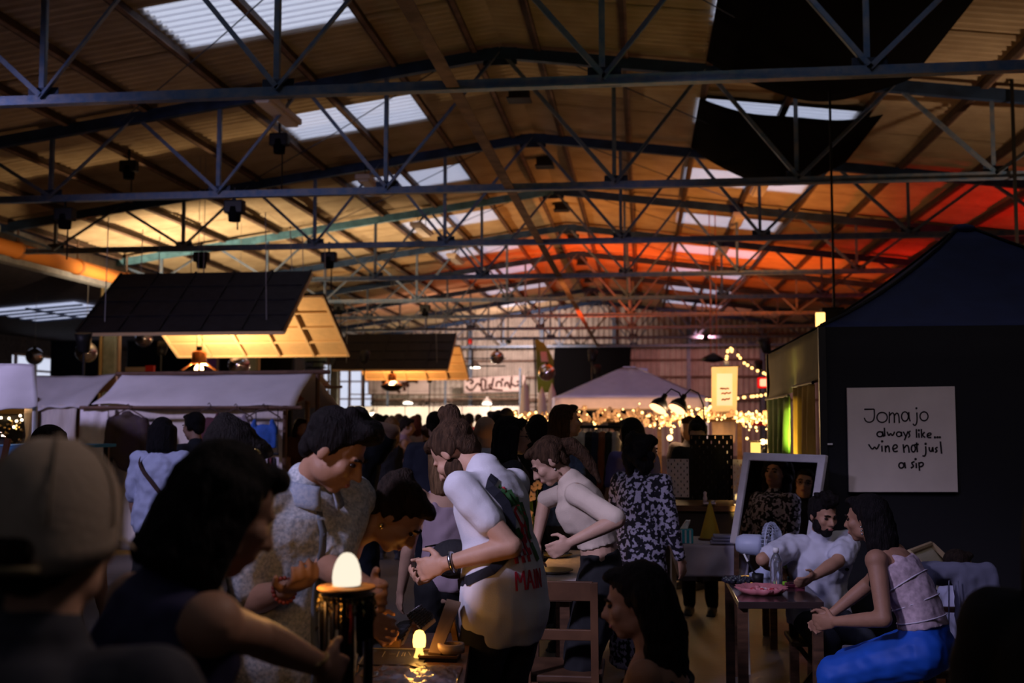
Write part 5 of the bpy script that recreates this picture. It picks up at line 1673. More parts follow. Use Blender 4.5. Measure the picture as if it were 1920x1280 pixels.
ring_tray(at(722, 1206, 4.0), at(752, 1208, 3.95), at(772, 1166, 4.08), at(750, 1168, 4.1), 'tilted tray of dark rings standing left of the little lamp')
ring_tray(at(764, 1154, 4.1), at(792, 1180, 4.0), at(816, 1160, 4.05), at(788, 1138, 4.15), 'tilted tray of dark rings standing higher behind the little lamp')
t = thing('wooden_block', 'small wooden block holding the left ring tray', 'block', ft(735, 1212))
MB().box((0, 0, .012), (.06, .03, .024)).build('block', m_wood, t, bevel=.002)
MB().box((0, 0, .026), (.05, .006, .004)).build('groove', m_wood_dark, t)
# leaning board
t = thing('leaning_board', 'brown cardboard panel leaning right of the little lamp', 'board', ft(820, 1222))
MB().quad(at(803, 1222, 3.72), at(826, 1225, 3.72), at(864, 1128, 3.98), at(838, 1122, 3.98), .012).build('panel', mat('cardboard', (.19, .12, .075), .8, var=.1), t, world=True)
MB().bar(at(845, 1150, 3.93), V((at(845, 1150, 3.93).x, 4.05, FZ)), .02).build('prop', m_wood, t, world=True)
# tape roll, dark trays
t = thing('tape_roll', 'roll of beige packing tape lying on the foreground table', 'tape', ft(846, 1222, FZ + .02))
MB().lathe([(.028, 0), (.046, 0), (.046, .028), (.028, .028), (.028, 0)], 28).build('roll', mat('tape_beige', (.40, .28, .20), .45), t, True)
MB().lathe([(.026, 0), (.029, 0), (.029, .029), (.026, .029), (.026, 0)], 28).build('core', mat('tape_core', (.2, .12, .07), .8), t, True)
t = thing('black_tray', 'flat black tray with pale rim under the tape roll', 'tray', ft(825, 1236))
MB().box((0, 0, .008), (.13, .09, .016)).build('base', m_blackmetal, t, bevel=.003)
for s in (-1, 1):
    MB().box((0, s * .045, .018), (.13, .004, .008)).build('rim', mat('rim_brown', (.14, .08, .05), .5), t)
    MB().box((s * .065, 0, .018), (.004, .09, .008)).build('rim', _M['rim_brown'], t)

# ------------------------------------------------------------------ chain stand with wooden disc and egg lamp
ds = at(650, 1098, 2.62)
t = thing('chain_stand', 'round wooden disc stand hung with chains and straps', 'stand', (ds.x, ds.y, FZ - .02))
t.location.z = 0
t.matrix_basis.translation.z = 0
dz_ = ds.z
MB().lathe([(.01, dz_ - .008), (.068, dz_ - .008), (.0705, dz_ - .004), (.068, dz_), (.01, dz_)], 36).build('disc', mat('disc_wood', (.42, .22, .09), .5, 0, var=.15, vscale=8), t, True)
MB().tube([(0, 0, 0), (0, 0, dz_ - .008)], .014, 10).build('pole', m_blackmetal, t)
MB().lathe([(.12, 0), (.12, .015), (.02, .03)], 24).build('foot', m_blackmetal, t)
MB().lathe([(.05, dz_ - .03), (.064, dz_ - .03), (.064, dz_ - .02), (.05, dz_ - .02)], 24).build('hook_ring', m_blackmetal, t)
mgold = mat('chain_gold', (.55, .42, .16), .25, 1)
mchain = mat('chain_dark', (.05, .045, .045), .3, .8)
link = MB()
for k in range(5):
    link.cap((0, 0, -k * .012), (.003 if k % 2 else -.003, .002, -k * .012 - .008), .0025, .0025, n=5)
link_me = link.mesh('chain_loop')
for k in range(34):
    a = k * 2 * pi / 34
    place('chain_loop', link_me, mgold, t, (cos(a) * .066, sin(a) * .066, dz_ - .02), rot=(0, .2 * sin(k * 3.1), a), scale=random.uniform(.6, 1.2))
for k in range(16):
    a = k * 2 * pi / 16 + .1
    L_ = random.uniform(.12, .34)
    r_ = .058
    MB().tube([(cos(a) * r_, sin(a) * r_, dz_ - .03), (cos(a) * r_ * 1.02, sin(a) * r_ * 1.02, dz_ - .03 - L_ / 2), (cos(a) * r_ * .98, sin(a) * r_ * .98, dz_ - .03 - L_)], .006, 6).build('hanging_chain', mchain, t, True)
mred = mat('strap_red', (.42, .03, .02), .6)
p0, p1, p2 = at(657, 1133, 2.56), at(659, 1170, 2.56), at(656, 1206, 2.56)
tl_ = V((ds.x, ds.y, 0))
MB().tube([p0 - tl_, p1 - tl_, p2 - tl_], .0045, 6).build('red_strap', mred, t, True)
mp_ = mat('strap_tan', (.26, .16, .09), .6)
for xa_, ya_, yb_ in ((633, 1133, 1180), (622, 1200, 1270)):
    MB().tube([at(xa_, ya_, 2.56) - tl_, at(xa_ - 1, yb_, 2.56) - tl_], .004, 6).build('tan_strap', mp_, t, True)
for xa_, ya_, yb_ in ((676, 1130, 1200), (690, 1128, 1195)):
    MB().tube([at(xa_, ya_, 2.58) - tl_, at(xa_ + 1, yb_, 2.58) - tl_], .012, 8).build('black_strap', m_black, t, True)
el = thing('egg_lamp', 'glowing white egg shaped lamp on the wooden disc', 'lamp', (ds.x, ds.y, ds.z))
prof = [(.005, .001), (.030, .001), (.0335, .006), (.0345, .020), (.033, .036), (.029, .051), (.022, .064), (.0145, .073), (.008, .078), (.003, .074)]
MB().lathe(prof, 40, mod=lambda a, z: 1 + .34 * max(0, (z - .05) / .03) * cos(3 * a + .6)).build('shade', mat_glow('egg_glow', (1, .87, .68), 1.05), el, True)
MB().lathe([(.033, 0), (.034, 0), (.034, .002), (.033, .002)], 30).build('base_ring', m_white, el, True)
lamp('egg_lamp_light', 'POINT', ds + V((.0, 0, .14)), 1.0, (1, .50, .16), .03)
lamp('egg_lamp_light_side', 'POINT', ds + V((-.085, -.06, .03)), .7, (1, .45, .12), .02)
# ------------------------------------------------------------------ people
TORSO = [(-.12, .12, .09), (-.06, .155, .112), (0, .166, .118), (.10, .150, .107), (.18, .138, .102), (.28, .150, .112), (.36, .162, .120), (.43, .158, .106), (.475, .120, .080), (.505, .060, .056)]
def skin_mat(k):
    tones = [(.46, .26, .17), (.38, .20, .125), (.50, .30, .21), (.30, .15, .09)]
    return mat('skin_%d' % k, tones[k], .55, var=.08, vscale=12, bump=.05, bscale=120)
def hair_mat(nm, c):
    return mat('hair_' + nm, c, .72, spec=.12, var=.5, vscale=14, bump=.6, bscale=30, stretch=(6, 6, 1))
HAIR = {'black': (.008, .006, .006), 'dark': (.018, .011, .008), 'brown': (.05, .026, .014), 'light': (.16, .09, .045), 'red': (.12, .03, .012), 'grey': (.2, .18, .17)}

def rot_head(hp, hy, hr):
    return Matrix.Rotation(R(hy), 3, 'Z') @ Matrix.Rotation(R(-hp), 3, 'X') @ Matrix.Rotation(R(hr), 3, 'Y')

class Body:
    def __init__(self, lean=0, side=0, hp=5, hy=0, hr=0, sit=False, hip=None, wd=1.0, bust=0, twist=0, nk=None):
        self.sit = sit
        z = hip if hip else (.58 if sit else .95)
        self.P0 = V((0, -.10 * sin(R(lean)) * (0 if sit else 1), z))
        self.lean, self.side, self.wd, self.bust, self.tw = lean, side, wd, bust, twist
        self.nb = self.spine(.505)
        nd = self.dirn(.505)
        a = R(nk if nk is not None else lean * .6 + hp * .75)
        nd = V((nd.x * .5, sin(a), cos(a)))
        self.ndir = nd.normalized()
        self.ntop = self.nb + self.ndir * .085
        self.Rh = rot_head(hp, hy, hr)
        self.hc = self.ntop + self.Rh @ V((0, .02, .07))
        self.sh = {}
        for nm, s in (('L', -1), ('R', 1)):
            self.sh[nm] = self.surf_axis(.450) + self.right(.45) * (s * .172 * wd)
    def dirn(self, t):
        f = max(0, min(1, t / .30))
        a = R(self.lean * f)
        b = R(self.side * f)
        return V((sin(b), sin(a) * cos(b), cos(a) * cos(b)))
    def spine(self, t):
        if t <= 0:
            return self.P0 + V((0, 0, t))
        p = self.P0.copy()
        n = 12
        for i in range(n):
            p += self.dirn(t * (i + .5) / n) * (t / n)
        return p
    surf_axis = spine
    def right(self, t):
        d = self.dirn(t)
        a = R(self.tw * max(0, min(1, t / .4)))
        r = V((cos(a), sin(a), 0))
        return (r - d * r.dot(d)).normalized()
    def fwd(self, t):
        return self.dirn(t).cross(self.right(t)).normalized()
    def radii(self, t):
        T = TORSO
        if t <= T[0][0]:
            return T[0][1], T[0][2]
        for a, b in zip(T, T[1:]):
            if t <= b[0]:
                u = (t - a[0]) / (b[0] - a[0])
                return a[1] + (b[1] - a[1]) * u, a[2] + (b[2] - a[2]) * u
        return T[-1][1], T[-1][2]
    def pt(self, t, ang, ex=0):
        rx, ry = self.radii(t)
        a = R(ang)
        return self.spine(t) + self.right(t) * sin(a) * (rx * self.wd + ex) + self.fwd(t) * cos(a) * (ry * self.wd + ex + (self.bust * .03 if cos(a) > 0 and .26 < t < .42 else 0))
    def ring(self, t, ex=0, n=20, fl=1.0):
        rx, ry = self.radii(t)
        o = []
        for k in range(n):
            a = 2 * pi * k / n
            b = self.bust * .035 * max(0, cos(a)) if .26 < t < .42 else 0
            o.append(self.spine(t) + (self.right(t) * sin(a) * (rx * self.wd + ex) + self.fwd(t) * cos(a) * (ry * self.wd + ex + b)) * fl)
        return o

def ik(S, T, hint, l1, l2):
    d = T - S
    L = min(d.length, (l1 + l2) * .985)
    dn = d.normalized() if d.length > 1e-6 else V((0, 0, -1))
    T = S + dn * L
    x = (l1 * l1 - l2 * l2 + L * L) / (2 * L)
    h = math.sqrt(max(0, l1 * l1 - x * x))
    v = hint - S
    v = v - dn * v.dot(dn)
    v = v.normalized() if v.length > 1e-6 else V((0, -1, 0))
    return S + dn * x + v * h, T

def hand(mb, W_, f, nrm, curl=.4, thumb=1, s=1.0):
    f = f.normalized()
    nrm = (nrm - f * nrm.dot(f)).normalized()
    sd = f.cross(nrm).normalized()
    rot = Matrix((sd, nrm, f)).transposed()
    mb.ell(W_ + f * .045, (.040, .016, .052), rot, n=10, m=8)
    for k, (o, L) in enumerate(((-.033, .062), (-.011, .074), (.011, .07), (.033, .055))):
        b = W_ + f * .085 + sd * o
        a1, a2, a3 = curl * R(40), curl * R(95), curl * R(135)
        p1 = b + (f * cos(a1) + nrm * sin(a1) + sd * o * 2) .normalized() * L * .45
        p2 = p1 + (f * cos(a2) + nrm * sin(a2)) * L * .35
        p3 = p2 + (f * cos(a3) + nrm * sin(a3)) * L * .28
        mb.cap(b - f * .02, p1, .0098, .009, n=8)
        mb.cap(p1, p2, .009, .0082, n=8)
        mb.cap(p2, p3, .0082, .007, n=8)
    t0 = W_ + f * .025 + sd * (.035 * thumb)
    t1 = t0 + (f * .6 + sd * (.7 * thumb) + nrm * .35).normalized() * .038
    t2 = t1 + (f * .9 + sd * (.2 * thumb) + nrm * .4).normalized() * .032
    mb.cap(t0, t1, .013, .0105, n=8)
    mb.cap(t1, t2, .0105, .009, n=8)

def head_blobs(mb, B):
    R_, c = B.Rh, B.hc
    def e(p, r, rot=None):
        mb.ell(c + R_ @ V(p), r, R_ if rot is None else R_ @ rot, n=16, m=12)
    e((0, -.018, .032), (.074, .094, .083))
    e((0, .028, -.028), (.057, .058, .080))
    e((0, .056, -.090), (.026, .024, .020))
    for s in (-1, 1):
        e((s * .034, .012, -.062), (.025, .046, .033))
        e((s * .038, .054, -.020), (.024, .026, .026))
        e((s * .076, -.012, -.006), (.009, .019, .031))
        e((s * .011, .094, -.030), (.009, .010, .008))
    e((0, .072, .022), (.046, .016, .012))
    mb.cap(c + R_ @ V((0, .084, .012)), c + R_ @ V((0, .108, -.026)), .0075, .0115, n=8)
    e((0, .086, -.056), (.021, .010, .0065))
    e((0, .084, -.068), (.018, .010, .007))
    mb.cap(B.nb - B.ndir * .02, B.ntop + R_ @ V((0, 0, .02)), .054, .049, n=14)

def hair_blobs(kind, B, rnd):
    mb = MB()
    R_, c = B.Rh, B.hc
    def e(p, r, n=14, m=10):
        mb.ell(c + R_ @ V(p), r, R_, n=n, m=m)
    def h(p):
        return c + R_ @ V(p)
    if kind == 'none':
        return None
    if kind == 'nape':
        e((0, -.060, -.03), (.066, .045, .05))
        for s in (-1, 1):
            e((s * .066, -.03, -.01), (.014, .040, .035))
        return mb
    e((0, -.030, .045), (.083, .098, .082))
    e((0, -.072, -.015), (.062, .038, .062))
    e((0, .045, .092), (.055, .042, .026))
    for s in (-1, 1):
        e((s * .070, -.028, .015), (.015, .046, .048))
    if kind == 'updo':
        e((0, -.085, .075), (.045, .045, .045))
    if kind == 'quiff':
        e((0, .050, .108), (.06, .05, .03))
        for k in range(10):
            e((rnd.uniform(-.05, .05), rnd.uniform(-.04, .07), .118 + rnd.uniform(0, .02)), (.022, .03, .018), 8, 6)
    if kind in ('long', 'wavy'):
        L = .30 if kind == 'long' else .17
        for k in range(9):
            a = R(-80 + 20 * k)
            x, y = sin(a) * .078, -cos(a) * .085 - .02
            q0 = h((x, y, .03))
            w = h((x * 1.08, y * 1.05 - .01, -.10))
            dn = V((0, -.04, -1)) if kind == 'long' else V((0, 0, -1))
            mb.cap(q0, w, .030, .032, n=8)
            q2 = w + dn.normalized() * (L - .08) + V((rnd.uniform(-.01, .01), rnd.uniform(-.01, .01), 0))
            mb.cap(w, q2, .032, .018 + .008 * rnd.random(), n=8)
    if kind == 'bob':
        for k in range(9):
            a = R(-95 + 24 * k)
            x, y = sin(a) * .082, -cos(a) * .082 - .02
            mb.cap(h((x, y, .03)), h((x * 1.1, y * 1.05, -.13)), .032, .028, n=8)
    if kind == 'bun':
        e((0, -.095, .115), (.040, .042, .046))
        e((.01, -.075, .145), (.026, .03, .034))
        for k in range(8):
            a = k * .785
            e((cos(a) * .03, -.095 + sin(a) * .03, .125), (.016, .016, .03), 8, 6)
    if kind == 'topbun':
        e((0, -.02, .140), (.036, .038, .040))
        e((.008, -.01, .172), (.024, .026, .028))
        for k in range(8):
            a = k * .785
            e((cos(a) * .026, -.02 + sin(a) * .026, .145), (.015, .015, .026), 8, 6)
    if kind == 'ponytail':
        p = [h((0, -.105, .035)), h((0, -.15, .0)), h((0, -.17, -.08)), h((0, -.165, -.16)), h((0, -.15, -.25))]
        rs = [.028, .040, .036, .028, .010]
        for a, b, ra, rb in zip(p, p[1:], rs, rs[1:]):
            mb.cap(a, b, ra, rb, n=10)
    if kind == 'curly':
        for k in range(70):
            a, z = rnd.uniform(0, 6.28), rnd.uniform(-.17, .12)
            rr_ = .105 * math.sqrt(max(.15, 1 - ((z + .02) / .17) ** 2))
            if sin(a) > .35 and z < .07:
                continue
            e((cos(a) * rr_, -.03 + sin(a) * rr_, z), (.034, .034, .034), 8, 6)
    if kind == 'claw':
        e((0, -.10, .05), (.045, .04, .06))
        e((0, -.09, .10), (.03, .04, .03))
    return mb

def finish(o, vox, smooth=2, fold_s=0, fold_c=.1):
    rm = o.modifiers.new('remesh', 'REMESH')
    rm.mode = 'VOXEL'
    rm.voxel_size = vox
    rm.use_smooth_shade = True
    if smooth:
        o.modifiers.new('smooth', 'SMOOTH').iterations = smooth
    if fold_s:
        fold(o, fold_s, fold_c)
    return o

PEOPLE = {}
def person(key, label, hpx, Y, face, lean=4, side=0, hp=8, hy=0, hr=0, sit=False, hip=None, wd=1.0, bust=0, twist=0,
           skin=0, hair='short', hcol='dark', arms=None, top=None, bottom=None, legs=None, vox=.012, eyes=False, group=None, shoes=True,
           beard=None, curl=.4, smax=1.15, nk=None, shoe=(.03, .03, .035)):
    B = Body(lean, side, hp, hy, hr, sit, hip, wd, bust, twist, nk)
    hw = at(hpx[0], hpx[1], Y)
    s = hw.z / B.hc.z
    if not .78 < s < smax:
        print('PERSON SCALE', key, round(s, 3))
        s = max(.78, min(smax, s))
    rz = Matrix.Rotation(R(face), 3, 'Z')
    off = rz @ (B.hc * s)
    root = V((hw.x - off.x, hw.y - off.y, 0))
    t = thing('person', label, 'person', root, face, group)
    inv = rz.inverted()
    def w2l(p):
        return (inv @ (V(p) - root)) / s
    rnd = random.Random(hash(key) % 1000 if False else sum(map(ord, key)))
    S = lambda mb: (setattr(mb, 'v', [p * s for p in mb.v]), mb)[1]
    # ---- body
    b = MB()
    b.loft([B.ring(tt) for tt, _, _ in TORSO])
    head_blobs(b, B)
    EL, HA = {}, {}
    for nm, sg in (('L', -1), ('R', 1)):
        sh = B.sh[nm]
        if arms and nm in arms:
            T, hint = w2l(arms[nm][0]), w2l(arms[nm][1])
        else:
            T, hint = sh + V((sg * .07, .10, -.52)), sh + V((sg * .12, -.12, -.25))
            if sit:
                T = sh + V((-sg * .02, .30, -.38))
        el, ha = ik(sh, T, hint, .285, .25)
        EL[nm], HA[nm] = el, ha
        b.ell(sh, (.058, .058, .058), n=12, m=8)
        b.cap(sh, el, .052 * wd, .040 * wd, n=12)
        b.cap(el, el.lerp(ha, .35), .041, .041 * wd, n=12)
        b.cap(el.lerp(ha, .35), ha, .041 * wd, .026, n=12)
        f = (ha - el)
        pn = V((-sg, .15, 0)) if not (arms and nm in arms and len(arms[nm]) > 2) else inv @ V(arms[nm][2])
        hand(b, ha, f, pn, curl, 1 if (sg > 0) else -1)
    hipj, KN, FT = {}, {}, {}
    for nm, sg in (('L', -1), ('R', 1)):
        hj = B.P0 + V((sg * .088, 0, -.03))
        if legs and nm in legs:
            ft_, hint = (w2l(legs[nm][0]), w2l(legs[nm][1])) if legs.get('world') else (V(legs[nm][0]), V(legs[nm][1]))
        elif sit:
            ft_, hint = V((sg * .11, .40, .07)), V((sg * .13, .9, .9))
        else:
            ft_, hint = V((sg * .10, 0.0, .07)), V((sg * .10, .6, .5))
        kn, an = ik(hj, ft_, hint, .44, .43)
        hipj[nm], KN[nm], FT[nm] = hj, kn, an
        b.cap(hj, kn, .088 * wd, .056, n=12)
        b.cap(kn, kn.lerp(an, .3), .054, .056, n=12)
        b.cap(kn.lerp(an, .3), an, .056, .036, n=12)
        b.cap(an + V((0, -.03, -.03)), an + V((0, .13, -.045)), .034, .026, n=10)
    bo = S(b).build('body', skin_mat(skin), t)
    finish(bo, vox, 2)
    # ---- hair
    hb = hair_blobs(hair, B, rnd)
    if hb:
        o = S(hb).build('hair', hair_mat(hcol, HAIR[hcol]), t)
        finish(o, max(.008, vox), 2, .012 if vox < .01 else 0, .03)
    if beard:
        q = MB()
        for p, r_ in (((0, .052, -.092), (.040, .034, .034)), ((0, .082, -.066), (.030, .014, .020)), ((-.05, .015, -.06), (.020, .045, .045)), ((.05, .015, -.06), (.020, .045, .045))):
            q.ell(B.hc + B.Rh @ V(p), r_, B.Rh, n=10, m=8)
        finish(S(q).build('beard', hair_mat(beard, HAIR[beard]), t), max(.007, vox), 1)
    if eyes:
        for sg in (-1, 1):
            S(MB().ell(B.hc + B.Rh @ V((sg * .031, .0745, .004)), (.014, .010, .007), B.Rh)).build('eye', mat('eye_dark', (.02, .012, .01), .2), t, True)
            S(MB().tube([B.hc + B.Rh @ V((sg * x, y, z)) for x, y, z in ((.013, .088, .022), (.030, .087, .028), (.047, .074, .022))], .0045, 6)).build('eyebrow', hair_mat('dark', HAIR['dark']), t, True)
        S(MB().ell(B.hc + B.Rh @ V((0, .0905, -.0615)), (.019, .006, .0085), B.Rh)).build('lips', mat('lips', (.34, .12, .10), .4), t, True)
    # ---- clothing
    if bottom:
        m, kind = bottom
        q = MB()
        if kind == 'skirt':
            q.loft([B.ring(.14, .012), B.ring(.05, .02), B.ring(-.06, .03)] + [[p + V((0, 0, -dz)) for p in B.ring(-.06, .03 + .05 * dz)] for dz in (.15, .3, .45)])
        else:
            q.loft([B.ring(tt, .006) for tt in (.12, .06, .0, -.06, -.12)])
            w = {'loose': 1.25, 'shorts': 1.15}.get(kind, 1.0)
            for nm in 'LR':
                k2 = .62 if kind == 'shorts' else 1
                kn = hipj[nm].lerp(KN[nm], k2 if kind == 'shorts' else 1)
                q.cap(hipj[nm], kn, .102 * w, .074 * w if kind != 'shorts' else .09 * w, n=12)
                if kind != 'shorts':
                    q.cap(kn, KN[nm].lerp(FT[nm], .96), .074 * w, .056 * w, n=12)
        finish(S(q).build('trousers' if kind != 'skirt' else 'skirt', m, t), max(vox, .011), 2, .02, .09)
    TOPO = None
    if top:
        m, kind = top[0], top[1]
        opt = top[2] if len(top) > 2 else {}
        ex = opt.get('ex', .018)
        hem = opt.get('hem', -.06)
        q = MB()
        ts = [hem + (.44 - hem) * k / 9 for k in range(10)]
        rings = [B.ring(tt, ex * (1.15 if tt < .15 else 1.0) + (opt.get('drop', 0) if tt < .2 else 0)) for tt in ts]
        if kind != 'tank':
            rings += [B.ring(.47, .022), B.ring(.497, .022)]
            q.cap(B.spine(.45), B.nb + B.ndir * .004, .096, .070, n=14)
        else:
            rings = [B.ring(tt, ex) for tt in ts if tt < .38] + [B.ring(.40, ex - .004)]
            for sg in (-1, 1):
                for y0, y1 in ((62, .04), (118, -.04)):
                    q.cap(B.pt(.39, sg * y0 * .8, .004), B.spine(.478) + B.right(.45) * (sg * .095) , .020, .016, n=8)
                q.cap(B.pt(.39, sg * 140, .004), B.spine(.478) + B.right(.45) * (sg * .095), .020, .016, n=8)
        if kind == 'dress':
            rings = [[p + V((0, 0, -dz)) for p in B.ring(-.06, .03 + .06 * dz)] for dz in (.72, .5, .3, .12)] + rings
        q.loft(rings)
        sl = {'tee': .62, 'dress': .7, 'long': 2, 'half': .9, 'tank': 0}.get(kind, .6)
        sl = opt.get('sleeve', sl)
        if sl:
            for nm in 'LR':
                sh, el, ha = B.sh[nm], EL[nm], HA[nm]
                r0 = opt.get('sr', .072)
                q.ell(sh, (r0, r0, r0), n=12, m=8)
                q.cap(B.spine(.42).lerp(sh, .6), sh, r0 * 1.05, r0, n=12)
                e1 = sh.lerp(el, min(1, sl))
                q.cap(sh, e1, r0, r0 * .92 if sl < 1 else r0 * .8, n=12)
                if sl > 1:
                    q.cap(el, el.lerp(ha, min(.95, sl - 1)), r0 * .8, r0 * .6, n=12)
        TOPO = finish(S(q).build('dress' if kind == 'dress' else 'top', m, t), max(.008, vox), 3, opt.get('fold', .022), opt.get('fc', .09))
    if shoes:
        for nm in 'LR':
            an = FT[nm]
            q = MB()
            q.cap(an + V((0, -.035, -.03)), an + V((0, .14, -.04)), .045, .034, n=10)
            q.box(an + V((0, .05, -.062)), (.085, .27, .016))
            o = S(q).build('shoe', mat('shoe_%g' % shoe[0], shoe, .6), t)
            finish(o, .012, 2)
    PEOPLE[key] = dict(t=t, B=B, s=s, root=root, rz=rz, el=EL, ha=HA, top=TOPO, kn=KN, ft=FT)
    return PEOPLE[key]

def add_part(P, name, mb, m, smooth=True, parent=None):
    mb.v = [p * P['s'] for p in mb.v]
    return mb.build(name, m, parent or P['t'], smooth)

def strap(P, name, t0, a0, t1, a1, w, ex, m, n=14, short=True):
    """a band laid over the clothed torso from (t0, ang0) to (t1, ang1)"""
    B = P['B']
    L, Rr = [], []
    for k in range(n + 1):
        u = k / n
        tt, aa = t0 + (t1 - t0) * u, a0 + (a1 - a0) * u
        L.append((tt, aa))
    mb = MB()
    rings = []
    for k, (tt, aa) in enumerate(L):
        p = B.pt(tt, aa, ex)
        tt2, aa2 = L[min(k + 1, n)]
        tt0, aa0 = L[max(k - 1, 0)]
        d = (B.pt(tt2, aa2, ex) - B.pt(tt0, aa0, ex)).normalized()
        nr = (p - B.spine(tt)).normalized()
        sd = d.cross(nr).normalized() * w / 2
        rings.append([p - sd, p + sd, p + sd + nr * .004, p - sd + nr * .004])
    mb.loft(rings)
    return add_part(P, name, mb, m, False)

C = lambda nm, c, **k: mat('cloth_' + nm, c, k.pop('rough', .85), **k)
m_denim_dk = C('denim_dark', (.018, .020, .028), var=.2)
m_blk = C('black', (.010, .010, .012))
m_char = C('charcoal', (.03, .03, .034))
m_jeans = C('jeans', (.05, .07, .12), var=.2)
# ================================================================== the cast, nearest first
# --- man in the beige cap
P = person('cap', 'man in a beige baseball cap seen from behind at the lower left', (106, 1004), 1.40, -6, lean=4, hp=6, hy=6, vox=.007, skin=0, hair='nape', hcol='dark',
           top=(C('grey_dark', (.035, .035, .045)), 'tee', {'ex': .014}), bottom=(m_denim_dk, 'plain'))
B = P['B']
cap = MB()
rg = []
for k in range(9):
    v = k / 8
    z = -.030 + .153 * v
    r_ = math.sqrt(max(.0, 1 - (max(0, z + .0) / .128) ** 2.6)) * (1 - .06 * (1 - v) ** 3)
    ring = []
    for j in range(36):
        a = 2 * pi * j / 36
        x, y = sin(a) * .090 * r_, cos(a) * .108 * r_ - .018
        zz = z
        if v < .02:
            zz = z + .045 * max(0, 1 - (abs(((a - pi + pi) % (2 * pi)) - pi) / .45) ** 2) if abs(a - pi) < .45 else z
        ring.append(B.hc + B.Rh @ V((x, y, zz + .012 + (.022 * cos(a) - .016) * (1 - v) ** 2)))
    rg.append(ring)
cap.loft(rg)
m_cap = C('cap_beige', (.36, .28, .21), var=.1, vscale=8, bump=.15, bscale=90)
capo = add_part(P, 'cap', cap, m_cap)
for k in range(6):
    a = k * pi / 3 + .5
    seam = MB().tube([B.hc + B.Rh @ V((sin(a) * .0915 * math.sqrt(max(0, 1 - (z / .128) ** 2.6)), cos(a) * .1095 * math.sqrt(max(0, 1 - (z / .128) ** 2.6)) - .018, z + .013)) for z in [.0, .03, .06, .085, .105, .12]], .0018, 5)
    add_part(P, 'cap_seam', seam, C('cap_seam', (.22, .17, .12)), True, capo)
add_part(P, 'cap_button', MB().ell(B.hc + B.Rh @ V((0, -.018, .140)), (.008, .008, .004), B.Rh), m_cap, True, capo)
br = MB().sheet(lambda u, v: B.hc + B.Rh @ V(((u - .5) * .13, .075 + .075 * v * (1 - (2 * u - 1) ** 2 * .5), .012 - .02 * (2 * u - 1) ** 2 - .012 * v)), 12, 6, .004)
add_part(P, 'brim', br, m_cap, True, capo)
add_part(P, 'opening', MB().ell(B.hc + B.Rh @ V((0, -.114, -.022)), (.034, .012, .030), B.Rh, 18, 12), hair_mat('dark', HAIR['dark']), True, capo)
add_part(P, 'strap', MB().tube([B.hc + B.Rh @ V((sin(a) * .088, cos(a) * .110 - .018, -.046)) for a in [pi - .5, pi - .25, pi, pi + .25, pi + .5]], .007, 6), C('cap_strap', (.16, .12, .06)), True, capo)

# --- woman in the navy sleeveless top
P = person('navy', 'dark haired woman in a navy sleeveless top, back turned, reaching over the table', (428, 958), 1.95, -42, lean=16, hp=28, hy=-6, bust=.6, wd=.95, vox=.008, skin=1, hair='bob', hcol='black',
           arms={'R': (at(600, 1246, 2.25), at(470, 1190, 2.0))}, top=(C('navy', (.016, .013, .05), rough=.7, var=.15), 'tee', {'ex': .012, 'sleeve': 0}), bottom=(m_blk, 'loose'))
add_part(P, 'shoulder_strap', MB().tube([P['B'].pt(.38, -128, .016), P['B'].pt(.44, -120, .02), P['B'].spine(.49) + P['B'].right(.45) * -.10], .004, 6), C('strap_blue', (.10, .13, .40)))
B = P['B']
for nm, w_ in (('R', .6),):
    p = P['ha'][nm].lerp(P['el'][nm], .12)
    add_part(P, 'bracelet', MB().tube([p + V((cos(a), sin(a), .3 * sin(a))) * .034 for a in [k * .4189 for k in range(16)]], .004, 6), C('bracelet', (.3, .2, .08)))

# --- woman with gold hair clips
P = person('clips', 'dark haired woman with gold hair clips behind the navy top, looking down', (432, 866), 3.3, -72, lean=14, hp=40, hy=-4, bust=.5, wd=.92, vox=.009, skin=1, hair='updo', hcol='black', eyes=True,
           top=(m_blk, 'tee', {'ex': .02}), bottom=(m_blk, 'loose'))
B = P['B']
for k, p in enumerate(((.072, .02, .070), (.078, -.01, .055), (.060, .045, .085))):
    add_part(P, 'hair_clip', MB().ell(B.hc + B.Rh @ V(p), (.005, .014, .005), B.Rh), mat('clip_gold', (.8, .55, .18), .2, 1))
    add_part(P, 'hair_clip', MB().ell(B.hc + B.Rh @ V((-p[0], p[1], p[2])), (.005, .014, .005), B.Rh), _M['clip_gold'])

# --- man in the pale speckled shirt
m_speck = mat('shirt_speckled', (.24, .28, .33), .85, color2=(.55, .56, .58), vscale=95, bump=.15, bscale=60)
P = person('shirt', 'dark haired man in a pale speckled shirt looking down at the chain stand', (630, 846), 3.3, -128, lean=12, nk=46, hp=36, hy=36, vox=.007, skin=1, hair='quiff', hcol='black', eyes=True, wd=1.06, beard=None,
           arms={'R': (at(540, 1104, 3.05), at(478, 1070, 3.2), (0, 0, 1)), 'L': (at(690, 1100, 3.1), at(610, 1090, 3.2))}, curl=.75,
           top=(m_speck, 'tee', {'ex': .036, 'drop': .022, 'hem': -.16, 'sleeve': .8, 'sr': .082, 'fold': .022, 'fc': .1}), bottom=(m_denim_dk, 'plain'))
B = P['B']
col_ = MB()
for sg in (-1, 1):
    pts = []
    for k in range(9):
        u = k / 8
        a = R(180 - u * 168) * sg
        pts.append((a, u))
    col_.sheet(lambda u, v, sg=sg: B.spine(.492) + B.right(.48) * (sin(R(180 - u * 165) * sg) * (.078 + .034 * v)) + B.fwd(.48) * (cos(R(180 - u * 165) * sg) * (.070 + .036 * v + .026 * u) + .010) + B.dirn(.5) * (.042 - .046 * v - .020 * u * (.4 + v)), 14, 4, .004)
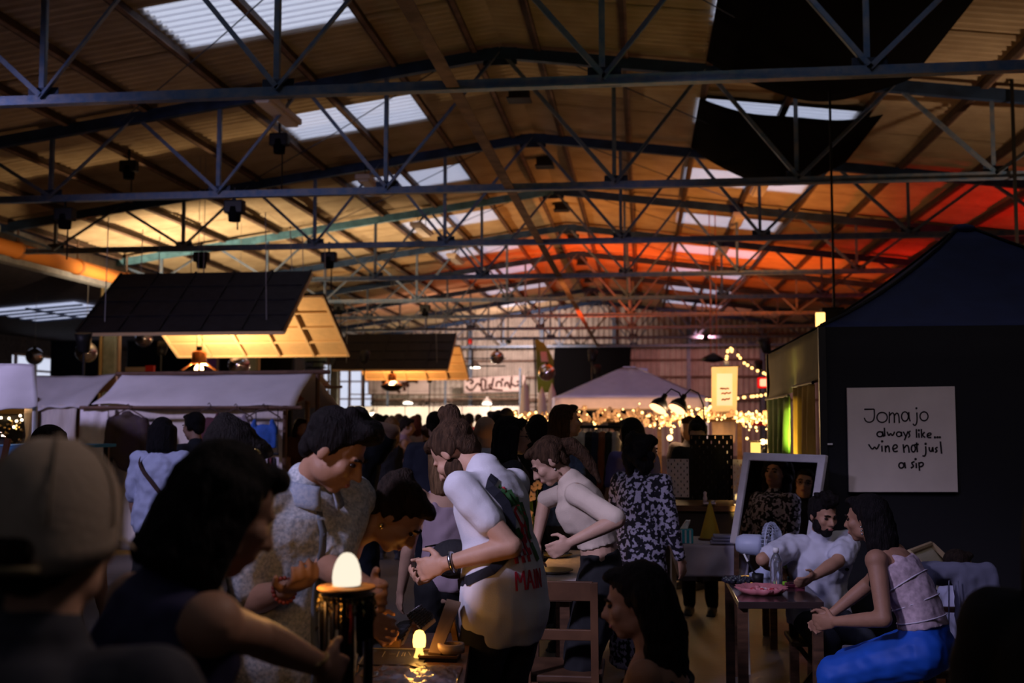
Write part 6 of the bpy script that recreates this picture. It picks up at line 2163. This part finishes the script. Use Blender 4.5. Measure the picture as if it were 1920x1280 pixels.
add_part(P, 'collar', col_, mat('collar_blue', (.22, .27, .36), .85, color2=(.36, .38, .44), vscale=90))
pl = MB().sheet(lambda u, v: B.pt(.46 - .60 * v, 6 + 6 * u, .050 + .022 * min(1, max(0, (v - .3) * 2)) - (.02 if v < .08 else 0)), 2, 24, .003)
add_part(P, 'placket', pl, mat('placket_dark', (.12, .14, .17), .85))
for k in range(6):
    add_part(P, 'button', MB().ell(B.pt(.40 - .10 * k, 9, .062 + (.018 if k > 1 else 0)), (.006, .003, .006)), mat('button_dark', (.05, .05, .06), .4))
w0 = P['ha']['R'].lerp(P['el']['R'], .1)
ax = (P['ha']['R'] - P['el']['R']).normalized()
s_, u_, d_ = frame(ax)
bead_b = MB()
for k in range(18):
    a = k * 2 * pi / 18
    bead_b.ell(w0 + (s_ * cos(a) + u_ * sin(a)) * .034, .0065, n=7, m=5)
add_part(P, 'bead_bracelet', bead_b, mat('bead_red', (.30, .06, .04), .35))

# --- bending woman with a bun
P = person('bend', 'woman in a black top bending low over the table, dark hair pinned up', (746, 968), 3.6, -82, lean=52, hp=52, hy=-4, bust=.7, wd=.92, vox=.008, skin=1, hair='claw', hcol='dark', eyes=True,
           top=(m_blk, 'tank', {'ex': .013}), bottom=(m_blk, 'plain'), arms={'R': (at(672, 1150, 3.5), at(640, 1100, 3.5)), 'L': (at(690, 1150, 3.9), at(660, 1110, 3.9))})
B = P['B']
add_part(P, 'earring', MB().lathe([(.007, 0), (.009, .002), (.009, .012), (.007, .014)], 12, B.hc + B.Rh @ V((.083, -.008, -.05)), (1, 0, 0)), mat('clip_gold', (.8, .55, .18), .2, 1))
add_part(P, 'necklace', MB().tube([B.spine(.485) + B.right(.48) * (sin(R(a)) * .078) + B.fwd(.48) * (cos(R(a)) * .078) + B.dirn(.5) * (.0 - .028 * max(0, cos(R(a)))) for a in range(-150, 151, 20)], .003, 6), _M['clip_gold'])

# --- man with the bun in the white printed T-shirt
m_tee = C('white_tee', (.60, .585, .62), bump=.12, bscale=200)
P = person('bun', 'bearded man with a hair bun in a white T-shirt with red back print', (852, 852), 4.25, 60, lean=15, nk=72, hp=46, hy=4, wd=.94, vox=.007, skin=0, hair='bun', hcol='brown', beard='brown', smax=1.2,
           arms={'L': (at(836, 1056, 4.0), at(965, 1120, 3.95)), 'R': (at(822, 1062, 4.35), at(880, 1060, 4.5))}, curl=.9,
           top=(m_tee, 'tee', {'ex': .017, 'drop': .022, 'hem': -.12, 'sleeve': .55, 'sr': .064, 'fold': .016, 'fc': .10}), bottom=(m_denim_dk, 'plain'))
BUN = P
B = P['B']
w0 = P['ha']['L'].lerp(P['el']['L'], .10)
ax = (P['ha']['L'] - P['el']['L']).normalized()
s_, u_, d_ = frame(ax)
wt = add_part(P, 'wristwatch', MB().tube([w0 + (s_ * cos(a) + u_ * sin(a)) * .033 for a in [k * pi / 10 for k in range(21)]], .008, 6), mat('watch_steel', (.35, .36, .4), .25, 1))
out = (w2 := V((-.9, -.2, .2)))
add_part(P, 'watch_face', MB().lathe([(.004, 0), (.021, 0), (.021, .01), (.018, .012), (.004, .012)], 20, w0 + (s_ * .9 + u_ * .1).normalized() * .034, (s_ * .9 + u_ * .1)), mat('watch_face', (.01, .01, .012), .1), True, wt)

# --- woman in the cream top
m_cream = C('cream_knit', (.62, .50, .40), bump=.1, bscale=150)
P = person('cream', 'woman in a cream half sleeve top leaning forward, long hair tied back', (1028, 866), 5.5, 94, lean=26, hp=38, hy=4, bust=.8, wd=.93, vox=.007, skin=2, hair='ponytail', hcol='brown', eyes=True,
           arms={'L': (at(1072, 1016, 5.22), at(1160, 975, 5.22)), 'R': (at(1006, 1016, 5.75), at(1024, 960, 5.8))}, curl=.55,
           top=(m_cream, 'half', {'ex': .012, 'hem': .15, 'sleeve': .95, 'sr': .058, 'fold': .012}), bottom=(m_blk, 'loose'))
B = P['B']
add_part(P, 'necklace', MB().tube([B.spine(.487) + B.right(.48) * (sin(R(a)) * .074) + B.fwd(.48) * (cos(R(a)) * .078) + B.dirn(.5) * (.005 - .03 * max(0, cos(R(a)))) for a in range(-150, 151, 20)], .003, 6), mat('silver', (.75, .72, .7), .2, 1))
add_part(P, 'earring', MB().ell(B.hc + B.Rh @ V((-.082, -.004, -.05)), (.005, .006, .010), B.Rh), _M['silver'])

# --- woman in the leopard dress
def leopard():
    m = mat('leopard', (.30, .27, .36), .85)
    nt = m.node_tree
    N, L = nt.nodes, nt.links
    tc = N.new('ShaderNodeTexCoord')
    nz = N.new('ShaderNodeTexNoise')
    nz.inputs['Scale'].default_value = 38
    nz.inputs['Detail'].default_value = 1.5
    L.new(tc.outputs['Object'], nz.inputs['Vector'])
    rp = N.new('ShaderNodeValToRGB')
    rp.color_ramp.elements[0].position = .50
    rp.color_ramp.elements[1].position = .54
    rp.color_ramp.elements[0].color = (.010, .009, .013, 1)
    rp.color_ramp.elements[1].color = (.40, .36, .46, 1)
    L.new(nz.outputs['Fac'], rp.inputs[0])
    L.new(rp.outputs[0], N['Principled BSDF'].inputs['Base Color'])
    return m
person('leopard', 'woman in a black and white leopard print dress with big curly hair', (1208, 846), 7.0, -34, lean=3, hp=4, hy=-16, bust=.5, wd=1.02, vox=.011, skin=1, hair='curly', hcol='black', eyes=True,
       top=(leopard(), 'dress', {'ex': .024, 'sleeve': 1.9, 'sr': .068}))

# --- seated dark woman low in the foreground
P = person('crouch', 'woman with long dark hair seated low in the foreground, profile to the left', (1190, 1128), 3.3, 78, lean=8, hp=12, hy=4, sit=True, bust=.6, wd=.92, vox=.008, skin=3, hair='long', hcol='black', eyes=True,
       top=(m_blk, 'tank', {'ex': .013}), bottom=(m_blk, 'plain'), smax=1.2)
q = P['root'] + P['rz'] @ (P['B'].P0 * P['s'])
t = thing('stool', 'low dark stool under the long haired seated woman', 'stool', (q.x, q.y, 0))
zs = (P['B'].P0.z - .14) * P['s']
MB().lathe([(.02, zs - .04), (.17, zs - .04), (.18, zs - .02), (.17, zs), (.02, zs)], 24).build('seat', m_wood_dark, t, True)
for k in range(4):
    a = k * pi / 2 + .4
    MB().bar((cos(a) * .16, sin(a) * .16, 0), (cos(a) * .11, sin(a) * .11, zs - .04), .03).build('leg', m_wood_dark, t)

# --- seated man in white
P = person('seated', 'dark haired man in a plain white T-shirt seated behind the glossy table', (1544, 966), 6.55, -168, lean=16, side=4, hp=14, hy=14, sit=True, wd=1.08, vox=.008, skin=1, hair='quiff', hcol='black', beard='black', eyes=True,
       arms={'L': (on(1520, 1104, .05), at(1598, 1100, 6.1)), 'R': (on(1462, 1086, .05), at(1440, 1075, 6.5))},
       top=(C('white_tee_b', (.50, .50, .58)), 'tee', {'ex': .03, 'sleeve': .72, 'sr': .085, 'fold': .035}), bottom=(m_denim_dk, 'plain'), smax=1.2)
B = P['B']
add_part(P, 'chest_logo', MB().ell(B.pt(.34, -36, .046), (.014, .003, .010)), m_ink)
def seat_under(P, label):
    q = P['root'] + P['rz'] @ (P['B'].P0 * P['s'])
    zs = (P['B'].P0.z - .14) * P['s']
    t = thing('folding_stool', label, 'stool', (q.x, q.y, 0), group='stools under seated people')
    MB().box((0, 0, zs - .015), (.36, .34, .03)).build('seat', m_wood_dark, t, bevel=.008)
    for a, b in ((-1, 1), (1, -1)):
        for y in (-.13, .13):
            MB().bar((a * .15, y, 0), (b * .14, y, zs - .03), .025).build('leg', m_wood_dark, t)
seat_under(P, 'folding stool hidden under the seated man in white')

# --- seated woman with blue trousers
m_lacew = C('lace_pale', (.46, .34, .38), var=.25, vscale=45)
P = person('blue', 'woman in a pale sheer lace top and bright blue trousers on the bench', (1622, 972), 5.45, 62, lean=36, hp=8, hy=-2, sit=True, hip=.68, bust=.5, wd=.94, vox=.008, skin=3, hair='long', hcol='black', eyes=True,
       arms={'L': (at(1568, 1165, 5.3), at(1650, 1125, 5.2)), 'R': (at(1560, 1150, 5.7), at(1600, 1120, 5.75))},
       top=(m_lacew, 'tank', {'ex': .014, 'hem': .08}), bottom=(C('royal_blue', (.008, .07, .40), rough=.6, var=.15), 'loose'), smax=1.25)
B = P['B']
for tt in (.12, .2, .3):
    add_part(P, 'lace_trim', MB().tube([B.pt(tt, a, .017) for a in range(0, 361, 20)], .004, 5), C('lace_white', (.55, .48, .55)))
for k in range(3):
    add_part(P, 'earring', MB().ell(B.hc + B.Rh @ V((-.086, -.004, -.036 - .018 * k)), .006), _M['silver'])

# --- man in the deckchair
P = person('deck', 'man with short hair and glasses lying back in a pale jacket beyond the hoodie', (1800, 1066), 6.35, -74, lean=-22, hp=8, hy=0, sit=True, hip=.46, vox=.010, skin=2, hair='short', hcol='dark', eyes=True,
       top=(C('pale_jacket', (.34, .34, .46)), 'long', {'ex': .024}), bottom=(m_char, 'plain'), smax=1.3)
add_part(P, 'lapel', MB().tube([P['B'].pt(.48, 20, .03), P['B'].pt(.36, 30, .045), P['B'].pt(.2, 20, .045)], .008, 6), m_blk)
def glasses(P):
    B = P['B']
    g = MB()
    for sg in (-1, 1):
        c = V((sg * .031, .091, .002))
        g.tube([B.hc + B.Rh @ (c + V((cos(a) * .020, 0, sin(a) * .015))) for a in [k * pi / 8 for k in range(17)]], .002, 5)
        g.tube([B.hc + B.Rh @ V((sg * .051, .089, .004)), B.hc + B.Rh @ V((sg * .077, .0, .006))], .002, 5)
    g.tube([B.hc + B.Rh @ V((-.011, .093, .004)), B.hc + B.Rh @ V((.011, .093, .004))], .002, 5)
    add_part(P, 'glasses', g, m_blackmetal)
glasses(P)

# --- dark figure at the right edge
person('edge', 'dark figure with long hair cut by the right picture edge', (2015, 985), 2.3, -15, lean=4, hp=6, vox=.011, bust=.5, skin=3, hair='long', hcol='black', smax=1.2,
       top=(m_blk, 'long', {'ex': .03}), bottom=(m_blk, 'loose'))

# ------------------------------------------------------------------ middle ground
m_wt = C('white_blue', (.46, .47, .58), bump=.1)
P = person('whiteback', 'woman in a white T-shirt with a brown bag strap across her back, dark hair', (306, 812), 8.0, -4, lean=2, hp=6, hy=10, wd=1.0, vox=.010, skin=1, hair='bob', hcol='black', top=(m_wt, 'tee', {'ex': .034, 'drop': .02, 'hem': -.1, 'sleeve': .9, 'sr': .08, 'fold': .04}), bottom=(m_blk, 'plain'))
strap(P, 'bag_strap', .47, 215, .05, 120, .03, .062, C('strap_brown', (.06, .03, .02)))
person('manleft', 'dark haired man looking left in front of the hanging clothes', (362, 800), 9.0, 62, lean=4, hp=8, vox=.012, skin=1, hair='short', hcol='black', eyes=True, top=(m_blk, 'tee'), bottom=(m_denim_dk, 'plain'))
person('behindcap', 'short haired man seen from behind just beyond the beige cap', (95, 848), 4.6, 8, lean=3, hp=10, vox=.012, skin=1, hair='short', hcol='dark', top=(m_char, 'tee'), bottom=(m_denim_dk, 'plain'))
person('armup', 'man in a black T-shirt raising one arm to his head', (672, 800), 8.2, -6, lean=3, hp=8, vox=.010, skin=0, hair='short', hcol='black', top=(m_blk, 'tee', {'ex': .03}), bottom=(m_denim_dk, 'plain'),
       arms={'R': (at(692, 794, 8.1), at(770, 868, 8.0))})
person('blonde', 'woman with long light brown hair in a thin strapped dark top', (734, 800), 13.2, 6, lean=3, hp=4, bust=.4, wd=.92, vox=.011, skin=0, hair='long', hcol='light', top=(m_blk, 'tank'), bottom=(m_denim_dk, 'plain'))
person('redman', 'dark haired man with a red lit face beside the long light hair', (764, 800), 14, -80, vox=.013, skin=0, hair='short', hcol='dark', top=(C('mauve_tee', (.30, .18, .20)), 'tee'), bottom=(m_denim_dk, 'plain'))
person('greytee', 'man in a dark grey T-shirt seen from behind, left of the hair bun', (816, 798), 9.6, 14, vox=.011, skin=0, hair='short', hcol='dark', wd=1.1, top=(C('slate', (.035, .035, .05)), 'tee', {'ex': .03}), bottom=(m_denim_dk, 'plain'))
person('mauve', 'woman with loose light hair in pale mauve, half hidden behind the hair bun', (832, 864), 5.6, 30, hp=14, bust=.5, wd=.95, vox=.011, skin=2, hair='wavy', hcol='light', top=(C('mauve', (.34, .25, .30)), 'tank', {'ex': .012}), bottom=(m_blk, 'plain'))
P = person('bald', 'bald man seen from behind right of the hair bun', (910, 812), 7.4, 6, hp=6, vox=.010, skin=0, hair='none', top=(C('white_soft', (.42, .42, .5)), 'tee'), bottom=(m_denim_dk, 'plain'))
P = person('glasses', 'man with glasses and a black shirt looking to the right', (962, 818), 6.6, -72, hp=4, vox=.009, skin=0, hair='bob', hcol='black', eyes=True, top=(m_blk, 'tee', {'ex': .03}), bottom=(m_denim_dk, 'plain'))
glasses(P)
person('tall', 'tall visitor with wavy chin length hair and an open blue shirt', (1063, 790), 8.0, -66, hp=-4, vox=.009, skin=2, hair='wavy', hcol='brown', eyes=True, top=(C('blue_shirt', (.05, .10, .28), var=.5, vscale=20), 'long', {'ex': .028}), bottom=(m_denim_dk, 'plain'), smax=1.2)
person('pegface', 'stallholder with hair pulled back behind the black perforated board', (1308, 812), 9.7, 172, hp=30, vox=.010, skin=2, hair='claw', hcol='black', eyes=True, top=(m_blk, 'long'), bottom=(m_blk, 'plain'))
person('bluecap', 'man with orange lit neck and a bright blue top in a black cap', (950, 786), 12.5, 4, vox=.014, skin=0, hair='short', hcol='black', top=(C('bright_blue', (.02, .12, .42)), 'tee'), bottom=(m_denim_dk, 'plain'))
person('leftleo', 'dark haired visitor partly hidden left of the leopard dress', (1180, 812), 8.6, 40, vox=.013, skin=1, hair='long', hcol='black', top=(C('violet_top', (.12, .10, .28)), 'tee'), bottom=(m_blk, 'plain'))
P = person('walker', 'visitor in white trainers and orange lit shorts walking in the aisle', (800, 812), 13.6, 30, vox=.013, skin=0, hair='short', hcol='brown', top=(m_blk, 'tee'), bottom=(C('shorts_black', (.015, .015, .018)), 'shorts'), shoe=(.6, .58, .56))
person('secondcap', 'visitor with short dark hair deep in the crowd left of the raised arm', (640, 800), 11.0, -10, vox=.015, skin=0, hair='short', hcol='black', top=(m_blk, 'tee'), bottom=(m_denim_dk, 'plain'))
person('blackbehind', 'woman in black with dark hair behind the cream top', (1008, 806), 8.8, 10, vox=.013, skin=1, hair='long', hcol='black', top=(m_blk, 'long'), bottom=(m_blk, 'plain'))
# ------------------------------------------------------------------ far crowd
far = [
    (566, 800, 15.0, -120, 'dark', 'long', (.10, .04, .02), 'orange lit visitor with dark hair under the brown canopy'),
    (600, 795, 17, 20, 'dark', 'short', (.03, .03, .035), 'far visitor in charcoal just left of the dark haired man in the speckled shirt'),
    (706, 790, 17, 10, 'brown', 'short', (.30, .24, .22), 'far visitor in a beige top beside the raised arm'),
    (718, 796, 15, -30, 'dark', 'curly', (.02, .02, .025), 'far visitor with curly hair left of the long light hair'),
    (748, 789, 19, 0, 'brown', 'long', (.34, .30, .28), 'far visitor in a pale top above the long light hair'),
    (776, 795, 16, 40, 'red', 'wavy', (.45, .36, .34), 'far visitor with reddish wavy hair and a white top'),
    (784, 787, 24, 0, 'dark', 'short', (.40, .03, .03), 'far visitor in a bright red top before the lit bar'),
    (760, 788, 27, 0, 'dark', 'short', (.45, .42, .40), 'far visitor in white close to the lit bar'),
    (822, 790, 20, -20, 'black', 'short', (.04, .03, .05), 'far visitor in plum left of the hair bun'),
    (690, 790, 24, 10, 'brown', 'long', (.35, .05, .04), 'far visitor in a dark red top at the left of the lit bar'),
    (880, 789, 18, 0, 'dark', 'short', (.03, .03, .04), 'far visitor with short dark hair right of the hair bun'),
    (897, 787, 24, 10, 'dark', 'short', (.42, .04, .04), 'far visitor in a red top right of the hair bun'),
    (926, 789, 15, 30, 'black', 'curly', (.02, .02, .03), 'far visitor with a black curly head beside the blue top'),
    (940, 800, 10.5, -40, 'black', 'long', (.02, .02, .025), 'dark visitor with long hair above the man with glasses'),
    (988, 790, 19, 0, 'red', 'long', (.40, .14, .04), 'far visitor with orange lit red hair left of the garland'),
    (998, 786, 24, 0, 'dark', 'short', (.45, .03, .03), 'far visitor in a scarlet jumper behind the garland'),
    (868, 786, 27, 0, 'dark', 'short', (.05, .08, .2), 'far visitor in a blue top beyond the hair bun'),
    (655, 789, 21, 0, 'grey', 'short', (.2, .2, .22), 'far grey haired visitor before the bright window'),
    (838, 788, 25, 0, 'brown', 'short', (.5, .25, .08), 'far visitor in an orange top before the lit bar'),
    (812, 788, 29, 0, 'dark', 'long', (.48, .44, .42), 'far visitor in a cream top right at the lit bar'),
    (735, 787, 30, 0, 'dark', 'short', (.5, .08, .06), 'far visitor in a coral top right at the lit bar'),
    (1150, 800, 13.5, 40, 'black', 'short', (.02, .02, .02), 'far visitor in black behind the clothes rail'),
    (1290, 803, 11.2, 150, 'brown', 'long', (.05, .03, .03), 'visitor lit by the garland left of the black perforated board'),
]
for k, (x, y, Y, fc, hc_, hk, cc, lab) in enumerate(far):
    person('far%d' % k, lab, (x, y), Y, fc, vox=.016, skin=k % 3, hair=hk, hcol=hc_, top=(C('far%d' % k, cc), 'tee'), bottom=(m_denim_dk if k % 2 else m_blk, 'plain'), group='visitors far back in the crowd')

# ------------------------------------------------------------------ back print, bag of the man with the bun
P = BUN
B, s = P['B'], P['s']
dg = bpy.context.evaluated_depsgraph_get()
ev = P['top'].evaluated_get(dg)
tm = ev.to_mesh()
bvh = BVHTree.FromPolygons([v.co.copy() for v in tm.vertices], [tuple(p.vertices) for p in tm.polygons])
ev.to_mesh_clear()
def onshirt(t, ang, lift=.003):
    """point on the outside of the T-shirt; t along the spine, ang round the body"""
    c = B.spine(t) * s
    a = R(ang)
    d = (B.right(t) * sin(a) + B.fwd(t) * cos(a)).normalized()
    hit, nr, _, _ = bvh.ray_cast(c + d * .6, -d)
    if hit is None:
        hit, nr = B.pt(t, ang, .05) * s, d
    return hit + d * lift, d
def patch(cells, name, m):
    """cells: list of (t0, t1, a0, a1)"""
    mb = MB()
    for t0, t1, a0, a1 in cells:
        n = 3
        def fn(u, v):
            return onshirt(t0 + (t1 - t0) * v, a0 + (a1 - a0) * u)[0]
        mb.sheet(fn, n, n, .0012)
    return mb.build(name, m, P['top'].parent, True)
def strokes_on(strokes, w, name, m):
    mb = MB()
    for st_ in strokes:
        st_ = smooth_pts(st_, 2) if len(st_) > 2 else [(st_[0][0] + (st_[1][0] - st_[0][0]) * k / 5, st_[0][1] + (st_[1][1] - st_[0][1]) * k / 5) for k in range(6)]
        rings = []
        pr = [onshirt(t_, a_) for t_, a_ in st_]
        for i, (p, d) in enumerate(pr):
            tg = pr[min(i + 1, len(pr) - 1)][0] - pr[max(i - 1, 0)][0]
            sd = tg.cross(d)
            sd = sd.normalized() * w / 2 if sd.length > 1e-9 else V((0, 0, w / 2))
            rings.append([p - sd, p + sd, p + sd + d * .0015, p - sd + d * .0015])
        mb.loft(rings)
    return mb.build(name, m, P['top'].parent, False)
m_pr, m_pg = mat('print_shirt_red', (.42, .02, .04), .8), mat('print_shirt_green', (.03, .10, .03), .8)
# the man's left side faces the camera: angles grow from his left (270) to his back (180)
cells = []
for i in range(6):
    for j in range(12):
        if (i + j) % 2 == 0 and (i < 2 or j < 5):
            cells.append((.16 + .022 * j, .16 + .022 * (j + 1), 214 - 6 * i, 214 - 6 * (i + 1)))
patch(cells, 'print_checks', m_pr)
strokes_on([[(.33, 196), (.35, 186), (.34, 176), (.30, 172), (.27, 180), (.29, 190), (.33, 196)], [(.31, 192), (.27, 186), (.22, 182)], [(.28, 176), (.24, 172), (.20, 170)], [(.25, 190), (.21, 186), (.18, 184)]], .010, 'print_lines', m_pr)
leaves = []
for t_, a_, dt, da in ((.40, 206, -.05, -10), (.41, 196, -.055, -8), (.38, 186, -.06, -8), (.36, 176, -.07, -6), (.30, 170, -.07, -4), (.27, 200, -.035, -10), (.22, 168, -.06, -4)):
    leaves.append([(t_, a_), (t_ + dt * .5, a_ + da * .4 + 2), (t_ + dt, a_ + da)])
strokes_on(leaves, .026, 'print_leaves', m_pg)
strokes_on([[(.43, 214), (.425, 210)], [(.415, 211), (.405, 206)], [(.40, 214), (.398, 206)]], .014, 'print_dots', m_pg)
# the letters M A I N
bt, tp = .075, .135
M_ = [[(bt, 216), (tp, 215), (.10, 209), (tp, 203), (bt, 202)], [(bt, 198), (tp, 192), (bt, 186)], [(.098, 196), (.098, 188)], [(bt, 182), (tp, 182)], [(bt, 177), (tp, 177)], [(tp, 177), (bt, 166)], [(bt, 166), (tp, 166)]]
strokes_on([[q for q in l] for l in M_ if len(l) == 2], .0075, 'print_lettering', m_pr)
mb_letters = [[M_[0][i], M_[0][i + 1]] for i in range(4)] + [[M_[1][i], M_[1][i + 1]] for i in range(2)]
strokes_on(mb_letters, .0075, 'print_lettering', m_pr)
# crossbody bag
tb = thing('crossbody_bag', 'black crossbody bag held against the chest of the man with the bun', 'bag', P['t'].location + P['rz'] @ (B.pt(.12, 0, .1) * s), 60)
loc_inv = tb.matrix_basis.inverted()
def bag_world(p):
    return P['t'].matrix_basis @ p
ring_pts = [(.468, 216), (.452, 224), (.43, 230), (.40, 222), (.36, 212), (.30, 208), (.24, 214), (.19, 226), (.15, 245), (.12, 275), (.10, 310), (.10, 345)]
pp = [onshirt(a, b_, .006) for a, b_ in ring_pts]
rings = []
for i, (p, d) in enumerate(pp):
    tg = pp[min(i + 1, len(pp) - 1)][0] - pp[max(i - 1, 0)][0]
    sd = tg.cross(d).normalized() * .018
    rings.append([bag_world(q) for q in (p - sd, p + sd, p + sd + d * .004, p - sd + d * .004)])
MB().loft(rings).build('strap', C('strap_black', (.012, .013, .02)), tb, world=True)
bagc = B.pt(.20, 352, .10) * s
bg = MB()
bg.ell(bag_world(bagc), (.10, .065, .075), n=16, m=12)
o = bg.build('pouch', C('bag_black', (.012, .011, .013), bump=.3, bscale=60), tb, True, world=True)
MB().tube([bag_world(bagc + V((x, .075 - abs(x) * .15, .05))) for x in (-.1, -.05, 0, .05, .1)], .004, 6).build('zip', m_blackmetal, tb, world=True)

# ------------------------------------------------------------------ housings made up for the added floodlights
for k, (nm, loc, aim, c_, p_, ang) in enumerate(ADDED_FLOODS):
    where = ['behind the large reflector', 'left of the smaller reflector', 'over the middle of the crowd', 'above the pale gazebo', 'near the far ridge', 'right of the gazebo', 'behind the dark gazebo', 'far behind the dark gazebo',
             'at the far left', 'on the truss left above the photographer', 'on the truss right above the photographer', 'on the truss above the left stalls', 'on the second truss above the aisle', 'before the right of the gable wall', 'before the left of the gable wall', 'aimed at the handwritten sign', 'aimed at the beige cap', 'aimed at the white T-shirt by the stalls', 'behind the dark gazebo roof', 'among the white stalls']
    d = (V(aim) - V(loc)).normalized()
    t = thing('floodlight', 'added black floodlight ' + where[min(k, len(where) - 1)], 'floodlight', loc, group='added black floodlights')
    MB().lathe([(.07, -.22), (.09, -.2), (.11, -.06), (.13, .07), (.12, .07), (.10, -.05), (.02, -.08)], 16, (0, 0, 0), d).build('housing', m_blackmetal, t, True)
    if d.z > 0:
        MB().tube([-d * .2, V((-d.x * .2, -d.y * .2, -loc[2]))], .02, 8).build('mast', m_blackmetal, t)
    else:
        MB().tube([-d * .2, V((-d.x * .2, -d.y * .2, zroof(loc[0]) + .15 - loc[2]))], .02, 8).build('hanger', m_blackmetal, t)
